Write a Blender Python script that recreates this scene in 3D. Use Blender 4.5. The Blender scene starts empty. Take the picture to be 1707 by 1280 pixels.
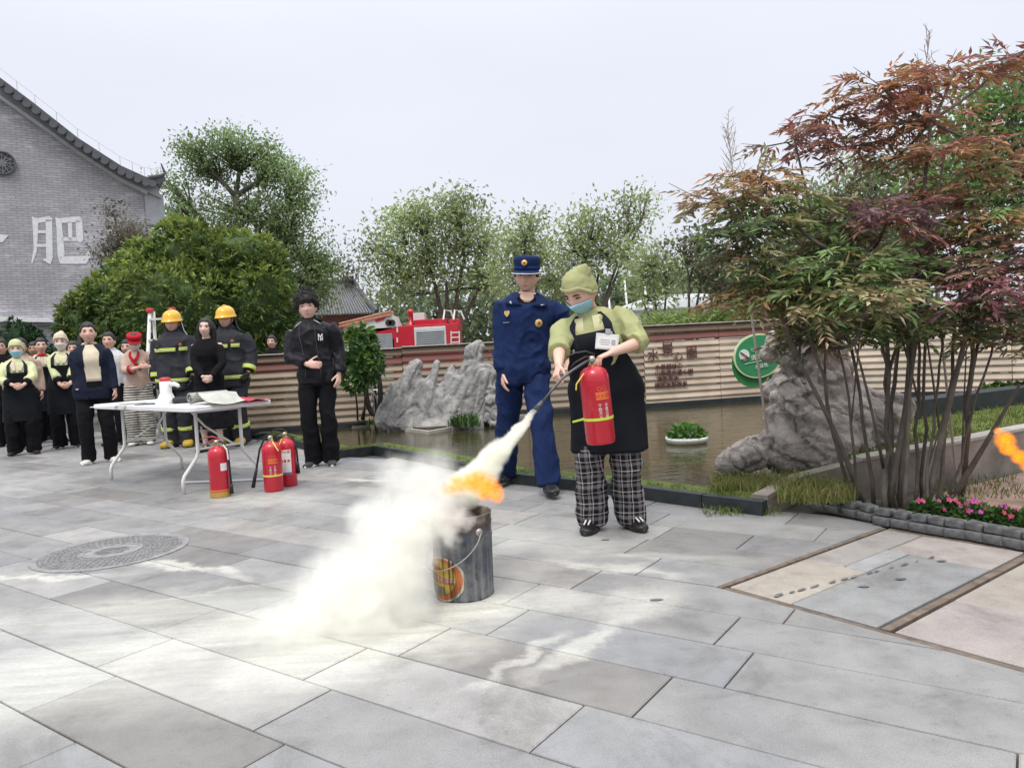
import bpy, bmesh, math, random
import numpy as np
from mathutils import Vector, Matrix, Euler

rng = random.Random(7)
nrng = np.random.default_rng(7)
SC = bpy.context.scene
COL = SC.collection
R = math.radians

# ---------------------------------------------------------------- camera
FPX, CAM_H = 1250.0, 1.08
PITCH, ROLL = R(2.79), R(3.0)
_F = np.array([0, math.cos(PITCH), -math.sin(PITCH)])
_U0 = np.array([0, math.sin(PITCH), math.cos(PITCH)])
_R0 = np.array([1.0, 0, 0])
_U = math.cos(ROLL) * _U0 + math.sin(ROLL) * _R0
_Rt = math.cos(ROLL) * _R0 - math.sin(ROLL) * _U0
_C = np.array([0, 0, CAM_H])
cam = bpy.data.cameras.new('camera')
cam.sensor_width = 36.0
cam.lens = FPX / 1707.0 * 36.0
cam.clip_start, cam.clip_end = 0.05, 3000
camo = bpy.data.objects.new('camera', cam)
COL.objects.link(camo)
camo.matrix_world = Matrix(((_Rt[0], _U[0], -_F[0], 0), (_Rt[1], _U[1], -_F[1], 0), (_Rt[2], _U[2], -_F[2], CAM_H), (0, 0, 0, 1)))
SC.camera = camo

# ---------------------------------------------------------------- overcast sky
SUN_EL, SUN_AZ = R(62), R(200)      # azimuth clockwise from +Y
world = bpy.data.worlds.new('World')
SC.world = world
world.use_nodes = True
wn, wl = world.node_tree.nodes, world.node_tree.links
wn.clear()
wo = wn.new('ShaderNodeOutputWorld')
bg = wn.new('ShaderNodeBackground')
bg.inputs['Strength'].default_value = 0.1
sky = wn.new('ShaderNodeTexSky')
sky.sky_type = 'NISHITA'
sky.sun_disc = False
sky.sun_elevation, sky.sun_rotation = SUN_EL, SUN_AZ
sky.dust_density, sky.air_density = 4.0, 1.0
tc = wn.new('ShaderNodeTexCoord')
sep = wn.new('ShaderNodeSeparateXYZ')
wl.new(tc.outputs['Generated'], sep.inputs[0])
ramp = wn.new('ShaderNodeValToRGB')
ramp.color_ramp.interpolation = 'EASE'
e = ramp.color_ramp.elements
e[0].position, e[0].color = 0.0, (0.70, 0.73, 0.80, 1)
e[1].position, e[1].color = 1.0, (1.95, 1.98, 2.02, 1)
m_ = e.new(0.32); m_.color = (0.755, 0.785, 0.875, 1)
wl.new(sep.outputs['Z'], ramp.inputs[0])
cn = wn.new('ShaderNodeTexNoise')
cn.inputs['Scale'].default_value = 1.6; cn.inputs['Detail'].default_value = 4
mp = wn.new('ShaderNodeMapping'); mp.inputs['Scale'].default_value = (1, 1, 3)
wl.new(tc.outputs['Generated'], mp.inputs[0]); wl.new(mp.outputs[0], cn.inputs[0])
cm = wn.new('ShaderNodeMapRange')
cm.inputs[1].default_value, cm.inputs[2].default_value = 0.3, 0.7
cm.inputs[3].default_value, cm.inputs[4].default_value = 9.6, 10.3
wl.new(cn.outputs[0], cm.inputs[0])
vm = wn.new('ShaderNodeVectorMath'); vm.operation = 'SCALE'
wl.new(ramp.outputs[0], vm.inputs[0]); wl.new(cm.outputs[0], vm.inputs['Scale'])
mx = wn.new('ShaderNodeMix'); mx.data_type = 'RGBA'; mx.inputs[0].default_value = 0.94
wl.new(sky.outputs[0], mx.inputs[6]); wl.new(vm.outputs[0], mx.inputs[7])
wl.new(mx.outputs[2], bg.inputs[0]); wl.new(bg.outputs[0], wo.inputs[0])

sun = bpy.data.lights.new('sun', 'SUN')
sun.energy, sun.angle, sun.color = 1.5, R(18), (1.0, 0.96, 0.9)
suno = bpy.data.objects.new('sun', sun); COL.objects.link(suno)
sd = Vector((math.sin(SUN_AZ) * math.cos(SUN_EL), math.cos(SUN_AZ) * math.cos(SUN_EL), math.sin(SUN_EL)))
suno.rotation_euler = sd.to_track_quat('Z', 'Y').to_euler()
suno.location = (0, 0, 30)

SC.view_settings.view_transform = 'Standard'
SC.view_settings.look = 'None'
SC.view_settings.exposure = 0.2
SC.view_settings.gamma = 1.0
SC.view_settings.use_curve_mapping = False
SC.render.engine = 'CYCLES'
SC.cycles.use_denoising = True
SC.cycles.max_bounces = 12
SC.cycles.diffuse_bounces = 3
SC.cycles.glossy_bounces = 3
SC.cycles.transmission_bounces = 4
SC.cycles.transparent_max_bounces = 10
SC.cycles.volume_bounces = 10
SC.cycles.volume_step_rate = 1.0
SC.cycles.caustics_reflective = False
SC.cycles.caustics_refractive = False

# ---------------------------------------------------------------- places read off the photograph
def _ray(x, y):
    return _F + _Rt * (x - 853.5) / FPX + _U * (640 - y) / FPX
def G(x, y, z=0.0):
    d = _ray(x, y); t = (z - CAM_H) / d[2]; return Vector(_C + d * t)
def W(x, y, Y):
    d = _ray(x, y); return Vector(_C + d * (Y / d[1]))
def PL(x, y, p0, nrm):
    d = _ray(x, y); n = np.array(nrm); t = ((np.array(p0) - _C) @ n) / (d @ n); return Vector(_C + d * t)
def PROJ(P):
    d = np.array(P) - _C; z = d @ _F
    return 853.5 + FPX * (d @ _Rt) / z, 640 - FPX * (d @ _U) / z, z

# ---------------------------------------------------------------- numpy noise
_perm = nrng.random((64, 64, 64)).astype(np.float32)
def vnoise(P):
    P = np.asarray(P, dtype=np.float64)
    i = np.floor(P).astype(int); f = P - i; f = f * f * (3 - 2 * f)
    x0, y0, z0 = (i[:, k] & 63 for k in range(3)); x1, y1, z1 = ((i[:, k] + 1) & 63 for k in range(3))
    fx, fy, fz = f[:, 0], f[:, 1], f[:, 2]
    def L(a, b, t): return a + (b - a) * t
    a = L(L(_perm[x0, y0, z0], _perm[x1, y0, z0], fx), L(_perm[x0, y1, z0], _perm[x1, y1, z0], fx), fy)
    b = L(L(_perm[x0, y0, z1], _perm[x1, y0, z1], fx), L(_perm[x0, y1, z1], _perm[x1, y1, z1], fx), fy)
    return L(a, b, fz) * 2 - 1
def fbm(P, o=4, g=0.5):
    P = np.asarray(P, dtype=np.float64); s = 0; a = 1; t = 0
    for k in range(o):
        s = s + a * vnoise(P * (2 ** k) + 17.3 * k); t += a; a *= g
    return s / t
def ridged(P, o=3):
    P = np.asarray(P, dtype=np.float64); s = 0; a = 1; t = 0
    for k in range(o):
        s = s + a * (1 - 2 * np.abs(vnoise(P * (2 ** k) + 9.1 * k))); t += a; a *= 0.5
    return s / t

# ---------------------------------------------------------------- objects
def props(o, label=None, cat=None, group=None, kind=None):
    if label: o['label'] = label
    if cat: o['category'] = cat
    if group: o['group'] = group
    if kind: o['kind'] = kind
    return o
def link_mesh(name, me, mats, parent=None, smooth=False):
    o = bpy.data.objects.new(name, me); COL.objects.link(o)
    if mats is not None:
        for m in (mats if isinstance(mats, (list, tuple)) else [mats]): me.materials.append(m)
    if smooth and len(me.polygons): me.polygons.foreach_set('use_smooth', np.ones(len(me.polygons), dtype=bool))
    if parent is not None: o.parent = parent
    return o
def empty(name, loc=(0, 0, 0), rz=0.0, label=None, cat=None, group=None, kind=None, rot=None, scale=1.0):
    o = bpy.data.objects.new(name, None); COL.objects.link(o)
    o.empty_display_size = 0.1
    o.location = loc; o.rotation_euler = rot if rot is not None else (0, 0, rz); o.scale = (scale,) * 3
    return props(o, label, cat, group, kind)
def copy_tree(o, parent=None):
    c = o.copy(); COL.objects.link(c); c.parent = parent
    for ch in list(o.children): copy_tree(ch, c)
    return c

class MB:
    """collects shapes into one mesh"""
    def __init__(s): s.v = []; s.f = []; s.c = []; s.m = []; s.cur = None; s.mi = 0
    def add(s, vs, fs):
        b = len(s.v); s.v.extend([tuple(p) for p in vs])
        for f in fs:
            s.f.append(tuple(i + b for i in f)); s.c.append(s.cur); s.m.append(s.mi)
        return s
    def box(s, c, d, rot=None, bev=0.0):
        x, y, z = (k / 2 for k in d)
        M = Euler(rot).to_matrix() if rot is not None else Matrix.Identity(3)
        c = Vector(c)
        if bev <= 0:
            vs = [c + M @ Vector((sx * x, sy * y, sz * z)) for sz in (-1, 1) for sy in (-1, 1) for sx in (-1, 1)]
            fs = [(0, 2, 3, 1), (4, 5, 7, 6), (0, 1, 5, 4), (2, 6, 7, 3), (0, 4, 6, 2), (1, 3, 7, 5)]
            return s.add(vs, fs)
        bm = bmesh.new(); bmesh.ops.create_cube(bm, size=1.0)
        for v in bm.verts: v.co = Vector((v.co.x * 2 * x, v.co.y * 2 * y, v.co.z * 2 * z))
        bmesh.ops.bevel(bm, geom=list(bm.edges), offset=min(bev, x, y, z) * 0.98, segments=2, profile=0.6, affect='EDGES')
        bm.verts.ensure_lookup_table(); bm.verts.index_update()
        vs = [c + M @ v.co for v in bm.verts]; fs = [[v.index for v in f.verts] for f in bm.faces]
        bm.free(); return s.add(vs, fs)
    def loft(s, rings, cap=True, close=True):
        n = len(rings[0]); vs = [p for r in rings for p in r]; fs = []
        for k in range(len(rings) - 1):
            for i in range(n if close else n - 1):
                j = (i + 1) % n; fs.append((k * n + i, k * n + j, (k + 1) * n + j, (k + 1) * n + i))
        if cap and close:
            fs.append(tuple(range(n - 1, -1, -1))); fs.append(tuple((len(rings) - 1) * n + i for i in range(n)))
        return s.add(vs, fs)
    def tube(s, pts, rad, seg=8, cap=True, flat=None):
        pts = [Vector(p) for p in pts]; N = len(pts)
        if not hasattr(rad, '__len__'): rad = [rad] * N
        t0 = (pts[1] - pts[0]).normalized()
        a = t0.orthogonal().normalized()
        if flat is not None:
            a = Vector(flat[0]); a = (a - a.dot(t0) * t0).normalized()
        rings = []
        for k in range(N):
            t = (pts[min(k + 1, N - 1)] - pts[max(k - 1, 0)]).normalized()
            a = (a - a.dot(t) * t).normalized(); b = t.cross(a)
            fb = flat[1] if flat is not None else 1.0
            rings.append([pts[k] + rad[k] * (math.cos(2 * math.pi * i / seg) * a + fb * math.sin(2 * math.pi * i / seg) * b) for i in range(seg)])
        return s.loft(rings, cap)
    def lathe(s, prof, seg=24, M=None, cap=True):
        rings = []
        for r, z in prof:
            ring = [Vector((r * math.cos(2 * math.pi * i / seg), r * math.sin(2 * math.pi * i / seg), z)) for i in range(seg)]
            rings.append([M @ p for p in ring] if M is not None else ring)
        return s.loft(rings, cap)
    def ell(s, c, r, seg=12, M=None):
        rings = []; n = max(6, seg // 2 + 2); c = Vector(c)
        for k in range(n + 1):
            th = -math.pi / 2 + math.pi * min(max(k / n, 0.02), 0.98)
            ring = [Vector((r[0] * math.cos(th) * math.cos(2 * math.pi * i / seg), r[1] * math.cos(th) * math.sin(2 * math.pi * i / seg), r[2] * math.sin(th))) for i in range(seg)]
            rings.append([c + (M @ p if M is not None else p) for p in ring])
        return s.loft(rings)
    def prism(s, poly, axis_vec):
        a = [Vector(p) for p in poly]; b = [p + Vector(axis_vec) for p in a]; n = len(a)
        fs = [tuple(range(n - 1, -1, -1)), tuple(n + i for i in range(n))]
        fs += [(i, (i + 1) % n, n + (i + 1) % n, n + i) for i in range(n)]
        return s.add(a + b, fs)
    def mesh(s, name):
        me = bpy.data.meshes.new(name); me.from_pydata(s.v, [], s.f)
        if any(c is not None for c in s.c):
            at = me.color_attributes.new('Col', 'FLOAT_COLOR', 'CORNER')
            arr = []
            for f, c in zip(s.f, s.c):
                c = c if c is not None else (1, 1, 1, 1)
                c = tuple(c) + (1,) if len(c) == 3 else tuple(c)
                arr.extend(c * len(f))
            at.data.foreach_set('color', np.array(arr, dtype=np.float32))
        if any(s.m): me.polygons.foreach_set('material_index', s.m)
        me.update(); return me
    def build(s, name, mat, parent=None, smooth=False, fix=True):
        me = s.mesh(name)
        if fix:
            bm = bmesh.new(); bm.from_mesh(me); bmesh.ops.recalc_face_normals(bm, faces=bm.faces); bm.to_mesh(me); bm.free()
        return link_mesh(name, me, mat, parent, smooth)

def fast_mesh(name, V, Fq, C=None):
    """big meshes from arrays: V (n,3), Fq (m,k) with constant k, C per-face colour (m,3)"""
    V = np.asarray(V, dtype=np.float32); Fq = np.asarray(Fq, dtype=np.int32)
    m, k = Fq.shape
    me = bpy.data.meshes.new(name)
    me.vertices.add(len(V)); me.vertices.foreach_set('co', V.ravel())
    me.loops.add(m * k); me.loops.foreach_set('vertex_index', Fq.ravel())
    me.polygons.add(m); me.polygons.foreach_set('loop_start', np.arange(0, m * k, k, dtype=np.int32))
    me.update(calc_edges=True)
    if C is not None:
        C = np.asarray(C, dtype=np.float32)
        at = me.color_attributes.new('Col', 'FLOAT_COLOR', 'CORNER')
        c4 = np.concatenate([C, np.ones((m, 1), np.float32)], axis=1)
        at.data.foreach_set('color', np.repeat(c4, k, axis=0).ravel())
    me.validate()
    return me

_tmpn = [0]
def remesh(mb, vox, smooth=3, fac=0.5):
    """union of closed shapes as one continuous surface -> (V, F quads list mesh)"""
    me = mb.mesh('tmp'); o = bpy.data.objects.new('tmp', me); COL.objects.link(o)
    bm = bmesh.new(); bm.from_mesh(me); bmesh.ops.recalc_face_normals(bm, faces=bm.faces); bm.to_mesh(me); bm.free()
    md = o.modifiers.new('r', 'REMESH'); md.mode = 'VOXEL'; md.voxel_size = vox; md.use_smooth_shade = True
    if smooth:
        sm = o.modifiers.new('s', 'SMOOTH'); sm.factor = fac; sm.iterations = smooth
    dg = bpy.context.evaluated_depsgraph_get()
    out = bpy.data.meshes.new_from_object(o.evaluated_get(dg))
    bpy.data.objects.remove(o); bpy.data.meshes.remove(me)
    return out
def get_v(me):
    a = np.empty(len(me.vertices) * 3, np.float32); me.vertices.foreach_get('co', a); return a.reshape(-1, 3).astype(np.float64)
def get_n(me):
    a = np.empty(len(me.vertices) * 3, np.float32); me.vertices.foreach_get('normal', a); return a.reshape(-1, 3).astype(np.float64)
def set_v(me, V):
    me.vertices.foreach_set('co', np.asarray(V, np.float32).ravel()); me.update()
def vcol(me, C):
    C = np.asarray(C, np.float32)
    at = me.color_attributes.new('Col', 'FLOAT_COLOR', 'POINT')
    at.data.foreach_set('color', np.concatenate([C, np.ones((len(C), 1), np.float32)], axis=1).ravel())

def text_mesh(body, size=1.0, depth=0.01, align='CENTER', spacing=1.0):
    c = bpy.data.curves.new('t', 'FONT'); c.body = body; c.size = size; c.extrude = depth / 2
    c.align_x = align; c.align_y = 'CENTER'; c.space_character = spacing; c.resolution_u = 3
    o = bpy.data.objects.new('t', c); COL.objects.link(o)
    dg = bpy.context.evaluated_depsgraph_get()
    me = bpy.data.meshes.new_from_object(o.evaluated_get(dg))
    bpy.data.objects.remove(o); bpy.data.curves.remove(c)
    me.materials.clear(); return me

# ---------------------------------------------------------------- materials
def new_mat(name):
    m = bpy.data.materials.new(name); m.use_nodes = True
    n, l = m.node_tree.nodes, m.node_tree.links
    return m, n, l, n['Principled BSDF']
def N_(n, t, **kw):
    x = n.new(t)
    for k, v in kw.items(): setattr(x, k, v)
    return x
def noise_node(n, l, vec, scale, detail=4, rough=0.55, dist=0.0):
    t = n.new('ShaderNodeTexNoise'); t.inputs['Scale'].default_value = scale
    t.inputs['Detail'].default_value = detail; t.inputs['Roughness'].default_value = rough; t.inputs['Distortion'].default_value = dist
    if vec is not None: l.new(vec, t.inputs['Vector'])
    return t
def ramp_node(n, l, fac, stops):
    r = n.new('ShaderNodeValToRGB'); e = r.color_ramp.elements
    while len(e) < len(stops): e.new(0.5)
    for el, (p, c) in zip(e, stops): el.position = p; el.color = tuple(c) + (1,) if len(c) == 3 else c
    if fac is not None: l.new(fac, r.inputs[0])
    return r
def mix_node(n, l, fac, a, b, blend='MIX'):
    x = n.new('ShaderNodeMix'); x.data_type = 'RGBA'; x.blend_type = blend
    for sock, val in ((x.inputs[0], fac), (x.inputs[6], a), (x.inputs[7], b)):
        if hasattr(val, 'is_linked'): l.new(val, sock)
        elif isinstance(val, (int, float)): sock.default_value = val
        else: sock.default_value = tuple(val) + (1,) if len(val) == 3 else val
    return x.outputs[2]
def math_node(n, l, op, a, b=None, c=None, clamp=False):
    x = n.new('ShaderNodeMath'); x.operation = op; x.use_clamp = clamp
    for k, v in enumerate((a, b, c)):
        if v is None: continue
        if hasattr(v, 'is_linked'): l.new(v, x.inputs[k])
        else: x.inputs[k].default_value = v
    return x.outputs[0]
def bump_to(n, l, b, height, strength=0.3, dist=0.01):
    bp = n.new('ShaderNodeBump'); bp.inputs['Strength'].default_value = strength; bp.inputs['Distance'].default_value = dist
    l.new(height, bp.inputs['Height']); l.new(bp.outputs[0], b.inputs['Normal'])
_mc = {}
def pm(name, col, rough=0.6, var=0.15, scale=6.0, bump=0.0, bscale=40.0, metal=0.0, attr=False, spec=0.5, coat=0.0, sheen=0.0, bdist=0.005, col2=None):
    """plain procedural material: colour varied by noise, optional relief, optional per-face tint"""
    if name in _mc: return _mc[name]
    m, n, l, b = new_mat(name)
    t = n.new('ShaderNodeTexCoord')
    nz = noise_node(n, l, t.outputs['Object'], scale, 5)
    c2 = col2 if col2 else tuple(c * (1 - var) for c in col)
    c1 = tuple(min(1, c * (1 + var * 0.6)) for c in col)
    out = ramp_node(n, l, nz.outputs[0], [(0.3, c2), (0.7, c1)]).outputs[0]
    if attr:
        at = n.new('ShaderNodeVertexColor'); at.layer_name = 'Col'
        out = mix_node(n, l, 1.0, out, at.outputs[0], 'MULTIPLY')
    l.new(out, b.inputs['Base Color'])
    rn = n.new('ShaderNodeMapRange'); rn.inputs[3].default_value = max(0.02, rough - 0.08); rn.inputs[4].default_value = min(1, rough + 0.1)
    l.new(nz.outputs[0], rn.inputs[0]); l.new(rn.outputs[0], b.inputs['Roughness'])
    b.inputs['Metallic'].default_value = metal
    b.inputs['Specular IOR Level'].default_value = spec
    b.inputs['Coat Weight'].default_value = coat
    b.inputs['Sheen Weight'].default_value = sheen
    if bump > 0:
        n2 = noise_node(n, l, t.outputs['Object'], bscale, 6, 0.6)
        bump_to(n, l, b, n2.outputs[0], bump, bdist)
    _mc[name] = m
    return m
def leaf_mat(name, tint=(1, 1, 1), trans=0.35, rough=0.5):
    if name in _mc: return _mc[name]
    m, n, l, b = new_mat(name)
    at = n.new('ShaderNodeVertexColor'); at.layer_name = 'Col'
    c = mix_node(n, l, 1.0, at.outputs[0], tint, 'MULTIPLY')
    l.new(c, b.inputs['Base Color']); b.inputs['Roughness'].default_value = rough
    b.inputs['Specular IOR Level'].default_value = 0.35
    tr = n.new('ShaderNodeBsdfTranslucent'); l.new(c, tr.inputs[0])
    ms = n.new('ShaderNodeMixShader'); ms.inputs[0].default_value = trans
    o = n['Material Output']
    l.new(b.outputs[0], ms.inputs[1]); l.new(tr.outputs[0], ms.inputs[2]); l.new(ms.outputs[0], o.inputs['Surface'])
    _mc[name] = m
    return m

# ---------------------------------------------------------------- ground and paving
def powder_mask(n, l):
    """dry extinguisher powder lying on the paving: patches with a shape of their own"""
    geo = n.new('ShaderNodeNewGeometry')
    wob = noise_node(n, l, geo.outputs['Position'], 3.2, 5, 0.65)
    wv = n.new('ShaderNodeVectorMath'); wv.operation = 'MULTIPLY_ADD'
    l.new(wob.outputs['Color'], wv.inputs[0]); wv.inputs[1].default_value = (0.42, 0.42, 0); l.new(geo.outputs['Position'], wv.inputs[2])
    off = n.new('ShaderNodeVectorMath'); off.operation = 'SUBTRACT'; l.new(wv.outputs[0], off.inputs[0]); off.inputs[1].default_value = (0.21, 0.21, 0)
    patches = [  # px, py, along, across, angle deg, strength
        (775, 1012, 0.42, 0.30, 20, 1.0), (600, 1065, 0.70, 0.42, 30, 0.95), (330, 1062, 1.10, 0.30, 24, 0.75),
        (110, 1120, 0.90, 0.45, 20, 0.7), (150, 1030, 1.2, .35, 10, .5), (300, 945, 0.62, 0.07, -30, 0.75), (70, 962, 0.55, 0.05, -5, 0.65), (210, 1010, 0.9, 0.05, 22, 0.55),
        (1060, 1010, 0.34, 0.18, 40, 0.55), (990, 1068, 0.42, 0.07, 50, 0.65), (935, 1000, 0.24, 0.14, -35, 0.6),
        (900, 900, 0.7, 0.35, -35, 0.45), (1020, 945, 0.45, 0.09, -30, 0.6), (860, 1100, 0.30, 0.05, 50, 0.6), (430, 830, 0.9, 0.3, -30, 0.4),
        (1100, 930, 0.5, 0.12, -25, 0.4), (620, 800, 0.35, 0.08, -20, 0.7), (420, 1130, 0.6, 0.3, 10, 0.4)]
    tot = None
    for px, py, a, c, ang, s in patches:
        p = G(px, py)
        mp = n.new('ShaderNodeMapping'); mp.vector_type = 'TEXTURE'
        mp.inputs['Location'].default_value = p; mp.inputs['Rotation'].default_value = (0, 0, R(ang)); mp.inputs['Scale'].default_value = (a, c, 1)
        l.new(off.outputs[0], mp.inputs[0])
        ln = n.new('ShaderNodeVectorMath'); ln.operation = 'LENGTH'; l.new(mp.outputs[0], ln.inputs[0])
        mr = n.new('ShaderNodeMapRange'); mr.interpolation_type = 'SMOOTHSTEP'
        mr.inputs[1].default_value, mr.inputs[2].default_value, mr.inputs[3].default_value, mr.inputs[4].default_value = 1.25, 0.25, 0.0, s
        l.new(ln.outputs['Value'], mr.inputs[0])
        tot = mr.outputs[0] if tot is None else math_node(n, l, 'MAXIMUM', tot, mr.outputs[0])
    st = n.new('ShaderNodeMapping'); st.inputs['Rotation'].default_value = (0, 0, R(-28)); st.inputs['Scale'].default_value = (2.2, 16, 1)
    l.new(geo.outputs['Position'], st.inputs[0])
    sn = noise_node(n, l, st.outputs[0], 1.0, 6, 0.7)
    fine = noise_node(n, l, geo.outputs['Position'], 60, 4, 0.7)
    k = math_node(n, l, 'MULTIPLY_ADD', sn.outputs[0], 1.1, 0.0)
    k = math_node(n, l, 'MULTIPLY_ADD', fine.outputs[0], 0.55, k)
    k = math_node(n, l, 'ADD', k, -0.28)
    return math_node(n, l, 'MULTIPLY', tot, k, clamp=True), geo
def paving_material():
    m, n, l, b = new_mat('granite_paving')
    at = n.new('ShaderNodeVertexColor'); at.layer_name = 'Col'
    mask, geo = powder_mask(n, l)
    pos = geo.outputs['Position']
    g1 = noise_node(n, l, pos, 210, 3, 0.8); g2 = noise_node(n, l, pos, 7, 5, 0.6); g3 = noise_node(n, l, pos, 1.3, 4, 0.6)
    sp = ramp_node(n, l, g1.outputs[0], [(0.3, (0.74,) * 3), (0.5, (1.0,) * 3), (0.72, (1.2,) * 3)])
    c = mix_node(n, l, 1.0, at.outputs[0], sp.outputs[0], 'MULTIPLY')
    st = ramp_node(n, l, g2.outputs[0], [(0.28, (0.86, 0.85, 0.84)), (0.6, (1.05, 1.05, 1.05))])
    c = mix_node(n, l, 1.0, c, st.outputs[0], 'MULTIPLY')
    st3 = ramp_node(n, l, g3.outputs[0], [(0.35, (0.9, 0.9, 0.92)), (0.62, (1.07, 1.06, 1.04))])
    c = mix_node(n, l, 1.0, c, st3.outputs[0], 'MULTIPLY')
    g4 = noise_node(n, l, pos, 2.6, 9, 0.72, .6); g5 = noise_node(n, l, pos, 26, 5, .7)
    st4 = ramp_node(n, l, g4.outputs[0], [(0.34, (0.70, 0.69, 0.67)), (0.47, (1, 1, 1)), (0.66, (1.06, 1.06, 1.06))])
    c = mix_node(n, l, 0.8, c, mix_node(n, l, 1.0, c, st4.outputs[0], 'MULTIPLY'))
    st5 = ramp_node(n, l, g5.outputs[0], [(0.30, (0.72, 0.72, 0.72)), (0.42, (1, 1, 1))])
    c = mix_node(n, l, 0.7, c, mix_node(n, l, 1.0, c, st5.outputs[0], 'MULTIPLY'))
    c = mix_node(n, l, mask, c, (0.80, 0.79, 0.70))
    l.new(c, b.inputs['Base Color'])
    rr = n.new('ShaderNodeMapRange'); rr.inputs[1].default_value, rr.inputs[2].default_value = 0.3, 0.7
    rr.inputs[3].default_value, rr.inputs[4].default_value = 0.42, 0.68
    l.new(g2.outputs[0], rr.inputs[0]); l.new(rr.outputs[0], b.inputs['Roughness'])
    b.inputs['Specular IOR Level'].default_value = 0.4
    bump_to(n, l, b, g1.outputs[0], 0.12, 0.002)
    return m
MAT_PAVE = paving_material()
MAT_BED = pm('joint_grit', (0.10, 0.095, 0.086), 0.9, 0.4, 14, 0.4, 120)
MAT_EARTH = pm('far_ground', (0.20, 0.19, 0.17), 0.95, 0.2, 0.4)

mb = MB(); mb.add([(-900, -300, -0.06), (900, -300, -0.06), (900, 1800, -0.06), (-900, 1800, -0.06)], [(0, 1, 2, 3)])
props(mb.build('ground', MAT_EARTH), kind='structure')

PA = R(-35.0)                       # the courses run this way
PU = Vector((math.cos(PA), math.sin(PA))); PN = Vector((-math.sin(PA), math.cos(PA)))
CW, SL = 0.302, 0.92
# access covers: a strip turned against the courses
CA = G(1199, 977).xy
CE1 = Vector((math.cos(R(36.3)), math.sin(R(36.3)))); CE2 = Vector((math.cos(R(-53.7)), math.sin(R(-53.7))))
CWID = 1.40
# outer foot of the pond kerb
KERB = [G(300, 722).xy, G(440, 733).xy, G(566, 764).xy, G(622, 756).xy, G(700, 771).xy, G(850, 806).xy, G(1000, 823).xy, G(1170, 847).xy, G(1272, 860).xy]

def clip(poly, p0, nrm, keep_neg=True):
    out = []
    sgn = [((p - p0).dot(nrm)) * (1 if keep_neg else -1) for p in poly]
    for i in range(len(poly)):
        a, b, sa, sb = poly[i], poly[(i + 1) % len(poly)], sgn[i], sgn[(i + 1) % len(poly)]
        if sa <= 0: out.append(a)
        if (sa < 0 < sb) or (sb < 0 < sa): out.append(a + (b - a) * (sa / (sa - sb)))
    return out
def area(p): return 0.5 * abs(sum(p[i].x * p[(i + 1) % len(p)].y - p[(i + 1) % len(p)].x * p[i].y for i in range(len(p))))
def slab_geo(poly, dz, mb, col, bev=0.004, deep=0.03):
    n = len(poly); c = sum(poly, Vector((0, 0))) / n
    def sh(p, d):
        v = c - p; L = v.length; return p + v * (min(d * 1.3, L * 0.3) / max(L, 1e-6))
    top = [Vector((*sh(p, bev), dz)) for p in poly]
    mid = [Vector((p.x, p.y, dz - bev * 0.8)) for p in poly]
    low = [Vector((p.x, p.y, -deep)) for p in poly]
    fs = [tuple(range(n))]
    for i in range(n):
        j = (i + 1) % n
        fs += [(n + i, n + j, j, i), (2 * n + i, 2 * n + j, n + j, n + i)]
    mb.cur = col; mb.add(top + mid + low, fs)
TONES = [(0.262, 0.260, 0.260), (0.242, 0.241, 0.243), (0.285, 0.282, 0.28), (0.215, 0.208, 0.203), (0.295, 0.282, 0.27), (0.25, 0.255, 0.262), (0.30, 0.296, 0.29), (0.255, 0.253, 0.253)]
known = {-4: -1.752, -3: -1.90, -2: -2.046, -1: -0.972, 0: -0.805, 1: -0.948, 2: -0.79}
bed = MB(); bed.add([(-26, 0.2, -0.02), (8, 0.2, -0.02), (8, 13, -0.02), (-26, 24, -0.02)], [(0, 1, 2, 3)])
paving = props(bed.build('paving', MAT_BED), kind='structure')
def beyond_kerb(p):
    best = None
    for a, b in zip(KERB[:-1], KERB[1:]):
        d = (b - a); t = (p - a).dot(d) / d.length_squared
        if -0.02 <= t <= 1.02:
            nrm = Vector((-d.y, d.x)).normalized(); s = (p - a).dot(nrm)
            if best is None or abs(s) < abs(best): best = s
    return best
slabs = []
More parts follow.
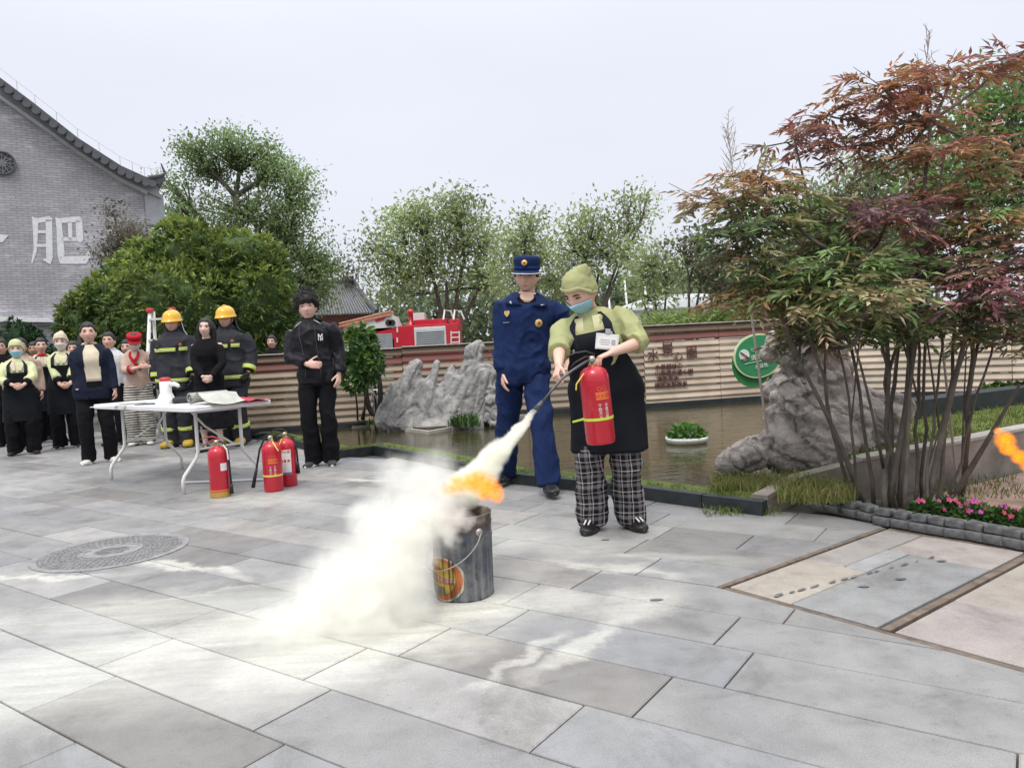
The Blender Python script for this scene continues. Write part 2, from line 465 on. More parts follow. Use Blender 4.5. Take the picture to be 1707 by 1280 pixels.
for k in range(-10, 34):
    n0 = 2.2 + CW * k
    ph = known.get(k, rng.uniform(0, SL))
    j0 = int((-18 - ph) / SL) - 1
    for j in range(j0, j0 + 26):
        u0 = ph + SL * j
        cuts = [u0, u0 + SL]
        if k not in known and rng.random() < 0.22: cuts = [u0, u0 + SL * 0.5, u0 + SL]
        for a, b in zip(cuts[:-1], cuts[1:]):
            g = 0.003
            poly = [PU * (a + g) + PN * (n0 + g), PU * (b - g) + PN * (n0 + g), PU * (b - g) + PN * (n0 + CW - g), PU * (a + g) + PN * (n0 + CW - g)]
            c = sum(poly, Vector((0, 0))) / 4
            if c.y < 0.9: continue
            px, py, z = PROJ((c.x, c.y, 0))
            if z < 0.5 or px < -300 or px > 2600 or py > 1800: continue
            bk = beyond_kerb(c)
            if c.y > 4.2 and bk is not None and bk > 0.25: continue
            if c.x > 1.75 and c.y > 4.7: continue
            if c.x > -1.8 and c.y > 7.9: continue
            if c.y > 13.0 or (c.y > 11.2 and c.x > -4.5): continue
            pieces = []
            e2m = max((p - CA).dot(CE2) for p in poly); e1m = max((p - CA).dot(CE1) for p in poly)
            whole = e2m < -.012 or e1m < -.012
            p1 = clip(poly, CA - CE1 * 0.012, CE1) if not whole else (poly if not (c.x > 1.72 and c.y > 4.42 - (c.x - 1.78) * 1.62) else [])
            if len(p1) > 2 and area(p1) > 0.004: pieces.append(p1)
            p2 = [] if whole else clip(clip(poly, CA - CE1 * 0.008, CE1, False), CA - CE2 * 0.012, CE2)
            if len(p2) > 2 and area(p2) > 0.004:
                cc = sum(p2, Vector((0, 0))) / len(p2)
                if (cc - CA).dot(CE1) < 1.5 and not (cc.x > 1.72 and cc.y > 4.42 - (cc.x - 1.78) * 1.62): pieces.append(p2)
            for p in pieces:
                t = rng.choice(TONES); f = rng.uniform(0.93, 1.07)
                slabs.append((area(p) / z ** 3, p, tuple(x * f for x in t), rng.uniform(-0.0012, 0.0012)))
# slabs on the access covers
def cover_slab(a0, a1, b0, b1, col):
    g = 0.003
    P = [CA + CE1 * (a0 + g) + CE2 * (b0 + g), CA + CE1 * (a1 - g) + CE2 * (b0 + g), CA + CE1 * (a1 - g) + CE2 * (b1 - g), CA + CE1 * (a0 + g) + CE2 * (b1 - g)]
    slabs.append((9.0, P, col, -0.002 + rng.uniform(-0.001, 0.001)))
beige, pinkish, bluish, warm = (0.36, 0.325, 0.285), (0.35, 0.315, 0.298), (0.26, 0.263, 0.266), (0.31, 0.292, 0.28)
for a0, a1, b0, b1, c in [(0.03, 0.62, 0.03, 0.33, beige), (0.62, 1.37, 0.03, 0.22, warm), (0.03, 0.45, 0.33, 0.68, bluish), (0.45, 1.0, 0.33, 0.68, bluish), (0.62, 1.0, 0.22, 0.33, (0.32, 0.325, 0.33)), (1.0, 1.37, 0.22, 0.68, pinkish),
                          (0.03, 0.5, 0.74, 1.30, pinkish), (0.5, 1.37, 0.74, 1.04, beige), (0.5, 1.37, 1.04, 1.30, pinkish), (0.03, 0.9, 1.30, 1.62, pinkish), (0.9, 1.37, 1.30, 1.62, warm), (0.03, 1.37, 1.62, 2.4, pinkish), (0.03, 1.37, 2.4, 3.2, warm)]:
    cover_slab(a0, a1, b0, b1, c)
slabs.sort(key=lambda s: -s[0])
for w, p, c, dz in slabs[:300]:
    q = MB(); slab_geo(p, dz, q, c); q.build('paving_slab', MAT_PAVE, paving, fix=False)
q = MB()
for w, p, c, dz in slabs[300:]: slab_geo(p, dz, q, c)
q.build('paving_slab_rest', MAT_PAVE, paving, fix=False)['kind'] = 'stuff'
# rusty frames of the covers
MAT_RUST = pm('rusty_frame', (0.17, 0.13, 0.10), 0.85, 0.45, 18, 0.5, 90)
def strip(p, q, w, z0, z1, mb):
    p, q = Vector(p), Vector(q); d = (q - p).normalized(); nn = Vector((-d.y, d.x)) * w / 2
    mb.prism([(*(p - nn), z0), (*(q - nn), z0), (*(q + nn), z0), (*(p + nn), z0)], (0, 0, z1 - z0))
fr = empty('access_cover_frame', (*CA, 0), 0, 'rusty metal frame of the paved access covers in the right foreground', 'cover frame')
for a, b, w in [((0.0, 0.0), (1.40, 0.0), 0.024), ((0.0, 0.03), (0.0, 3.2), 0.034), ((0.03, 0.71), (1.37, 0.71), 0.032), ((1.39, 0.03), (1.39, 3.2), 0.03)]:
    q = MB(); P = CE1 * a[0] + CE2 * a[1]; Q = CE1 * b[0] + CE2 * b[1]
    strip(P, Q, w, -0.019, -0.004 + rng.uniform(-.001, .001), q); q.build('frame_bar', MAT_RUST, fr)
# ---------------------------------------------------------------- pond, kerb, verge
MAT_KERB = pm('dark_kerb_stone', (0.022, 0.028, 0.03), 0.55, 0.5, 9, 0.35, 60, spec=0.4)
MAT_CONC = pm('weathered_concrete', (0.30, 0.26, 0.22), 0.9, 0.45, 3.5, 0.5, 45, bdist=0.01)
MAT_CONC2 = pm('pale_concrete', (0.42, 0.39, 0.34), 0.9, 0.3, 6, 0.4, 60)
MAT_SOIL = pm('dark_soil', (0.055, 0.042, 0.03), 0.95, 0.5, 9, 0.8, 40, bdist=0.02)
MAT_MOSS = pm('moss', (0.105, 0.145, 0.025), 0.95, 0.5, 12, 0.9, 90, bdist=0.015)
MAT_GRASS = leaf_mat('grass_blades', (1, 1, 1), 0.3, 0.6)

def offset_poly(pts, d):
    out = []
    for i, p in enumerate(pts):
        a = pts[max(i - 1, 0)]; b = pts[min(i + 1, len(pts) - 1)]
        t = (b - a).normalized(); out.append(p + Vector((-t.y, t.x)) * d)
    return out
K_IN = offset_poly(KERB, 0.09); K_IN2 = offset_poly(KERB, 0.30)

def water_material():
    m, n, l, b = new_mat('pond_water')
    t = n.new('ShaderNodeTexCoord')
    nz = noise_node(n, l, t.outputs['Object'], 1.4, 4)
    c = ramp_node(n, l, nz.outputs[0], [(0.3, (0.030, 0.026, 0.010)), (0.7, (0.062, 0.052, 0.020))])
    l.new(c.outputs[0], b.inputs['Base Color'])
    b.inputs['Roughness'].default_value = 0.035; b.inputs['IOR'].default_value = 1.45
    b.inputs['Specular IOR Level'].default_value = 0.8
    mp = n.new('ShaderNodeMapping'); mp.inputs['Scale'].default_value = (1.1, 6.0, 1)
    mp.inputs['Rotation'].default_value = (0, 0, R(8)); l.new(t.outputs['Object'], mp.inputs[0])
    w = noise_node(n, l, mp.outputs[0], 2.6, 3, 0.5, 0.4)
    bump_to(n, l, b, w.outputs[0], 0.16, 0.03)
    return m
FENCE = [Vector((-4.35, 10.33)), Vector((-1.57, 10.85)), Vector((2.0, 11.3)), Vector((4.4, 11.75)), Vector((9.4, 8.9))]
mb = MB()
edge = K_IN[1:] + [Vector((1.60, 4.66)), Vector((1.9, 4.98)), Vector((2.3, 5.0)), Vector((3.0, 5.12)), Vector((4.0, 5.5)), Vector((9.6, 8.2))]
poly = edge + [Vector((9.4, 8.95))] + [FENCE[3] + Vector((0, .05)), FENCE[2] + Vector((0, .05)), FENCE[1] + Vector((0, .05)), Vector((-4.2, 10.4))]
mb.add([(p.x, p.y, 0.06) for p in poly], [tuple(range(len(poly)))])
props(mb.build('water', water_material()), kind='structure')

kerb = empty('pond_kerb', (*KERB[4], 0), 0, 'low black stone kerb with a mossy top along the near edge of the pond', 'kerb')
off = Vector((*KERB[4], 0))
def along(pts, step):
    out = [pts[0]]
    for a, b in zip(pts[:-1], pts[1:]):
        n = max(1, round((b - a).length / step))
        out += [a + (b - a) * (k / n) for k in range(1, n + 1)]
    return out
kp = along(KERB, 0.75); kin = offset_poly(kp, 0.07); kin2 = offset_poly(kp, 0.32)
for i in range(len(kp) - 1):
    a, b, c, d = kp[i], kp[i + 1], kin[i + 1], kin[i]
    e_ = (b - a).normalized() * 0.003; h = 0.085 + rng.uniform(-.003, .003)
    q = MB(); q.prism([Vector((*p, -0.02)) - off for p in (a + e_, b - e_, c - e_, d + e_)], (0, 0, h + 0.02)); q.build('kerb_stone', MAT_KERB, kerb)
q = MB()
for i in range(len(kp) - 1):
    c0, c1, d0, d1 = kin[i], kin[i + 1], kin2[i], kin2[i + 1]
    m0, m1 = (c0 + d0) / 2, (c1 + d1) / 2
    q.add([Vector((*c0, .075)) - off, Vector((*c1, .075)) - off, Vector((*m1, .098)) - off, Vector((*m0, .098)) - off, Vector((*d1, .035)) - off, Vector((*d0, .035)) - off], [(0, 1, 2, 3), (3, 2, 4, 5)])
q.build('moss_verge', MAT_MOSS, kerb, smooth=True)

def blades(name, pts, h, w, cols, parent=None, lean=0.5, per=1):
    """a field of grass blades as one mesh; pts (n,3)"""
    P = np.repeat(np.asarray(pts, float), per, axis=0); n = len(P)
    if per > 1: P[:, :2] += nrng.normal(0, 0.02, (n, 2))
    a = nrng.uniform(0, 2 * np.pi, n); hh = h * nrng.uniform(0.5, 1.25, n); le = lean * nrng.uniform(0.1, 1, n)
    dx, dy = np.cos(a), np.sin(a); b = nrng.uniform(0, 2 * np.pi, n)
    sx, sy = np.cos(b) * w / 2, np.sin(b) * w / 2
    V = np.zeros((n, 5, 3))
    V[:, 0] = P + np.stack([sx, sy, 0 * sx], 1); V[:, 1] = P - np.stack([sx, sy, 0 * sx], 1)
    mid = P + np.stack([dx * le * hh * .35, dy * le * hh * .35, hh * .6], 1)
    V[:, 2] = mid - np.stack([sx, sy, 0 * sx], 1) * .8; V[:, 3] = mid + np.stack([sx, sy, 0 * sx], 1) * .8
    V[:, 4] = P + np.stack([dx * le * hh, dy * le * hh, hh * (1 - .25 * le)], 1)
    base = np.arange(n)[:, None] * 5
    F = np.concatenate([base + np.array([[0, 1, 2]]), base + np.array([[0, 2, 3]]), base + np.array([[3, 2, 4]])], 0)
    ci = nrng.integers(0, len(cols), n); C = np.array(cols)[ci] * nrng.uniform(.7, 1.25, (n, 1))
    return link_mesh(name, fast_mesh(name, V.reshape(-1, 3), F, np.tile(C, (3, 1))), MAT_GRASS, parent)
GREENS = [(0.13, 0.19, 0.035), (0.10, 0.16, 0.03), (0.19, 0.21, 0.05), (0.24, 0.21, 0.08)]
def scatter_poly(poly, n, z=0.0):
    xs = [p[0] for p in poly]; ys = [p[1] for p in poly]; out = []
    while len(out) < n:
        x, y = rng.uniform(min(xs), max(xs)), rng.uniform(min(ys), max(ys)); c = False
        for i in range(len(poly)):
            a, b = poly[i], poly[i - 1]
            if (a[1] > y) != (b[1] > y) and x < (b[0] - a[0]) * (y - a[1]) / (b[1] - a[1]) + a[0]: c = not c
        if c: out.append((x, y, z))
    return out
pts = []
for i in range(len(kp) - 1):
    for _ in range(130):
        t, s = rng.random(), rng.random() ** .8
        p = (kin[i] * (1 - t) + kin[i + 1] * t) * (1 - s * .75) + (kin2[i] * (1 - t) + kin2[i + 1] * t) * s * .75
        pts.append((p.x, p.y, .085 - .03 * s))
props(blades('moss_grass', pts, .03, .006, GREENS[:3], None, .9, 3), 'short bright green grass on top of the pond kerb', 'grass', kind='stuff')
# long tuft of grass hanging over the kerb beside the big rock
pts = [(*(G(rng.uniform(1190, 1350), rng.uniform(795, 822), .09).xy), .08) for _ in range(500)]
props(blades('grass_tuft', pts, .09, .005, GREENS + [(0.30, 0.24, 0.11)], None, 1.1, 4), 'overgrown yellowing grass spilling over the kerb beside the big rock', 'grass', kind='stuff')
pts = [(*(G(rng.uniform(1170, 1300), rng.uniform(836, 860), .0).xy), .0) for _ in range(160)]
props(blades('grass_weeds', pts, .05, .005, GREENS[:3], None, 1.2, 4), 'green weeds at the foot of the kerb below the big rock', 'grass', kind='stuff')

pts = [(*(G(rng.uniform(1300, 1420), rng.uniform(808, 838), .1).xy), .09) for _ in range(260)]
props(blades('wall_grass', pts, .11, .005, GREENS + [(0.30, 0.24, 0.11)], None, 1.2, 4), 'grass growing over the low concrete wall at the foot of the big rock', 'grass', kind='stuff')
# concrete block and low wall on the right, bank behind it
WALLP = [Vector((1.50, 4.47)), Vector((1.86, 4.86)), Vector((2.25, 4.86)), Vector((2.95, 5.02)), Vector((3.75, 5.42)), Vector((8.0, 7.6))]
cw = empty('concrete_wall', (*WALLP[2], 0), 0, 'low weathered concrete retaining wall behind the red shrub on the right', 'wall')
wi = offset_poly(WALLP, 0.10); q = MB(); o3 = Vector((*WALLP[2], 0))
hts = [0.11, 0.14, 0.22, 0.27, 0.29, 0.3]
for i in range(len(WALLP) - 1):
    a, b, c, d = WALLP[i], WALLP[i + 1], wi[i + 1], wi[i]
    h0, h1 = hts[i], hts[i + 1]
    vs = [Vector((*p, z)) - o3 for p, z in ((a, -.05), (b, -.05), (c, -.05), (d, -.05), (a, h0), (b, h1), (c, h1), (d, h0))]
    q.add(vs, [(3, 2, 1, 0), (4, 5, 6, 7), (0, 1, 5, 4), (1, 2, 6, 5), (2, 3, 7, 6), (3, 0, 4, 7)])
q.build('wall_body', MAT_CONC, cw)
q = MB()
for i in range(2, len(WALLP) - 1):
    a, b, c, d = WALLP[i], WALLP[i + 1], wi[i + 1], wi[i]; h0, h1 = hts[i] + .002, hts[i + 1] + .002
    e1 = (a - d) * .12; e2 = (b - c) * .12
    vs = [Vector((*p, z)) - o3 for p, z in ((a + e1, h0), (b + e2, h1), (c - e2, h1), (d - e1, h0), (a + e1, h0 + .02), (b + e2, h1 + .02), (c - e2, h1 + .02), (d - e1, h0 + .02))]
    q.add(vs, [(3, 2, 1, 0), (4, 5, 6, 7), (0, 1, 5, 4), (1, 2, 6, 5), (2, 3, 7, 6), (3, 0, 4, 7)])
q.build('coping', MAT_CONC2, cw)
bk = [Vector((2.25, 4.97)), Vector((2.95, 5.13)), Vector((3.75, 5.54)), Vector((8.0, 7.74)), Vector((7.2, 8.6)), Vector((3.6, 6.7)), Vector((2.3, 5.8))]
q = MB(); q.prism([(*p, -.05) for p in bk], (0, 0, .29)); props(q.build('grass_bank', MAT_MOSS), kind='structure')
pts = scatter_poly(bk, 2600, .235)
props(blades('bank_grass', pts, .045, .007, GREENS, None, .8, 3), 'pale green grass on the bank behind the concrete wall', 'grass', kind='stuff')
lg = MB(); lp = [Vector((3.3, 6.62)), Vector((7.4, 8.75)), Vector((7.3, 8.95)), Vector((3.2, 6.85))]
lg.prism([(*p, -.02) for p in lp], (0, 0, .42)); props(lg.build('stone_ledge', MAT_KERB), 'dark stone ledge on the far side of the grass bank', 'ledge')
# reddish soil path in front of the wall
q = MB(); pp = [Vector((2.25, 4.45)), Vector((2.95, 4.90)), Vector((3.75, 5.35)), Vector((8, 7.5)), Vector((8, 2.2)), Vector((2.75, 3.05)), Vector((2.42, 3.7))]
q.add([(*p, .012) for p in pp], [tuple(range(len(pp)))])
props(q.build('soil_path', pm('red_earth', (0.36, 0.25, 0.20), 0.95, 0.3, 5, 0.5, 60, bdist=0.01)), kind='structure')
q = MB(); pp = [Vector((1.66, 4.48)), Vector((2.25, 4.56)), Vector((2.45, 4.6)), Vector((2.75, 4.2)), Vector((2.9, 3.4)), Vector((2.6, 3.1)), Vector((2.38, 3.46)), Vector((2.0, 4.02)), Vector((1.78, 4.4))]
q.add([(*p, .018) for p in pp], [tuple(range(len(pp)))]); props(q.build('flower_bed', MAT_SOIL), kind='structure')

# ---------------------------------------------------------------- fence of lapped slats
MAT_SLAT = pm('beige_slat', (0.50, 0.42, 0.32), 0.6, 0.22, 3.0, 0.25, 25, attr=True)
MAT_LINE = pm('slat_cap', (0.55, 0.52, 0.46), 0.6, 0.3)
MAT_RED = pm('maroon_paint', (0.115, 0.032, 0.032), 0.6, 0.3, 8)
fence = empty('slat_fence', (*FENCE[2], 0), 0, 'long beige lapped slat fence with a maroon top band behind the pond', 'fence')
fo = Vector((*FENCE[2], 0))
def fence_run(a, b, top, nsec, shade):
    d = (b - a); L = d.length; t = d.normalized(); nn = Vector((t.y, -t.x))     # towards the camera
    for k in range(nsec):
        p, r = a + d * (k / nsec), a + d * ((k + 1) / nsec)
        gp = t * 0.004
        z = top - 0.235; j = 0
        def slat(z0, h, col, dep=0.03, name='slat', mat=MAT_SLAT):
            prof = [(0.0, z0), (dep, z0 + .004), (dep + .004, z0 + h * .18), (dep * .55, z0 + h * .62), (.004, z0 + h - .003), (0.0, z0 + h - .003)]
            q = MB(); q.cur = col
            tilt = rng.uniform(-.004, .004)
            A = [Vector((*(p + gp + nn * x), zz + tilt)) - fo for x, zz in prof]; B = [Vector((*(r - gp + nn * x), zz - tilt)) - fo for x, zz in prof]
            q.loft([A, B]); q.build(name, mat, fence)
        slat(top - .115, .115, (0.30, 0.23, 0.20), .035, 'top_slat', MAT_SLAT)
        slat(top - .232, .114, (0.36, 0.155, 0.15), .03, 'top_slat', MAT_SLAT)
        while z > 0.12:
            h = 0.098
            f = rng.uniform(.85, 1.1)
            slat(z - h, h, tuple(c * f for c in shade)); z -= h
        q = MB(); pa, pb = p + gp + nn * .01, r - gp + nn * .01
        q.prism([Vector((*(x + nn * s), top)) - fo for x, s in ((pa, -.04), (pb, -.04), (pb, .045), (pa, .045))], (0, 0, .014)); q.build('cap_rail', MAT_LINE, fence)
        q = MB(); c = p - nn * .045; q.box(Vector((*c, top / 2)) - fo, (.06, .06, top - .02)); q.build('post', MAT_RED, fence)
        q = MB(); q.prism([Vector((*(x + nn * s), -.02)) - fo for x, s in ((p, -.03), (r, -.03), (r, .10), (p, .10))], (0, 0, .15)); q.build('footing', MAT_KERB, fence)
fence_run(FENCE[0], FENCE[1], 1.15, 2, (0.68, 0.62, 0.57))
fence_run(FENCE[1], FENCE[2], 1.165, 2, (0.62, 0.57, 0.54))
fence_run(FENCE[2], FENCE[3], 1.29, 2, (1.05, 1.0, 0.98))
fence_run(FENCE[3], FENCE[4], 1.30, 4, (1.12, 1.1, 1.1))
# maroon lettering on the fence
fd = (FENCE[3] - FENCE[2]).normalized(); fn = (fd.y, -fd.x, 0)
f0 = Vector((*FENCE[2], 0)) + Vector(fn) * .045
def put_text(me, pos, xdir, up, parent=None, name='lettering', mat=None, ploc=None):
    x = Vector(xdir).normalized(); z = x.cross(Vector(up)).normalized(); y = z.cross(x)
    M = Matrix((x, y, z)).transposed().to_4x4(); M.translation = Vector(pos) - (ploc or Vector((0, 0, 0)))
    me.transform(M); return link_mesh(name, me, mat, parent)
for ch, px, py, s in (('水', 1089, 593, .19), ('景', 1113, 583, .22), ('心', 1131, 595, .15), ('園', 1153, 588, .19)):
    put_text(text_mesh(ch, s, .012), PL(px, py, f0, fn), (fd.x, fd.y, 0), (0, 0, 1), fence, 'letter', MAT_RED, fo)
for k, (s, py, px) in enumerate((('水景园林心', 611, 1115), ('山石流水清心園', 621, 1124), ('游鱼花木', 631, 1114), ('静观自然得景', 641, 1119))):
    put_text(text_mesh(s, .088, .014), PL(px, py, f0, fn), (fd.x, fd.y, 0), (0, 0, 1), fence, 'letter', MAT_RED, fo)

# ---------------------------------------------------------------- rocks
def rock_material(name, base, tint, warm):
    m, n, l, b = new_mat(name)
    t = n.new('ShaderNodeTexCoord'); o = t.outputs['Object']
    a = noise_node(n, l, o, 2.2, 6, 0.65); c = noise_node(n, l, o, 9, 7, 0.7); v = noise_node(n, l, o, 38, 6, 0.7)
    c1 = ramp_node(n, l, a.outputs[0], [(0.3, tint), (0.55, base), (0.75, warm)])
    c2 = ramp_node(n, l, c.outputs[0], [(0.28, (0.36, 0.35, 0.35)), (0.46, (0.9, 0.9, 0.9)), (0.62, (1.12, 1.12, 1.12)), (0.76, (1.5, 1.48, 1.45))])
    x = mix_node(n, l, 1.0, c1.outputs[0], c2.outputs[0], 'MULTIPLY')
    l.new(x, b.inputs['Base Color']); b.inputs['Roughness'].default_value = 0.92; b.inputs['Specular IOR Level'].default_value = 0.25
    h = math_node(n, l, 'MULTIPLY_ADD', c.outputs[0], 1.6, v.outputs[0])
    bump_to(n, l, b, h, 0.9, 0.03)
    return m
MAT_ROCK = rock_material('grey_limestone', (0.42, 0.405, 0.395), (0.29, 0.28, 0.28), (0.50, 0.475, 0.445))
MAT_ROCK2 = rock_material('brown_limestone', (0.54, 0.49, 0.455), (0.36, 0.32, 0.30), (0.64, 0.55, 0.49))
def rock(name, label, caps, vox, amp, freq, mat, stretch=None, carve=(), cat='rock', flat=None, parent=None):
    mb = MB(); base = Vector((sum(c[0][0] for c in caps) / len(caps), sum(c[0][1] for c in caps) / len(caps), 0.05))
    for c in caps:
        p0, p1, r0, r1 = c[:4]; p0, p1 = Vector(p0) - base, Vector(p1) - base
        n = 6; pts = [p0 + (p1 - p0) * (k / n) for k in range(n + 1)]
        d = (p1 - p0).normalized()
        pts = [p0 - d * r0 * .6] + pts + [p1 + d * r1 * .35]
        rad = [r0 * .45] + [r0 + (r1 - r0) * (k / n) for k in range(n + 1)] + [r1 * .55]
        fl = c[4] if len(c) > 4 else None
        mb.tube(pts, rad, 12, flat=fl)
    me = remesh(mb, vox, 2)
    V = get_v(me)
    for (cx, cy, cz), r in carve:
        c = np.array([cx, cy, cz]) - np.array(base); d = V - c; L = np.linalg.norm(d, axis=1); k = L < r
        V[k] = c + d[k] / np.maximum(L[k], 1e-4)[:, None] * r
    set_v(me, V); Nn = get_n(me)
    Q = V.copy()
    if stretch is not None:
        ax = np.array(stretch[0], float); ax /= np.linalg.norm(ax)
        Q = Q - np.outer(Q @ ax, ax) * (1 - stretch[1])
    r2 = np.random.default_rng(len(V)); lo, hi = Q.min(0), Q.max(0); d = 0
    for K, a_ in ((26, .9), (110, .5)):                          # blocky facets split by creases
        S_ = lo + (hi - lo) * r2.random((K, 3)); nv = r2.normal(0, 1, (K, 3)); cr = r2.normal(0, 1, K)
        dist = np.sqrt(((Q[:, None, :] - S_[None]) ** 2).sum(-1)) if len(Q) * K < 9e6 else np.stack([np.linalg.norm(Q - c, axis=1) for c in S_], 1)
        i1 = dist.argmin(1); d1 = dist[np.arange(len(Q)), i1]; dist[np.arange(len(Q)), i1] = 9; d2 = dist.min(1); sz = float((hi - lo).max()) / K ** (1 / 3)
        d = d + amp * a_ * (.55 * cr[i1] + ((Q - S_[i1]) * nv[i1]).sum(1) / sz * .8 - .8 * np.clip(1 - (d2 - d1) / (.16 * sz), 0, 1))
    d = d + amp * .6 * (0.75 * ridged(Q * freq + 3.7, 3) + 0.6 * fbm(Q * freq * .6, 3)) + amp * .4 * fbm(Q * freq * 4, 3)
    q = np.abs(fbm(Q * freq * 1.3 + 31, 2)); d -= amp * 1.5 * np.clip(.09 - q, 0, 1) / .09      # cracks
    set_v(me, V + Nn * d[:, None])
    o = link_mesh(name, me, mat, None, True); o.location = base
    return props(o, label, cat)
YR = 9.95
def C2(x0, y0, x1, y1, r0, r1, Y=YR, dy=0.0, fl=None):
    a, b = W(x0, y0, Y), W(x1, y1, Y + dy)
    return (a, b, r0, r1, fl) if fl else (a, b, r0, r1)
fl = ((0.35, -1, 0), 0.55)
rock('limestone_rock', 'grey limestone rock of leaning slabs standing on the pond island', [
    C2(660, 708, 688, 615, .24, .14), C2(688, 612, 700, 604, .12, .09), C2(636, 705, 655, 640, .12, .06), C2(690, 716, 730, 604, .25, .10, YR - .1, .15, fl), C2(670, 712, 712, 640, .22, .16), C2(720, 716, 765, 630, .24, .2),
    C2(712, 716, 756, 606, .22, .09, YR, .1, fl), C2(742, 722, 794, 592, .30, .18, YR - .12, .2, fl), C2(775, 722, 806, 615, .30, .2), C2(700, 722, 800, 715, .16, .18, YR - .2), C2(785, 590, 802, 574, .13, .08)],
    .018, .017, 3.6, MAT_ROCK, ((0.35, 0, 1), .28))
rock('limestone_boulder', 'rounded grey boulder at the right end of the leaning slab rock, beside the officer', [C2(828, 700, 826, 645, .17, .12, 9.8), C2(838, 705, 838, 690, .16, .14, 9.7)], .016, .022, 5, MAT_ROCK)
YB = 5.35
def C3(x0, y0, x1, y1, r0, r1, Y=YB, dy=0.0): return (W(x0, y0, Y), W(x1, y1, Y + dy), r0, r1)
rock('weathered_rock', 'big brown weathered ornamental rock with hollows behind the red shrub', [
    C3(1290, 745, 1400, 755, .20, .25, YB - .05), C3(1310, 700, 1420, 715, .20, .26), C3(1345, 670, 1385, 630, .23, .20, YB + .1), C3(1370, 630, 1362, 575, .22, .18, YB + .1), C3(1320, 690, 1325, 640, .17, .14, YB - .05),
    C3(1340, 595, 1278, 578, .12, .085, YB + .05), C3(1288, 572, 1320, 568, .08, .08, YB + .05), C3(1290, 660, 1345, 605, .09, .12, YB + .1), C3(1285, 700, 1330, 660, .10, .10), C3(1215, 768, 1290, 745, .10, .16, YB - .1),
    C3(1200, 776, 1225, 768, .075, .10, YB - .12), C3(1430, 690, 1510, 685, .18, .12, YB + .15), C3(1400, 640, 1440, 690, .13, .16, YB + .15), C3(1420, 760, 1450, 790, .18, .15, YB - .05), C3(1440, 720, 1500, 735, .15, .08, YB + .1)],
    .013, .022, 5.5, MAT_ROCK2, ((-.8, 0, 1), .5),
    carve=[(tuple(W(1268, 790, YB - .28)), .11), (tuple(W(1318, 640, YB - .22)), .115), (tuple(W(1352, 635, YB - .16)), .07), (tuple(W(1300, 693, YB - .24)), .035), (tuple(W(1425, 800, YB - .3)), .14), (tuple(W(1480, 730, YB - .12)), .12), (tuple(W(1318, 668, YB - .26)), .05)])

# island for the left rock
isl = [G(575, 706, .06).xy, G(715, 724, .06).xy, G(850, 700, .06).xy, Vector((0.2, 10.9)), Vector((-2.4, 10.6))]
q = MB(); q.prism([(*p, .0) for p in isl], (0, 0, .10)); io = q.build('island_edge', MAT_CONC2)
props(io, 'pale stone rim of the little island under the leaning slab rock', 'island')
cen = sum(isl, Vector((0, 0))) / len(isl)
q = MB(); q.prism([(*(cen + (p - cen) * .93), .1), ] if False else [(*(cen + (p - cen) * .93), .098) for p in isl], (0, 0, .02)); q.build('island_soil', MAT_SOIL, io)

# round green notice board
MAT_SIGN = pm('green_enamel', (0.035, 0.26, 0.105), 0.4, 0.15, 5)
MAT_SIGNW = pm('white_print', (0.75, 0.78, 0.72), 0.5, 0.05)
MAT_SIGNR = pm('cream_rim', (0.66, 0.74, 0.45), 0.5, 0.05)
SY = 6.25
sc = W(1263, 593, SY); pxm = SY / FPX
ax = Vector((math.cos(R(14)), 0.12, math.sin(R(14)) * 0.6)).normalized()
sg = empty('notice_board', (sc.x, SY + .03, 0.0), 0, 'round green notice board with white lettering half hidden by the big rock', 'sign')
so = Vector((sc.x, SY + .03, 0.0))
def disc(mb, c, rx, rz, x, seg=40, th=.012, back=0.0):
    up = Vector((0, 0, 1)); up = (up - up.dot(x) * x).normalized(); n = x.cross(up).normalized()    # n points away from the camera when x is to the right
    ring = [c + x * rx * math.cos(2 * math.pi * i / seg) + up * rz * math.sin(2 * math.pi * i / seg) for i in range(seg)]
    f = [p - n * (-back) for p in ring]; g = [p + n * (th + back) for p in ring]
    mb.loft([f, g])
    return up, -n
q = MB(); up, nf = disc(q, sc - so, 43 * pxm, 37 * pxm, ax); q.build('rim', MAT_SIGNR, sg)
q = MB(); disc(q, sc - so - Vector((0, .006, 0)), 40 * pxm, 34 * pxm, ax, th=.01); q.build('board', MAT_SIGN, sg)
q = MB(); disc(q, sc - so + Vector((-10 * pxm, .02, -14 * pxm)), 34 * pxm, 38 * pxm, ax, th=.012); q.build('back_board', pm('leaf_green_enamel', (0.03, 0.22, 0.06), .5), sg)
q = MB(); disc(q, sc - so + ax * (-24 * pxm) + up * 6 * pxm - Vector((0, .014, 0)), 9 * pxm, 9.5 * pxm, ax, 24, .006); q.build('symbol_disc', MAT_SIGNW, sg)
c0 = sc - so + ax * (-24 * pxm) + up * 6 * pxm - Vector((0, .027, 0))
q = MB(); q.tube([c0 - ax * 6 * pxm + up * 6 * pxm, c0 + ax * 6 * pxm - up * 6 * pxm], 1.0 * pxm, 6); q.tube([c0 - ax * 7 * pxm - up * 6.5 * pxm, c0 + ax * 6 * pxm - up * 6.5 * pxm], .8 * pxm, 6); q.build('symbol_bar', pm('sign_dark', (0.12, 0.03, 0.05), .5), sg)
q = MB(); c1 = sc - so + ax * 4 * pxm - up * 9 * pxm - Vector((0, .022, 0)); q.tube([c1 - ax * 30 * pxm, c1 + ax * 32 * pxm], .5 * pxm, 6); q.build('rule', MAT_SIGNW, sg)
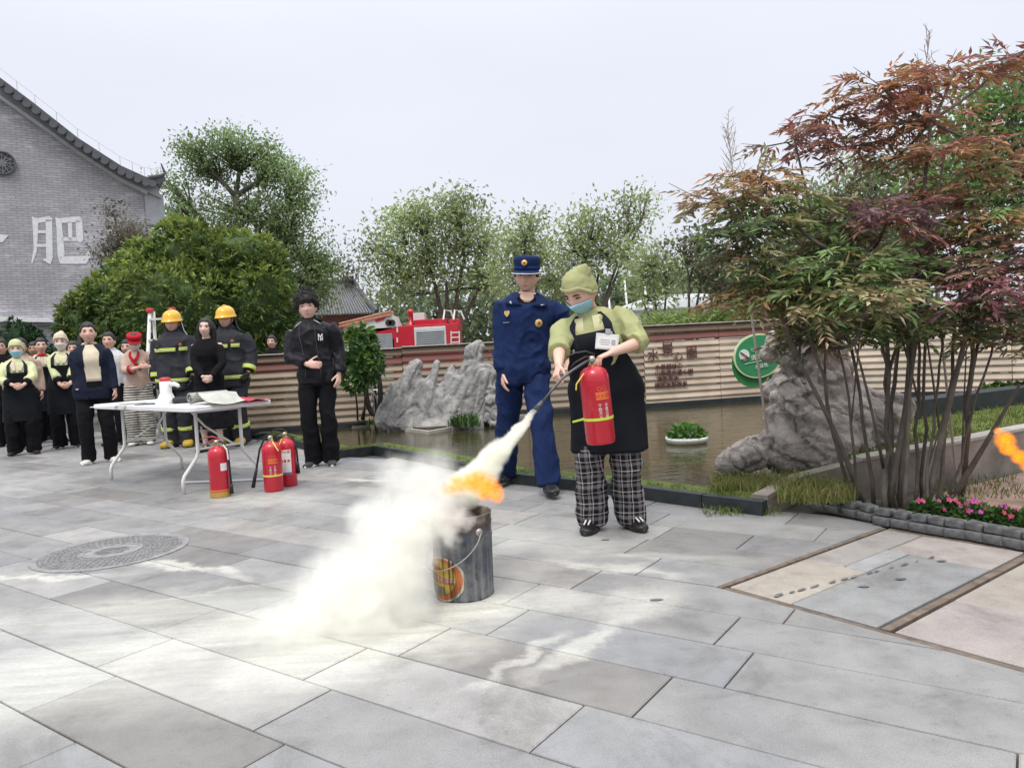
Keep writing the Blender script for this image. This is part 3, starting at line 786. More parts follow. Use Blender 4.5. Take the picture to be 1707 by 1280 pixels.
for s, a_, u_, h in (('请勿嬉水', 6, -2, 8.5), ('水深处', 2, -18, 6.5), ('○', -8, 11, 6)):
    put_text(text_mesh(s, h * pxm * 1.15, .004, spacing=1.15), sc + ax * a_ * pxm + up * u_ * pxm - Vector((0, .024, 0)), ax, up, sg, 'lettering', MAT_SIGNW, so)
q = MB(); q.tube([(.13, .05, 0), (.13, .05, sc.z - .1)], .02, 10); q.build('post', MAT_SIGN, sg)

# floating planter bowl
pc = G(1145, 738, .06)
pl = empty('floating_planter', (pc.x, pc.y, .06), 0, 'white bowl planter of green leaves floating on the pond', 'planter')
q = MB(); q.lathe([(.13, -.02), (.19, .005), (.205, .04), (.205, .06), (.185, .06), (.175, .03)], 32); q.build('bowl', pm('white_plastic', (0.72, 0.72, 0.69), .4, .08), pl, True)

def leaves(name, P, Dn, L, Wd, C, mat, parent=None, fold=0.0, up=None):
    """leaf blades: P bases (n,3), Dn directions, L lengths, Wd widths, C colours; a 6-vertex pointed leaf with a fold"""
    n = len(P); P = np.asarray(P, float); D = np.asarray(Dn, float); D /= np.maximum(np.linalg.norm(D, axis=1, keepdims=True), 1e-6)
    if up is None: up = nrng.normal(0, 1, (n, 3)) * .55 + np.array([0, 0, 1.0])
    S = np.cross(D, up); S /= np.maximum(np.linalg.norm(S, axis=1, keepdims=True), 1e-6); Nn = np.cross(S, D)
    L = np.broadcast_to(np.asarray(L, float), (n,))[:, None]; Wd = np.broadcast_to(np.asarray(Wd, float), (n,))[:, None]
    dr = -0.18 * L * nrng.uniform(.2, 1.2, (n, 1))
    V = np.stack([P, P + D * L * .42 + S * Wd * .5 + Nn * Wd * .12, P + D * L + Nn * dr, P + D * L * .42 - S * Wd * .5 + Nn * Wd * .12], 1)
    b = np.arange(n)[:, None] * 4
    F = np.concatenate([b + np.array([[0, 1, 2]]), b + np.array([[0, 2, 3]])], 0)
    return link_mesh(name, fast_mesh(name, V.reshape(-1, 3), F, np.tile(np.asarray(C, float), (2, 1))), mat, parent)
MAT_LEAF = leaf_mat('leaf', (1, 1, 1), .3, .45)
def dome_leaves(name, c, r, n, L, Wd, cols, parent, zmin=-.1):
    D = nrng.normal(0, 1, (n, 3)); D[:, 2] = np.abs(D[:, 2]) * .9 + zmin; D /= np.linalg.norm(D, axis=1, keepdims=True)
    P = np.array(c) + D * np.array(r) * nrng.uniform(.55, 1.0, (n, 1)) ** .5
    C = np.array(cols)[nrng.integers(0, len(cols), n)] * nrng.uniform(.7, 1.25, (n, 1))
    return leaves(name, P, D + nrng.normal(0, .6, (n, 3)), L * nrng.uniform(.7, 1.2, n), Wd * nrng.uniform(.8, 1.2, n), C, MAT_LEAF, parent)
dome_leaves('foliage', (0, 0, .05), (.17, .17, .13), 420, .06, .04, [(0.06, 0.15, 0.03), (0.09, 0.20, 0.04), (0.13, 0.25, 0.06)], pl)
# ---------------------------------------------------------------- trees
MAT_BARK = pm('bark', (0.10, 0.085, 0.07), 0.95, 0.4, 8, 0.6, 30, bdist=.02)
MAT_BARK2 = pm('grey_bark', (0.12, 0.10, 0.083), 0.9, 0.4, 10, 0.5, 45, bdist=.01)
MAT_TREELEAF = leaf_mat('tree_leaf', (1, 1, 1), .48, .6)
def bez(a, b, c, n):
    return [a * (1 - t) ** 2 + b * 2 * t * (1 - t) + c * t * t for t in (k / n for k in range(n + 1))]
def tree(name, label, bpx, Y, lumps, subs, per, leaf, cols, forks, tr, cat='tree', group=None, jitter=.5, spread=1.0, mat=None, bark=None, ground=0.0, depthk=1.0, twigr=1.0):
    """lumps: crown masses (px,py,rx,ry,weight) read at depth Y; forks: trunk tops (px,py)"""
    s = Y / FPX
    b = W(bpx[0], bpx[1], Y); base = Vector((b.x, Y, ground))
    root = empty(name, base, 0, label, cat, group)
    br = MB(); tops = []
    for fx, fy in forks:
        f = W(fx, fy, Y) - base; f.y += rng.uniform(-.3, .3)
        mid = Vector((f.x * .25, f.y * .2, f.z * .55))
        pts = bez(Vector((rng.uniform(-.1, .1), 0, 0)), mid, f, 7)
        br.tube(pts, [tr * (1 - .55 * k / 7) for k in range(8)], 8); tops.append(f)
    wsum = sum(l[4] for l in lumps); P = []
    for px, py, rx, ry, w in lumps:
        c = W(px, py, Y) - base; k = max(2, round(subs * w / wsum))
        f = min(tops, key=lambda t: (t - c).length + (5 if t.z > c.z + .3 else 0))
        hub = f + (c - f) * .6 + Vector((0, rng.uniform(-.4, .4), -.1))
        br.tube(bez(f, (f + hub) / 2 + Vector((0, 0, .12)), hub, 5), [tr * .42 * twigr * (1 - .45 * q / 5) for q in range(6)], 6)
        for _ in range(k):
            d = nrng.normal(0, 1, 3); d /= np.linalg.norm(d); rr = rng.random() ** .45
            q = c + Vector((d[0] * rx * s * rr, d[1] * (rx + ry) * .5 * s * rr * depthk, d[2] * ry * s * rr))
            m = (hub + q) / 2 + Vector((rng.uniform(-.1, .1), rng.uniform(-.1, .1), rng.uniform(-.02, .2)))
            br.tube(bez(hub, m, q, 4), [tr * .17 * twigr * (1 - .7 * z / 4) for z in range(5)], 5, cap=False)
            P.append(q)
    br.build('trunk', bark or MAT_BARK, root, True)
    P = np.repeat(np.array(P), per, axis=0); n = len(P)
    P = P + nrng.normal(0, 1, (n, 3)) * np.array([1, 1, .65]) * leaf * 2.2 * spread
    D = nrng.normal(0, 1, (n, 3)) + np.array([0, 0, -.15])
    tone = np.clip(.85 + .45 * fbm(P * (0.9 / max(leaf * 8, .2)), 2), .55, 1.35)[:, None]
    C = np.array(cols)[nrng.integers(0, len(cols), n)] * nrng.uniform(.75, 1.25, (n, 1)) * tone
    leaves('crown', P, D, leaf * nrng.uniform(.7, 1.3, n), leaf * .5 * nrng.uniform(.7, 1.3, n), C, mat or MAT_TREELEAF, root)
    return root
TG = [(0.26, 0.36, 0.15), (0.31, 0.41, 0.175), (0.23, 0.33, 0.15)]
TY = [(0.40, 0.48, 0.22), (0.44, 0.51, 0.25), (0.35, 0.44, 0.20)]
tree('tall_tree', 'tall broad green tree behind the gable end of the brick hall', (430, 640), 34,
     [(400, 250, 62, 34, 9), (345, 275, 38, 40, 5), (455, 285, 40, 40, 6), (325, 250, 26, 26, 2), (500, 320, 34, 40, 4), (290, 310, 26, 24, 2), (300, 355, 38, 35, 4), (400, 350, 70, 45, 8), (480, 375, 52, 50, 8), (520, 430, 40, 50, 7), (440, 430, 80, 50, 9), (330, 410, 60, 50, 6), (500, 480, 60, 40, 6), (545, 455, 18, 40, 2)],
     430, 52, .18, TG, [(395, 330), (430, 380), (470, 420), (350, 390)], .32, spread=.95)
tree('thin_tree', 'thin grey leafless looking tree right of the pavilion roof', (585, 640), 42, [(575, 450, 22, 34, 3), (590, 470, 18, 22, 2)], 40, 10, .22, [(0.16, 0.17, 0.12)], [(580, 490)], .12)
tree('brown_shrub_tree', 'sparse brownish tree in front of the white painted characters', (225, 600), 18.5,
     [(215, 385, 30, 18, 3), (225, 405, 28, 25, 4), (190, 415, 24, 14, 2.5), (205, 430, 26, 18, 3), (185, 355, 16, 14, .8), (180, 425, 14, 18, 1.2)], 90, 26, .10, [(0.19, 0.165, 0.13), (0.22, 0.19, 0.145), (0.16, 0.165, 0.10)], [(205, 395), (190, 360), (222, 430)], .06, jitter=.3)
tree('open_tree', 'light green open crowned tree behind the fire engine', (752, 640), 35,
     [(700, 360, 45, 30, 5), (760, 350, 45, 32, 6), (655, 375, 30, 26, 3), (640, 420, 38, 24, 4), (705, 415, 60, 40, 7), (770, 400, 55, 45, 8), (815, 400, 28, 40, 4), (660, 460, 42, 22, 4), (725, 460, 60, 22, 4), (800, 455, 38, 30, 4), (665, 490, 34, 14, 2), (815, 470, 25, 25, 2)],
     300, 30, .23, TY + TG[:1], [(720, 455), (745, 470), (775, 430), (800, 480)], .15)
tree('young_tree', 'slim pale green tree just behind the officer in the navy cap', (872, 640), 24,
     [(872, 385, 26, 28, 3), (860, 420, 34, 34, 4), (905, 430, 34, 40, 4), (925, 470, 30, 40, 3), (850, 460, 30, 30, 3), (890, 365, 16, 14, 1)], 140, 24, .15, TY, [(875, 440), (900, 460)], .06)
tree('young_tree', 'tall loose pale green tree rising above the woman in the green cap', (985, 640), 23,
     [(965, 350, 12, 12, .8), (990, 375, 36, 30, 4), (955, 400, 34, 34, 4), (1005, 420, 44, 36, 5), (1045, 335, 14, 22, 1.4), (1045, 375, 22, 30, 3), (1075, 345, 14, 26, 1.4), (965, 440, 40, 30, 3), (1040, 430, 34, 34, 4)],
     210, 20, .14, TY, [(975, 440), (1000, 450), (1030, 440), (1045, 420), (960, 460)], .07, twigr=1.3)
tree('young_tree', 'low twiggy pale tree between the woman and the red shrub', (1105, 640), 21,
     [(1090, 430, 34, 34, 3), (1070, 460, 26, 24, 2), (1115, 460, 34, 34, 3), (1085, 500, 34, 20, 2)], 120, 16, .13, TY, [(1085, 470), (1110, 480), (1070, 490)], .05, twigr=1.4)
tree('young_tree', 'sparse grey twigged tree nearest the left side of the red shrub', (1150, 640), 17,
     [(1150, 420, 30, 34, 3), (1175, 450, 30, 34, 3), (1200, 470, 30, 40, 3), (1165, 395, 24, 16, 1.2), (1210, 430, 24, 30, 2)], 120, 14, .12, [(0.17, 0.19, 0.10), (0.14, 0.17, 0.08), (0.2, 0.2, 0.14)], [(1150, 470), (1170, 480), (1195, 490)], .05, twigr=1.4)
for lab, bx, Y, lumps in (('bright green bamboo like tree at the right edge behind the red shrub', 1660, 11.5, [(1640, 190, 50, 50, 5), (1690, 150, 40, 50, 4), (1610, 250, 50, 55, 5), (1680, 260, 60, 60, 6), (1640, 330, 70, 45, 6), (1720, 330, 60, 80, 5), (1570, 320, 50, 45, 4), (1760, 220, 60, 90, 5)]),
                         ('pale green tree seen through the gaps of the red shrub', 1420, 14.0, [(1400, 340, 60, 45, 5), (1450, 300, 50, 50, 4), (1350, 380, 50, 40, 4), (1480, 370, 60, 50, 5), (1540, 290, 50, 50, 4), (1420, 410, 70, 40, 4), (1300, 430, 50, 40, 3)])):
    tree('garden_tree', lab, (bx, 640), Y, lumps, 230, 30, .11 if Y < 13 else .12, [(0.20, 0.31, 0.10), (0.24, 0.36, 0.12), (0.17, 0.27, 0.09)] if Y < 13 else [(0.30, 0.36, 0.19), (0.34, 0.40, 0.22)], [(bx - 20, 330), (bx + 20, 300)], .05)

# bare seed plumes above the shrub
for lab, bx, by, tx, ty, Y in (('bare pale plume of twigs above the top of the red shrub', 1530, 200, 1550, 62, 4.9), ('bare pale plume of twigs left of the red shrub top', 1225, 320, 1212, 205, 5.2)):
    q = MB(); a, b = W(bx, by, Y), W(tx, ty, Y); base = Vector((a.x + .2, Y, 0.0))
    q.tube(bez(Vector((0, 0, 0)), (a - base) * .6, a - base, 5), .009, 5)
    q.tube([a - base, b - base], [.006, .002], 5)
    for k in range(16):
        t = .1 + .85 * k / 16; p = (a + (b - a) * t) - base; sd_ = 1 if k % 2 else -1
        e_ = p + Vector((sd_ * rng.uniform(.05, .13) * (1.1 - t), rng.uniform(-.05, .05), rng.uniform(.06, .16)))
        q.tube([p, (p + e_) / 2 + Vector((0, 0, -.008)), e_], [.003, .0025, .0012], 4)
        for j in range(4):
            f = p + (e_ - p) * (.3 + .18 * j); q.tube([f, f + Vector((rng.uniform(-.04, .04), rng.uniform(-.03, .03), rng.uniform(.01, .05)))], [.0022, .001], 4)
    o = q.build('twig_plume', pm('pale_twig', (0.36, 0.31, 0.27), .9), None); o.location = base
    props(o, lab, 'twigs')

# ---------------------------------------------------------------- the big clipped evergreen
def shell_bush(name, label, base, lumps, n, L, Wd, cols, tipcols, core=.86, cat='bush', mat=None, tip=.45, group=None, trunk=True):
    root = empty(name, base, 0, label, cat, group)
    q = MB(); base = Vector(base); P = []; D = []
    for c, r in lumps:
        q.ell(Vector(c) - base, tuple(x * core for x in r), 14)
    w = np.array([r[0] * r[2] for c, r in lumps]); w = w / w.sum()
    cs = np.array([tuple(Vector(c) - base) for c, r in lumps]); rs = np.array([r for c, r in lumps])
    tot = 0
    while tot < n:
        k = nrng.choice(len(lumps), 4000, p=w); d = nrng.normal(0, 1, (4000, 3)); d /= np.linalg.norm(d, axis=1, keepdims=True)
        lump = 1 + .10 * fbm(d * 3.0 + k[:, None] * 7.7, 3)
        p = cs[k] + d * rs[k] * (lump * nrng.uniform(.88, 1.06, 4000))[:, None]
        ins = np.zeros(4000, bool)
        for j in range(len(lumps)):
            ins |= (np.linalg.norm((p - cs[j]) / rs[j], axis=1) < .80) & (k != j)
        keep = ~ins & (p[:, 2] > -.05 + base.z * 0)
        P.append(p[keep]); D.append(d[keep]); tot += keep.sum()
    P = np.concatenate(P)[:n]; D = np.concatenate(D)[:n]
    me = remesh(q, max(.03, float(rs.max()) * .05), 3); V = get_v(me); Nn = get_n(me)
    set_v(me, V + Nn * (.09 * float(rs.max()) * fbm(V * (2.2 / float(rs.max())), 3))[:, None])
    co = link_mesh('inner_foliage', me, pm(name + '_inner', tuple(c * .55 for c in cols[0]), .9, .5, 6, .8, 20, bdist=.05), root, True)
    m = len(P) // 6; per = 6                                   # rosettes of six
    P = np.repeat(P[:m], per, axis=0); D0 = np.repeat(D[:m], per, axis=0)
    isT = np.repeat(nrng.random(m) < tip * np.clip(.35 + .9 * D[:m, 2], .1, 1.2), per)
    Dd = D0 * .8 + nrng.normal(0, .75, P.shape) + np.array([0, 0, .1])
    tone = np.clip(.85 + .5 * fbm(P * (1.6 / float(rs.max())), 2), .5, 1.3)[:, None]
    C = np.where(isT[:, None], np.array(tipcols)[nrng.integers(0, len(tipcols), len(P))], np.array(cols)[nrng.integers(0, len(cols), len(P))]) * nrng.uniform(.75, 1.2, (len(P), 1)) * tone
    leaves('crown', P + nrng.normal(0, L * .15, P.shape), Dd, L * nrng.uniform(.7, 1.2, len(P)), Wd * nrng.uniform(.8, 1.2, len(P)), C, mat or MAT_LEAF, root)
    if trunk:
        t = MB(); t.tube([(0, 0, 0), (.05, 0, .6), (0, .05, 1.2)], [.14, .11, .07], 8); t.build('trunk', MAT_BARK, root, True)
    return root
YH = 15.5; sH = YH / FPX
def LB(px, py, rx, ry, Y=YH, k=.85): return (W(px, py, Y), (rx * Y / FPX, (rx + ry) * .5 * Y / FPX * k, ry * Y / FPX))
bh = W(310, 640, YH)
shell_bush('evergreen_bush', 'huge dome shaped evergreen bush with yellow green tips behind the firefighters', (bh.x, YH, 0),
           [LB(330, 430, 75, 48), LB(300, 395, 38, 28), LB(395, 440, 80, 52, YH - .2), LB(260, 470, 80, 55), LB(205, 510, 72, 55, YH - .3), LB(165, 545, 60, 60, YH - .3), LB(300, 530, 120, 90, YH - .6), LB(420, 510, 70, 80, YH - .4), LB(450, 560, 45, 70, YH), LB(360, 470, 60, 40, YH - .5), LB(240, 430, 30, 30), LB(420, 600, 80, 60, YH - .3), LB(230, 600, 110, 60, YH - .4)],
           26000, .15, .055, [(0.115, 0.195, 0.055), (0.14, 0.225, 0.06), (0.095, 0.165, 0.055)], [(0.30, 0.38, 0.08), (0.25, 0.34, 0.08), (0.34, 0.40, 0.11)], tip=.75)
# dark shrub filling below the bush behind the staff
hb = W(90, 640, 18.5)
shell_bush('hedge', 'dark green creeper hedge at the foot of the brick hall', (hb.x, 18.5, 0), [LB(30, 575, 26, 40, 18.5), LB(50, 580, 20, 36, 18.5), LB(100, 620, 70, 40, 17.5)], 3500, .12, .06, [(0.03, 0.08, 0.03), (0.025, 0.065, 0.025)], [(0.05, 0.12, 0.04)], tip=.2, cat='hedge', trunk=False)

# small leafy tree on the pond island
YS = 9.55
sb = G(602, 705, .1)
st = shell_bush('pond_shrub', 'small leafy green tree on two bare stems beside the man in the black jacket', (sb.x, sb.y, .1),
                [LB(598, 580, 30, 26, YS), LB(612, 605, 24, 32, YS), LB(590, 620, 24, 30, YS), LB(600, 560, 20, 16, YS)], 1500, .085, .05, [(0.08, 0.17, 0.045), (0.10, 0.2, 0.055)], [(0.2, 0.32, 0.07), (0.23, 0.36, 0.08)], core=.6, cat='small tree', trunk=False)
q = MB()
for x0, x1, yy in ((596, 590, 640), (606, 607, 640), (601, 615, 630)):
    a = W(x0, 706, sb.y) - Vector((sb.x, sb.y, .1)); b = W(x1, yy, YS) - Vector((sb.x, sb.y, .1)); a.z = 0
    q.tube(bez(a, (a + b) / 2 + Vector((.03, 0, 0)), b, 5), [.016, .015, .014, .012, .01, .008], 7)
q.build('stem', MAT_BARK2, st, True)
# grassy clumps in front of the left rock
for lab, x0, x1, y, cols, n, h in (('bright green leafy clump left in front of the leaning slab rock', 615, 700, 706, [(0.10, 0.19, 0.03), (0.14, 0.24, 0.035), (0.08, 0.15, 0.035)], 260, .11), ('darker green ferny clump right in front of the leaning slab rock', 748, 800, 706, [(0.08, 0.15, 0.04), (0.06, 0.12, 0.04)], 260, .17)):
    pts = [(*(G(rng.gauss((x0 + x1) / 2, (x1 - x0) / 4.5), rng.uniform(y - 5, y + 6), .11).xy), .11) for _ in range(n)]
    c = np.mean(np.array(pts), axis=0); o = blades('fern_clump', np.array(pts) - c, h, .02, cols, None, 1.0, 3); o.location = c
    props(o, lab, 'plant', 'clumps in front of the leaning rock', 'stuff')
# hedge in front of the fence far right
hr = W(1690, 690, 8.2)
shell_bush('hedge', 'dark green clipped hedge in front of the fence at the right edge', (hr.x, 8.2, 0), [LB(1660, 665, 30, 24, 8.0), LB(1700, 662, 34, 24, 8.0), LB(1745, 662, 34, 26, 8.0)], 2200, .06, .035, [(0.03, 0.07, 0.02), (0.04, 0.085, 0.025)], [(0.10, 0.16, 0.03)], cat='hedge', trunk=False)

# ---------------------------------------------------------------- the red leaved shrub (many stemmed)
sh_base = G(1500, 850)
shrub = empty('red_shrub', (sh_base.x, sh_base.y, 0), 0, 'large many stemmed shrub with bronze, purple and green leaves on the right', 'shrub')
so3 = Vector((sh_base.x, sh_base.y, 0))
cl = dict(bronze=(0.25, 0.155, 0.08), orange=(0.31, 0.16, 0.085), red=(0.245, 0.11, 0.085), purple=(0.14, 0.08, 0.088), green=(0.125, 0.19, 0.07), olive=(0.205, 0.195, 0.09), tan=(0.31, 0.255, 0.15), pink=(0.27, 0.125, 0.13), dark=(0.09, 0.11, 0.06), brown=(0.19, 0.135, 0.085))
PLATES = [
    (1205, 335, 70, 18, 4.3, 20, 'olive bronze brown'), (1265, 300, 60, 26, 4.4, 26, 'bronze olive orange'), (1300, 345, 70, 30, 4.3, 34, 'olive green green'), (1245, 385, 64, 30, 4.2, 28, 'dark olive green'), (1235, 425, 46, 26, 4.2, 18, 'olive brown dark'),
    (1385, 195, 66, 18, 4.6, 17, 'red purple bronze'), (1325, 235, 55, 15, 4.5, 12, 'red purple brown'), (1470, 145, 76, 24, 4.5, 28, 'bronze red orange'), (1590, 120, 80, 20, 4.6, 22, 'red orange bronze'), (1690, 92, 60, 18, 4.5, 12, 'red purple'), (1410, 245, 66, 26, 4.7, 20, 'purple brown red'),
    (1515, 205, 76, 24, 4.6, 26, 'bronze red orange'), (1575, 250, 66, 16, 4.3, 16, 'red bronze'), (1480, 270, 46, 22, 4.7, 12, 'olive green red'), (1640, 232, 44, 14, 4.4, 8, 'red bronze'), (1545, 170, 60, 20, 4.8, 16, 'red orange'),
    (1480, 365, 70, 30, 4.2, 34, 'purple purple red'), (1545, 330, 66, 24, 4.5, 26, 'bronze red brown'), (1420, 330, 36, 16, 4.7, 8, 'olive purple'), (1645, 370, 76, 36, 4.4, 38, 'orange olive green'), (1590, 395, 66, 30, 4.5, 28, 'olive green red'), (1380, 395, 60, 26, 4.4, 30, 'olive green brown'),
    (1400, 440, 90, 34, 4.15, 60, 'green green olive'), (1310, 455, 74, 38, 4.3, 48, 'green green olive'), (1445, 490, 84, 36, 4.05, 50, 'green tan olive'), (1360, 500, 76, 34, 4.15, 42, 'green tan olive'), (1250, 500, 58, 30, 4.3, 34, 'bronze brown olive'), (1335, 552, 40, 20, 4.4, 16, 'brown olive tan'),
    (1560, 445, 80, 40, 4.4, 46, 'green olive purple'), (1655, 455, 76, 36, 4.2, 44, 'pink purple brown'), (1640, 500, 80, 34, 4.1, 38, 'pink purple dark'), (1500, 535, 76, 28, 4.4, 34, 'dark green olive'), (1590, 540, 80, 34, 4.4, 40, 'green dark olive'), (1400, 545, 76, 24, 4.4, 28, 'dark green brown'), (1700, 560, 60, 34, 4.3, 26, 'dark purple olive'),
    (1740, 420, 80, 90, 4.4, 50, 'red brown purple'), (1760, 250, 80, 80, 4.5, 34, 'bronze red'), (1360, 572, 46, 16, 4.5, 14, 'dark brown'), (1780, 520, 80, 60, 4.3, 36, 'purple dark'), (1610, 300, 60, 22, 4.5, 16, 'bronze olive')]
bases = [(1415, 842), (1432, 850), (1455, 846), (1474, 855), (1492, 850), (1508, 858), (1526, 848), (1545, 856), (1562, 846), (1582, 838), (1605, 830), (1485, 838), (1536, 836)]
stem = []
for i, (bx, by) in enumerate(bases):
    b = G(bx, by); b.z = -.01
    t = (i + .5) / len(bases)
    sx = bx + (bx - 1500) * rng.uniform(.5, 1.5) + rng.uniform(-50, 50); sy = rng.uniform(420, 540)
    p1 = W(sx, sy, 4.4 + rng.uniform(-.25, .35)); m = (b + p1) / 2 + Vector((-(sx - bx) * .0006, rng.uniform(-.05, .05), 0))
    q = MB(); r = rng.uniform(.008, .017)
    path = bez(b, m, p1, 9)
    path = [p + Vector((rng.gauss(0, .011), rng.gauss(0, .011), 0)) for p in path]
    q.tube([p - so3 for p in path], [r * (1.15 - .5 * k / 9) for k in range(10)], 8)
    if rng.random() < .8:
        k = rng.randint(2, 5); e_ = W(sx + rng.uniform(-90, 90), sy + rng.uniform(-40, 60), 4.4 + rng.uniform(-.3, .3))
        q.tube([p - so3 for p in bez(path[k], (path[k] + e_) / 2 + Vector((0, 0, .1)), e_, 5)], [r * .65 * (1 - .1 * z) for z in range(6)], 6)
        stem.append(e_)
    q.build('stem', MAT_BARK2, shrub, True); stem.append(p1)
for bx, by, ex, ey, Y in ((1585, 835, 1700, 640, 4.5), (1500, 850, 1552, 200, 4.5), (1545, 850, 1650, 420, 4.3), (1440, 846, 1330, 600, 4.2), (1480, 850, 1545, 420, 4.4), (1330, 600, 1295, 470, 4.25)):
    b = G(bx, by) if by > 700 else W(bx, by, Y); p1 = W(ex, ey, Y); q = MB(); path = bez(b, (b + p1) / 2 + Vector((rng.uniform(-.05, .05), 0, .03)), p1, 8)
    q.tube([p - so3 for p in path], [.021 - .0016 * k for k in range(9)], 8); q.build('stem', MAT_BARK2, shrub, True); stem.append(p1)
tw = MB(); LP, LD, LL, LW, LC, LU = [], [], [], [], [], []
for px, py, rx, ry, Y, n, cs in PLATES:
    names = cs.split(); c = W(px, py, Y); s = Y / FPX
    f = min(stem, key=lambda t: (t - c).length + (2 if t.z > c.z + .2 else 0)); m = (f + c) / 2 + Vector((0, 0, -.06))
    tw.tube([p - so3 for p in bez(f, m, c, 6)], [.012 - .0011 * k for k in range(7)], 6)
    for _ in range(int(n * 1.75)):
        d = nrng.normal(0, 1, 3); d /= np.linalg.norm(d); rr = rng.random() ** .5
        p = c + Vector((d[0] * rx * s * rr, d[1] * rx * s * rr * .75, d[2] * ry * s * rr))
        out = Vector((p.x - c.x, p.y - c.y, 0)) + Vector((rng.gauss(0, .09), rng.gauss(0, .09), rng.gauss(.015, .035)))
        out = out.normalized() if out.length > 1e-4 else Vector((1, 0, 0))
        rl = rng.uniform(.10, .2)
        if rng.random() < .35: tw.tube([c + (p - c) * .25 - so3, p - so3, p + out * rl - so3], [.0035, .0028, .0015], 4, cap=False)
        base_c = np.array(cl[rng.choice(names)]); k = rng.randint(4, 6)
        side = Vector((-out.y, out.x, 0)).normalized() if abs(out.z) < .98 else Vector((1, 0, 0))
        for j in range(k + 1):
            t = (j + .6) / (k + .6); q0 = p + out * rl * t - Vector((0, 0, .05 * t * t))
            for sgn in ((-1, 1) if j < k else (0,)):
                LP.append(q0 - so3); dd = out * (.75 if sgn else 1) + side * sgn * .85 + Vector((rng.gauss(0, .18), rng.gauss(0, .18), rng.gauss(-.22, .22)))
                LD.append(dd); LL.append(rng.uniform(.05, .088)); LW.append(rng.uniform(.015, .023)); LC.append(base_c * 1.6 * rng.uniform(.65, 1.3) * np.array([rng.uniform(.9, 1.1), rng.uniform(.9, 1.1), 1]))
tw.build('twigs', MAT_BARK2, shrub, True)
leaves('crown', np.array(LP), np.array(LD), np.array(LL), np.array(LW), np.array(LC), leaf_mat('shrub_leaf', (1, 1, 1), .3, .42), shrub)

# ---------------------------------------------------------------- far wood and haze of twigs behind the fence
def leaf_mass(name, label, boxes, n, L, cols, kind='stuff', cat='trees'):
    P = []
    for px, py, rx, ry, Y, dY in boxes:
        c = W(px, py, Y); s = Y / FPX; k = int(n * rx * ry / sum(b[2] * b[3] for b in boxes))
        d = nrng.normal(0, 1, (k, 3)); d /= np.linalg.norm(d, axis=1, keepdims=True); r = nrng.random((k, 1)) ** .4
        P.append(np.array(c) + d * r * np.array([rx * s, dY, ry * s]))
    P = np.concatenate(P); P = P[P[:, 2] > -.1]; tone = np.clip(.9 + .5 * fbm(P * .45, 3), .5, 1.4)[:, None]
    C = np.array(cols)[nrng.integers(0, len(cols), len(P))] * nrng.uniform(.8, 1.2, (len(P), 1)) * tone
    o = leaves(name, P, nrng.normal(0, 1, P.shape), L * nrng.uniform(.7, 1.3, len(P)), L * .55, C, MAT_TREELEAF)
    return props(o, label, cat, kind=kind)
leaf_mass('distant_wood', 'hazy green wood far behind the fence and the fire engine', [(680, 540, 90, 70, 55, 4), (790, 530, 80, 70, 55, 4), (900, 520, 90, 60, 52, 4), (1010, 510, 90, 60, 52, 4), (1110, 500, 90, 55, 50, 4), (1210, 490, 90, 60, 50, 4), (1320, 480, 100, 80, 48, 4), (640, 570, 60, 40, 50, 3), (1450, 470, 120, 90, 46, 4), (560, 600, 60, 30, 50, 3)], 14000, .62, [(0.20, 0.255, 0.14), (0.235, 0.29, 0.16), (0.175, 0.225, 0.13)])
leaf_mass('low_shrubs', 'loose light green shrubs just beyond the fence', [(930, 555, 70, 26, 18, 1), (1130, 540, 80, 24, 17, 1), (1240, 520, 60, 34, 16, 1)], 6000, .13, [(0.25, 0.33, 0.11), (0.21, 0.29, 0.09), (0.29, 0.36, 0.14)], cat='shrubs')

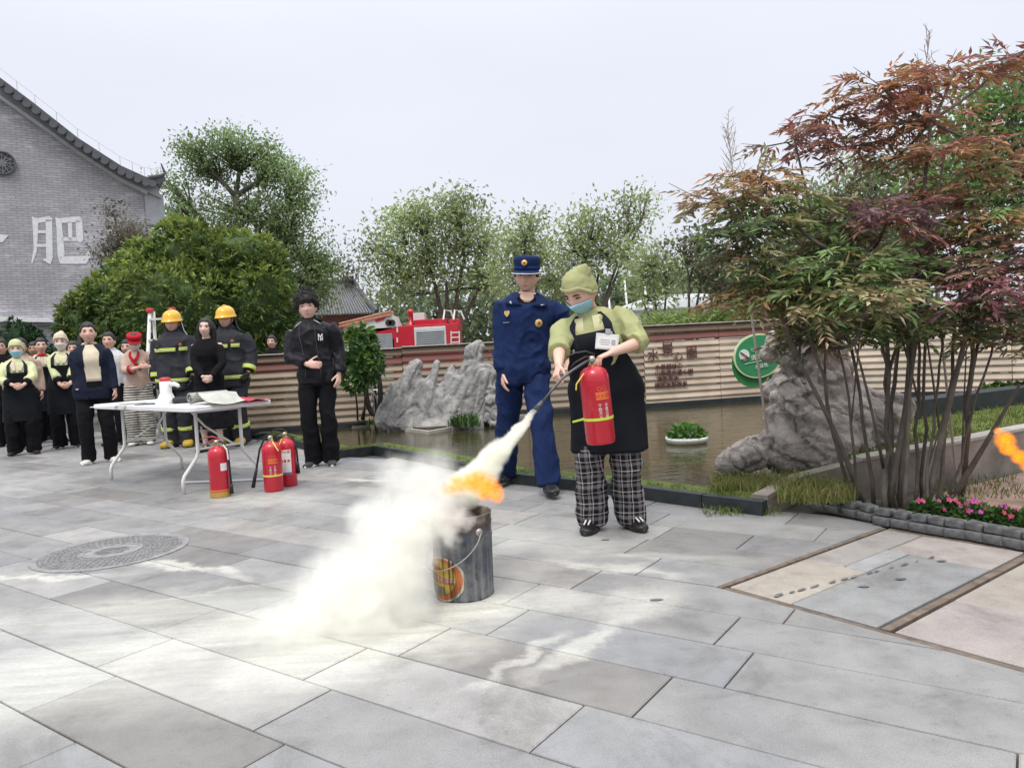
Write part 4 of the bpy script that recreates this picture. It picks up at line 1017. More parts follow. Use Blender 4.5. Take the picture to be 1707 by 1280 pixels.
# ---------------------------------------------------------------- brick hall with its gable end
c0 = W(252, 600, 22.0); c0.z = 0
wd = Vector((-0.86, -0.51, 0)).normalized(); wn_ = Vector((wd.y, -wd.x, 0)) * 1.0
if wn_.y > 0: wn_ = -wn_
back = -wn_
def brick_material():
    m, n, l, b = new_mat('grey_brick')
    t = n.new('ShaderNodeTexCoord'); mp = n.new('ShaderNodeMapping')
    mp.inputs['Rotation'].default_value = (R(90), 0, 0)
    l.new(t.outputs['Object'], mp.inputs[0])
    sx = n.new('ShaderNodeSeparateXYZ'); l.new(t.outputs['Object'], sx.inputs[0])
    cb = n.new('ShaderNodeCombineXYZ'); l.new(sx.outputs['X'], cb.inputs[0]); l.new(sx.outputs['Z'], cb.inputs[1])
    bt = n.new('ShaderNodeTexBrick'); l.new(cb.outputs[0], bt.inputs['Vector'])
    bt.inputs['Scale'].default_value = 1.0; bt.inputs['Brick Width'].default_value = .25; bt.inputs['Row Height'].default_value = .068
    bt.inputs['Mortar Size'].default_value = .012; bt.inputs['Mortar Smooth'].default_value = .3
    bt.inputs['Color1'].default_value = (0.36, 0.36, 0.38, 1); bt.inputs['Color2'].default_value = (0.45, 0.445, 0.465, 1); bt.inputs['Mortar'].default_value = (0.27, 0.27, 0.285, 1)
    e1 = noise_node(n, l, t.outputs['Object'], .9, 6, .65); mp2 = n.new('ShaderNodeMapping'); mp2.inputs['Scale'].default_value = (1.4, 1, 11); l.new(t.outputs['Object'], mp2.inputs[0])
    e2 = noise_node(n, l, mp2.outputs[0], 1.0, 6, .75)
    k = math_node(n, l, 'MULTIPLY', e1.outputs[0], e2.outputs[0])
    rp = ramp_node(n, l, k, [(0.27, (0, 0, 0)), (0.36, (1, 1, 1))])
    f = math_node(n, l, 'MULTIPLY', rp.outputs[0], .55)
    c = mix_node(n, l, f, bt.outputs[0], (0.66, 0.66, 0.68))
    e3 = ramp_node(n, l, e1.outputs[0], [(0.3, (.85, .84, .86)), (.7, (1.12, 1.1, 1.1))])
    c = mix_node(n, l, 1.0, c, e3.outputs[0], 'MULTIPLY')
    l.new(c, b.inputs['Base Color']); b.inputs['Roughness'].default_value = .92; b.inputs['Specular IOR Level'].default_value = .2
    bump_to(n, l, b, bt.outputs['Fac'], -.5, .01)
    return m
hall = empty('brick_hall', c0, 0, 'grey brick hall with a tiled gable roof and large white painted characters', 'building')
hall.rotation_euler = (0, 0, math.atan2(-wd.y, -wd.x))      # local x runs to the right along the wall, local y away
Mh = Matrix.Rotation(math.atan2(-wd.y, -wd.x), 4, 'Z'); Mh.translation = c0; Mhi = Mh.inverted()
def HW(px, py, out=0.0):
    p = PL(px, py, c0, tuple(wn_)); p = Mhi @ p; p.y -= out; return p
MAT_TILE = pm('grey_roof_tile', (0.10, 0.105, 0.115), .8, .3, 4, .3, 30)
MAT_TRIM = pm('grey_plaster', (0.38, 0.39, 0.41), .85, .18, 3)
MAT_WPAINT = pm('flaking_white_paint', (0.74, 0.74, 0.76), .8, .14, 12)
rake_px = [(-150, 55), (-70, 92), (0, 140), (60, 185), (130, 240), (200, 285), (240, 303), (262, 306), (272, 298)]
low_px = [(-150, 90), (-70, 122), (0, 163), (60, 205), (130, 255), (200, 300), (245, 322)]
top = [HW(*p) for p in low_px]; xr = HW(248, 330).x; xl = top[0].x * 2 - xr
mirror = [Vector((2 * top[0].x - p.x, p.y, p.z)) for p in top[::-1]]
poly = [Vector((xr, 0, 0)), Vector((xr, 0, top[-1].z))] + top[::-1][1:] + mirror[1:-1] + [Vector((xl, 0, top[-1].z)), Vector((xl, 0, 0))]
q = MB(); q.prism(poly, (0, 9.0, 0)); q.build('wall', brick_material(), hall)
# plaster band under the tiles, tiles and drip tiles along the rake
def band(pa, pb, y0, y1, name, mat):
    q = MB(); n = min(len(pa), len(pb))
    for i in range(n - 1):
        A, B, C, D = HW(*pa[i]), HW(*pa[i + 1]), HW(*pb[i + 1]), HW(*pb[i])
        q.prism([A + Vector((0, y0, 0)), B + Vector((0, y0, 0)), C + Vector((0, y0, 0)), D + Vector((0, y0, 0))], (0, y1 - y0, 0))
    return q.build(name, mat, hall)
band([(x, y + 6) for x, y in rake_px[:8]], low_px + [(268, 332)], -.12, 9.1, 'plaster_band', MAT_TRIM)
band([(x, y - 2) for x, y in low_px], [(x, y + 4) for x, y in low_px], -.17, .0, 'moulding', pm('pale_moulding', (0.5, 0.51, 0.53), .8))
q = MB(); q.box(HW(258, 350) + Vector((0, .2, 0)), (.5, .5, .9)); q.build('corbel', MAT_TRIM, hall)
q = MB()
for i in range(len(rake_px) - 1):
    A, B = HW(*rake_px[i]), HW(*rake_px[i + 1]); up = Vector((0, 0, .16))
    q.prism([A + Vector((0, -.4, -.10)), B + Vector((0, -.4, -.10)), B + Vector((0, -.4, .06)), A + Vector((0, -.4, .06))], (0, 9.9, 0))
roof = q.build('roof', MAT_TILE, hall)
dt = MB(); dt.lathe([(.02, -.05), (.10, -.05), (.115, 0), (.10, .05), (.02, .05)], 10, Matrix.Rotation(R(90), 4, 'X')); dme = dt.mesh('roof_tile'); dme.materials.append(MAT_TILE)
for i in range(2, len(rake_px) - 2):
    A, B = HW(*rake_px[i]), HW(*rake_px[i + 1]); n = max(2, int((B - A).length / .21))
    for k in range(n):
        o = bpy.data.objects.new('roof_tile', dme); COL.objects.link(o); o.parent = roof; o.location = A + (B - A) * (k / n) + Vector((0, -.43, -.13))
q = MB(); A = HW(266, 298); q.tube([A + Vector((-.3, -.4, -.08)), A + Vector((0, -.4, 0)), A + Vector((.12, -.4, .08)), A + Vector((.06, -.4, .22)), A + Vector((.02, -.4, .35))], [.06, .05, .04, .03, .015], 6); q.build('eave_finial', MAT_TILE, roof)
q = MB(); prev = None
for i in range(2, len(rake_px) - 1):
    A, B = HW(*rake_px[i]), HW(*rake_px[i + 1])
    for t in (0, .5):
        p = A + (B - A) * t + Vector((0, -.3, .05)); q.tube([p, p + Vector((0, 0, .28))], .007, 4)
        if prev is not None: q.tube([prev + Vector((0, 0, .28)), p + Vector((0, 0, .28))], .004, 4)
        prev = p
q.build('lightning_wire', pm('wire', (0.25, 0.25, 0.26), .5), roof)
# round lattice window
wc = HW(4, 273, .02); wr = 17 * 20.6 / FPX
win = MB(); win.lathe([(wr, 0), (wr * 1.12, 0), (wr * 1.12, .08), (wr, .08)], 28, Matrix.Translation(wc) @ Matrix.Rotation(R(90), 4, 'X'), cap=False); wo_ = win.build('window', MAT_TILE, hall)
q = MB(); q.lathe([(.001, 0), (wr, 0), (wr, .02), (.001, .02)], 28, Matrix.Translation(wc) @ Matrix.Rotation(R(90), 4, 'X')); q.build('pane', pm('dark_window', (0.03, 0.035, 0.04), .3), wo_)
q = MB()
for k in range(6):
    a = math.pi * k / 6; d = Vector((math.cos(a), 0, math.sin(a))) * wr; q.tube([wc - d + Vector((0, -.04, 0)), wc + d + Vector((0, -.04, 0))], .013, 5)
for k in range(6):
    a = 2 * math.pi * k / 6; c = wc + Vector((math.cos(a), 0, math.sin(a))) * wr * .5 + Vector((0, -.04, 0))
    q.tube([c + Vector((math.cos(t), 0, math.sin(t))) * wr * .5 for t in (2 * math.pi * j / 12 for j in range(13))], .012, 4)
q.build('lattice', pm('grey_lattice', (0.2, 0.21, 0.22), .7), wo_)
# painted characters: strokes traced as polygons on the wall
STR = [[(53, 361), (64, 365), (63, 395), (61, 420), (54, 440), (52, 438), (56, 415), (55, 385)], [(62, 364), (82, 361), (88, 365), (86, 369), (64, 372)], [(76, 366), (87, 366), (88, 430), (84, 441), (70, 433), (77, 431)], [(63, 384), (77, 384), (77, 389), (63, 389)], [(62, 407), (77, 407), (77, 412), (62, 412)],
       [(92, 362), (102, 366), (103, 372), (108, 425), (99, 438), (96, 425), (94, 380)], [(100, 364), (132, 361), (137, 366), (135, 371), (102, 372)], [(126, 367), (137, 367), (139, 400), (134, 405), (127, 401)], [(113, 370), (120, 370), (121, 400), (114, 400)], [(103, 396), (128, 396), (128, 402), (103, 402)], [(99, 428), (140, 427), (148, 418), (151, 430), (143, 440), (100, 440)],
       [(-20, 390), (4, 391), (14, 393), (4, 404), (-10, 404)]]
q = MB()
for s in STR:
    P = [HW(x, y, .012) for x, y in s]; q.prism(P, (0, .006, 0))
q.build('painted_character', MAT_WPAINT, hall)
q = MB(); A = HW(-120, 528, .25); B = HW(112, 531, .25); q.prism([A, B, B + Vector((0, 0, -.12)), A + Vector((0, 0, -.12))], (0, .24, 0)); q.build('ledge', MAT_WPAINT, hall)
q = MB(); q.tube(bez(HW(0, 536, .1), HW(60, 546, .1), HW(125, 536, .1), 8), .03, 5); q.build('cable', MAT_TRIM, hall)

# ---------------------------------------------------------------- pavilion roof
YP = 40.0
pv = W(520, 640, YP); pav = empty('pavilion', (pv.x, YP, 0), 0, 'low pavilion with a grey ribbed tile roof behind the man in the black jacket', 'building')
po = Vector((pv.x, YP, 0)); r1, r2, e2, e1 = W(470, 474, YP + 2.2) - po, W(590, 473, YP + 2.2) - po, W(624, 523, YP) - po, W(440, 530, YP) - po
q = MB(); q.add([r1, r2, e2, e1], [(0, 1, 2, 3)]); q.add([r2, e2, e2 + Vector((-.3, 4.4, 0)), r2 + Vector((0, .1, 0))], [(0, 1, 2, 3)]); rf = q.build('roof', MAT_TILE, pav)
for k in range(38):
    t = k / 37; a = r1 + (r2 - r1) * t; b = e1 + (e2 - e1) * t
    m = (a + b) / 2 - Vector((0, 0, .06)); q = MB(); q.tube([p + Vector((0, -.05, .04)) for p in bez(a, m, b, 4)], .05, 5); q.build('tile_row', pm('tile_row', (0.21, 0.215, 0.23), .8), rf)
q = MB(); q.tube([r1 + Vector((0, 0, .1)), r2 + Vector((0, 0, .1))], .16, 6); q.tube(bez(r2 + Vector((0, 0, .15)), (r2 + e2) / 2 + Vector((0, -.1, -.05)), e2 + Vector((.15, -.1, .12)), 6), .13, 6); q.build('ridge', MAT_TILE, rf)
q = MB(); q.box(((e1.x + e2.x) / 2, 2.2, e1.z / 2), ((e2.x - e1.x) * .86, 3.2, e1.z)); q.build('wall', pm('pavilion_wall', (0.30, 0.13, 0.10), .8), pav)

# pale building far right and slim white poles
fb = W(1130, 560, 46); q = MB(); a, b = W(1040, 520, 46), W(1235, 505, 46)
fbo = empty('white_shed', (fb.x, 46, 0), 0, 'pale low vaulted building far behind the fence', 'building')
q.box(((a.x + b.x) / 2 - fb.x, 3, a.z / 2), (b.x - a.x, 6, a.z)); q.build('wall', pm('pale_wall', (0.55, 0.58, 0.58), .8), fbo)
q = MB(); prof = [(((a.x + b.x) / 2 - fb.x) + (b.x - a.x) * .53 * math.cos(t), a.z + .9 * math.sin(t)) for t in (math.pi * k / 12 for k in range(13))]
q.loft([[Vector((x, -.2, z)) for x, z in prof], [Vector((x, 6.2, z)) for x, z in prof]]); q.build('roof', pm('pale_roof', (0.62, 0.64, 0.66), .6), fbo, True)
for lab, px, py in (('slim white pole behind the head of the woman in the green cap', 1013, 478), ('slim white pole with a curved top, middle of the three', 1041, 466), ('slim white pole nearest the fence lettering', 1074, 468)):
    t = W(px, py, 30); bb = Vector((t.x + .05 * (t.z), 30, 0)); po_ = MB(); po_.tube([(0, 0, 0), (t.x - bb.x, 0, t.z)], [.05, .04], 8); po_.tube([(t.x - bb.x, 0, t.z), (t.x - bb.x + .15, 0, t.z + .12), (t.x - bb.x + .35, 0, t.z + .14)], [.04, .035, .03], 6)
    o = po_.build('white_pole', pm('white_metal', (0.75, 0.76, 0.76), .5), None, True); o.location = bb; props(o, lab, 'pole', 'white poles beyond the fence')
# ---------------------------------------------------------------- cast manhole cover
mc = G(187, 919)
mh = empty('manhole_cover', (mc.x, mc.y, 0), R(20), 'round cast iron manhole cover in the paving on the left', 'manhole cover')
MAT_IRON = pm('cast_iron', (0.23, 0.222, 0.222), .6, .4, 14, .5, 70, metal=.25)
MAT_IRON2 = pm('cast_iron_worn', (0.30, 0.294, 0.298), .55, .3, 20, .3, 80, metal=.25)
q = MB(); q.lathe([(.418, .0), (.418, .005), (.382, .006), (.378, .002), (.378, 0)], 56, cap=False); q.build('rim', MAT_IRON2, mh)
q = MB(); q.lathe([(.378, -.002), (.376, .004), (.01, .004)], 56); q.build('lid', MAT_IRON, mh)
q = MB()
for ring_ in range(7):
    r = .19 + ring_ * .027; n = int(2 * math.pi * r / .032)
    for k in range(n):
        a = 2 * math.pi * (k + .5 * (ring_ % 2)) / n; q.box((r * math.cos(a), r * math.sin(a), .0055), (.016, .010, .004), (0, 0, a + (R(45) if ring_ % 2 else R(-45))))
o = q.build('stud_pattern', MAT_IRON2, mh); o['kind'] = 'stuff'
q = MB(); q.lathe([(.165, .003), (.165, .008), (.150, .008), (.150, .005), (.01, .005)], 40); q.build('hub_plate', MAT_IRON2, mh)
q = MB()
for y in (-.06, -.02, .02, .06): q.box((0, y, .007), (.2 - abs(y), .016, .005), bev=.002)
q.build('hub_bar', MAT_IRON, mh)

# ---------------------------------------------------------------- fire extinguishers
MAT_XRED = pm('extinguisher_red', (0.50, 0.012, 0.03), .28, .12, 5, .05, 30, coat=.3)
MAT_BRASS = pm('brass', (0.55, 0.42, 0.16), .35, .2, 20, metal=.8)
MAT_BLACK = pm('black_rubber', (0.012, 0.012, 0.013), .5, .3, 10)
MAT_YEL = pm('yellow_tape', (0.72, 0.60, 0.10), .5, .1)
MAT_LIME = pm('lime_strap', (0.55, 0.68, 0.06), .5, .1)
MAT_ORG = pm('orange_print', (0.75, 0.16, 0.04), .5, .1)
MAT_WHT = pm('white_label', (0.75, 0.73, 0.70), .5, .06)
MAT_PBLUE = pm('blue_print', (0.16, 0.16, 0.40), .5, .1)
MAT_PRED = pm('red_print', (0.55, 0.04, 0.05), .5, .1)
MAT_STEEL = pm('grey_steel', (0.42, 0.42, 0.42), .35, .2, 10, metal=.7)
def cyl_patch(r, z0, z1, a0, a1, th=.0012, n=12):
    q = MB(); R0, R1 = [], []
    rings = []
    for k in range(n + 1):
        a = a0 + (a1 - a0) * k / n; c, s = math.cos(a), math.sin(a)
        rings.append([Vector((r * c, r * s, z0)), Vector(((r + th) * c, (r + th) * s, z0)), Vector(((r + th) * c, (r + th) * s, z1)), Vector((r * c, r * s, z1))])
    q.loft(rings); return q
def cyl_text(s, size, r, a, z, vertical=False, th=.0012):
    if vertical: s = '\n'.join(s)
    me = text_mesh(s, size, .0008); V = get_v(me)
    ang = a + V[:, 0] / r; rr = r + th + V[:, 2]
    set_v(me, np.stack([rr * np.cos(ang), rr * np.sin(ang), z + V[:, 1]], 1)); return me
XR, XH = .078, .40
F0 = -math.pi / 2
def extinguisher(label, loc, rz=0, rot=None, style='plain', hose=None, scale=1.0):
    x = empty('fire_extinguisher', loc, rz, label, 'extinguisher', 'red fire extinguishers', rot=rot, scale=scale)
    q = MB(); q.lathe([(XR * .9, 0), (XR * .97, .004), (XR * .97, .016), (XR, .022), (XR, XH - .07), (XR * .985, XH - .045), (XR * .86, XH - .018), (XR * .6, XH), (.026, XH + .006), (.026, XH + .012)], 36); q.build('cylinder', MAT_XRED, x, True)
    q = MB(); q.lathe([(.022, XH + .008), (.022, XH + .022), (.016, XH + .024), (.016, XH + .06), (.01, XH + .062)], 16); q.build('valve', MAT_BRASS, x, True)
    q = MB(); q.lathe([(.002, 0), (.017, 0), (.017, .014), (.002, .014)], 16, Matrix.Translation((.0, -.016, XH + .043)) @ Matrix.Rotation(R(90), 4, 'X')); q.build('gauge', MAT_STEEL, x, True)
    hm = pm('lever_red', (0.42, 0.05, 0.05), .4) if style == 'square' else MAT_BLACK
    q = MB(); q.tube([(.015, 0, XH + .05), (-.03, 0, XH + .06), (-.09, 0, XH + .035), (-.115, 0, XH + .012)], [.009, .011, .010, .008], 8, flat=((0, 1, 0), .55)); q.build('handle', hm, x, True)
    q = MB(); q.tube([(.02, 0, XH + .066), (-.03, 0, XH + .088), (-.085, 0, XH + .085), (-.13, 0, XH + .07)], [.008, .011, .010, .007], 8, flat=((0, 1, 0), .5)); q.build('lever', hm, x, True)
    if hose:
        q = MB(); q.tube(hose[0], .0085 if len(hose) < 3 else .007, 8); q.build('hose', hose[2] if len(hose) > 2 else MAT_BLACK, x, True)
        q = MB(); a, b = Vector(hose[0][-1]), Vector(hose[1]); q.tube([a, a + (b - a) * .35, b], [.010, .013, .016], 10); q.build('nozzle', hose[2] if len(hose) > 2 else MAT_BLACK, x, True)
    if style in ('strap', 'held'):
        q = cyl_patch(XR, .235, .275, F0 - .12, F0 + .85); q.build('label_panel', MAT_ORG, x)
        link_mesh('label_print', cyl_text('灭火器', .026, XR, F0 + .36, .255), MAT_XRED if False else pm('dark_red_print', (0.35, 0.03, 0.02), .5), x)
        link_mesh('label_print', cyl_text('干粉灭火', .020, XR, F0 + .1, .175, True), MAT_WHT, x)
        link_mesh('label_print', cyl_text('手提式使', .020, XR, F0 + .55, .175, True), MAT_WHT, x)
        link_mesh('label_print', cyl_text('○○', .03, XR, F0 + .34, .29), MAT_ORG, x)
        q = cyl_patch(XR, .128, .142, 0, 2 * math.pi, .0022, 36); q.build('strap', MAT_LIME if style == 'held' else MAT_YEL, x)
    if style == 'held':
        q = MB(); q.tube([(-XR, -.01, .137), (-XR - .06, -.02, .130)], [.006, .005], 6, flat=((0, 0, 1), .4)); q.build('strap_tail', MAT_LIME, x)
        q = MB(); q.tube([(-.055, -.06, XH - .02), (-.1, -.07, XH - .07), (-.105, -.07, XH - .1)], .004, 6); q.build('seal_tie', MAT_YEL, x)
    if style == 'square':
        q = cyl_patch(XR, .215, .275, F0 + .55, F0 + 1.25); q.build('label_panel', MAT_WHT, x)
        q = cyl_patch(XR * 1.0, .052, .062, 0, 2 * math.pi, .002, 36); q.build('tape', MAT_ORG, x)
        q = cyl_patch(XR * 1.0, .002, .046, 0, 2 * math.pi, .002, 36); q.build('base_band', pm('yellow_base', (0.42, 0.26, 0.05), .55, .2), x)
        q = MB(); q.tube([(.06, -.03, XH + .02), (.09, -.035, XH - .02), (.095, -.035, XH - .1)], .006, 6); q.build('seal_tie', MAT_WHT, x)
    if style == 'white':
        q = cyl_patch(XR, .105, .315, F0 - .95, F0 + .75); q.build('label_panel', MAT_WHT, x)
        q = cyl_patch(XR + .0014, .105, .125, F0 - .93, F0 + .73); q.build('label_stripe', MAT_PBLUE, x)
        for k in range(4):
            q = cyl_patch(XR + .0014, .212, .232, F0 - .75 + .37 * k, F0 - .52 + .37 * k); q.build('label_mark', MAT_PRED, x)
        link_mesh('label_print', cyl_text('干粉灭火器', .024, XR + .0014, F0 - .1, .298), MAT_PRED, x)
        q = MB(); q.tube([(-.09, -.06, XH - .07), (-.03, -.075, XH - .035), (-.01, -.06, XH + .01)], .006, 6); q.build('seal_tie', MAT_YEL, x)
    if style == 'strap':
        q = MB(); q.tube([(.02, -.02, XH + .01), (.06, -.07, XH - .03), (.08, -.075, XH - .06)], .005, 6); q.build('seal_tie', MAT_YEL, x)
    return x
p = G(368, 827); extinguisher('red extinguisher with a yellow base and white square label, nearest to the table leg', p, 0, style='square', hose=([(.02, 0, XH + .045), (.05, -.01, XH + .04), (.09, -.02, XH - .03), (.095, -.02, .25), (.10, -.02, .1)], (.10, -.02, .02)))
p = G(457, 818); extinguisher('red extinguisher with an orange label, yellow band and black hose hanging to its left', p, 0, style='strap', hose=([(-.015, 0, XH + .04), (-.05, -.01, XH + .035), (-.09, -.02, XH - .05), (-.125, -.02, .2)], (-.165, -.02, .04)))
p = G(481, 809); extinguisher('red extinguisher with a large white label and blue stripe, beside the young man', p, 0, style='white', hose=([(.02, 0, XH + .04), (.06, 0, XH + .02), (.09, .0, XH - .1), (.092, 0, .2)], (.092, 0, .1)))

# ---------------------------------------------------------------- burnt bucket
def bucket_material():
    m, n, l, b = new_mat('burnt_painted_tin')
    t = n.new('ShaderNodeTexCoord'); sx = n.new('ShaderNodeSeparateXYZ'); l.new(t.outputs['Object'], sx.inputs[0])
    mp = n.new('ShaderNodeMapping'); mp.inputs['Scale'].default_value = (34, 34, 1.6); l.new(t.outputs['Object'], mp.inputs[0])
    dr = noise_node(n, l, mp.outputs[0], 1.0, 4, .6); big = noise_node(n, l, t.outputs['Object'], 9, 5, .65)
    h = math_node(n, l, 'MULTIPLY_ADD', big.outputs[0], .16, sx.outputs['Z'])
    h = math_node(n, l, 'MULTIPLY_ADD', dr.outputs[0], .13, h)
    base = ramp_node(n, l, dr.outputs[0], [(.32, (0.025, 0.03, 0.04)), (.5, (0.075, 0.085, 0.105)), (.66, (0.20, 0.20, 0.19))])
    burnt = ramp_node(n, l, big.outputs[0], [(.3, (0.02, 0.015, 0.012)), (.55, (0.07, 0.045, 0.03)), (.75, (0.20, 0.18, 0.15))])
    f = n.new('ShaderNodeMapRange'); f.inputs[1].default_value, f.inputs[2].default_value = .41, .46; l.new(h, f.inputs[0])
    c = mix_node(n, l, f.outputs[0], base.outputs[0], burnt.outputs[0])
    dust = ramp_node(n, l, big.outputs[0], [(.45, (0, 0, 0)), (.7, (1, 1, 1))])
    fd_ = math_node(n, l, 'MULTIPLY', dust.outputs[0], .25)
    c = mix_node(n, l, fd_, c, (0.55, 0.53, 0.47))
    l.new(c, b.inputs['Base Color']); b.inputs['Roughness'].default_value = .65; b.inputs['Metallic'].default_value = .1
    bump_to(n, l, b, dr.outputs[0], .25, .004)
    return m
def print_streaks(name, col):
    m, n, l, b = new_mat(name)
    t = n.new('ShaderNodeTexCoord'); mp = n.new('ShaderNodeMapping'); mp.inputs['Scale'].default_value = (60, 60, 2); l.new(t.outputs['Object'], mp.inputs[0])
    dr = noise_node(n, l, mp.outputs[0], 1.0, 4, .6); bg_ = noise_node(n, l, t.outputs['Object'], 14, 4)
    r = ramp_node(n, l, dr.outputs[0], [(.36, tuple(c * .12 for c in col)), (.5, tuple(c * .85 for c in col)), (.72, tuple(min(1, c * 1.15 + .05) for c in col))])
    r2 = ramp_node(n, l, bg_.outputs[0], [(.3, (.55, .55, .55)), (.6, (1, 1, 1))])
    l.new(mix_node(n, l, 1.0, r.outputs[0], r2.outputs[0], 'MULTIPLY'), b.inputs['Base Color']); b.inputs['Roughness'].default_value = .6
    return m
MAT_BUCKET = bucket_material()
BR, BH = .134, .365
bp = G(772, 1004) + Vector((0, .13, 0))
bp = Vector((bp.x, G(772, 1004).y + .12, 0))
bk_ = empty('burnt_bucket', bp, R(-6), 'blackened dented tin bucket with a wire handle and faded orange print, under the spray', 'bucket')
def bucket_body(parent):
    q = MB(); n = 48; rings = []
    zs_ = .365 / .385; prof = [(BR * .93, .004), (BR * .955, 0), (BR * .965, .008), (BR * .955, .014), (BR * .99, .27), (BR * 1.012, .278), (BR * .99, .286), (BR * .995, .335), (BR * 1.018, .343), (BR * .995, .351), (BR * 1.0, .378), (BR * 1.02, .384), (BR * 1.0, .389), (BR * .975, .38), (BR * .93, .02), (.01, .02)]
    for r, z in prof:
        z *= zs_; rings.append([Vector((r * (1 + .006 * math.sin(7 * a + z * 9) + .010 * math.sin(3 * a + 1)) * math.cos(a), r * (1 + .006 * math.sin(5 * a) - .010 * math.sin(3 * a + 1)) * math.sin(a), z)) for a in (2 * math.pi * k / n for k in range(n))])
    q.loft(rings); q.build('shell', MAT_BUCKET, parent, True)
    lug = Vector((BR * math.cos(F0 + .78), BR * math.sin(F0 + .78), 0.296)); d = Vector((lug.x, lug.y, 0)).normalized()
    lug2 = Vector((BR * math.cos(F0 + .78 + math.pi), BR * math.sin(F0 + .78 + math.pi), 0.296))
    for L_ in (lug, lug2):
        dd = Vector((L_.x, L_.y, 0)).normalized(); Mq = dd.to_track_quat('Z', 'Y').to_matrix().to_4x4(); Mq.translation = L_ - dd * .003
        q = MB(); q.lathe([(.004, .0), (.02, 0), (.017, .008), (.009, .014), (.004, .014)], 16, Mq); q.build('lug', MAT_STEEL, parent, True)
    q = MB(); pts = []
    for k in range(25):
        t = k / 24; a = F0 + .78 - math.pi * t; r = BR + .016 + .012 * math.sin(math.pi * t); pts.append((r * math.cos(a), r * math.sin(a), 0.296 - .155 * math.sin(math.pi * t) ** .7))
    q.tube(pts, .003, 6); q.build('wire_handle', MAT_STEEL, parent, True)
bucket_body(bk_)
def cyl_poly(pts, r, name, mat, parent, th=.0015):
    """flat print wrapped on the bucket: pts (arc, z)"""
    bm = bmesh.new(); vs = [bm.verts.new((a, z, 0)) for a, z in pts]; bm.faces.new(vs); bmesh.ops.triangulate(bm, faces=bm.faces)
    bmesh.ops.subdivide_edges(bm, edges=bm.edges[:], cuts=4, use_grid_fill=True); me = bpy.data.meshes.new(name); bm.to_mesh(me); bm.free()
    V = get_v(me); a = F0 + V[:, 0]; z = V[:, 1]; rr = r * (.957 + .035 * np.clip(z / .27, 0, 1)) * (1 + .006) + th
    set_v(me, np.stack([rr * np.cos(a), rr * np.sin(a), z], 1)); return link_mesh(name, me, mat, parent)
def ov(cx, cz, rx, rz, n=30): return [(cx + rx * math.cos(2 * math.pi * k / n), cz + rz * math.sin(2 * math.pi * k / n)) for k in range(n)]
RB = BR
cyl_poly(ov(-.62, .10, .86, .098), RB, 'print_rim', print_streaks('print_white', (0.6, 0.56, 0.5)), bk_, .0012)
cyl_poly(ov(-.65, .10, .80, .091), RB, 'print_ring', print_streaks('print_orange', (0.55, 0.16, 0.04)), bk_, .0022)
cyl_poly(ov(-.74, .105, .66, .074), RB, 'print_field', print_streaks('print_yellow', (0.55, 0.38, 0.05)), bk_, .0032)
cyl_poly([(-1.4, .16), (-.62, .150), (-.55, .142), (-.62, .136), (-1.4, .144)], RB, 'print_stroke', print_streaks('print_red', (0.55, 0.06, 0.03)), bk_, .0042)
cyl_poly([(-1.4, .112), (-.14, .106), (-.16, .080), (-1.4, .086)], RB, 'print_band', print_streaks('print_red2', (0.45, 0.06, 0.04)), bk_, .0042)
cyl_poly([(-1.35, .072), (-.50, .068), (-.46, .03), (-1.35, .03)], RB, 'print_scene', print_streaks('print_greygreen', (0.16, 0.15, 0.10)), bk_, .0042)
def bucket_text(s, size, a, z, vertical=False):
    me = text_mesh('\n'.join(s) if vertical else s, size, .0006); V = get_v(me); aa = F0 + a + V[:, 0] / RB; zz = z + V[:, 1]; rr = RB * (.957 + .035 * np.clip(zz / .27, 0, 1)) * 1.006 + .0052 + V[:, 2]
    set_v(me, np.stack([rr * np.cos(aa), rr * np.sin(aa), zz], 1)); return link_mesh('print_lettering', me, print_streaks('print_letters', (0.66, 0.60, 0.54)), bk_)
bucket_text('家装防水涂料', .027, -.70, .096); bucket_text('防水材料', .017, .62, .125, True); bucket_text('环保型', .013, .42, .13, True)

# ---------------------------------------------------------------- folding table and what lies on it
MAT_TW = pm('white_table_plastic', (0.78, 0.77, 0.77), .4, .06, 4, .1, 60)
MAT_TL = pm('white_tube_steel', (0.72, 0.71, 0.68), .35, .08)
TZ = .735; ta = R(138.5)
tcn = Vector((-3.12, 6.97, 0))
tab = empty('folding_table', tcn, ta, 'white folding table with bent tube legs in front of the firefighters', 'table')
def rrect(hx, hy, r, n=6):
    out = []
    for cx, cy, a0 in ((hx - r, hy - r, 0), (-hx + r, hy - r, 90), (-hx + r, -hy + r, 180), (hx - r, -hy + r, 270)):
        out += [(cx + r * math.cos(R(a0 + 90 * k / n)), cy + r * math.sin(R(a0 + 90 * k / n))) for k in range(n + 1)]
    return out
q = MB(); q.loft([[Vector((x * k, y * k, z)) for x, y in rrect(1.03, .38, .07)] for k, z in ((.985, TZ - .042), (1.0, TZ - .036), (1.0, TZ - .008), (.992, TZ))]); q.build('table_top', MAT_TW, tab)
for ex in (-1, 1):
    X = ex * .76
    for sy in (-1, 1):
        q = MB(); q.tube([(X, sy * .20, TZ - .045), (X, sy * .20, .34), (X, sy * .215, .29), (X, sy * .33, .15), (X, sy * .345, .11), (X, sy * .345, .0)], .0155, 10); q.build('leg', MAT_TL, tab, True)
    for zc in (.36, TZ - .06): q = MB(); q.tube([(X, -.2, zc), (X, .2, zc)], .011, 8); q.build('crossbar', MAT_TL, tab, True)
    q = MB(); q.tube([(X, -.13, .36), (X * .62, -.02, .52), (X * .25, 0, TZ - .05)], .009, 8); q.tube([(X, .13, .36), (X * .62, .02, .52)], .009, 8); q.build('brace', MAT_TL, tab, True)
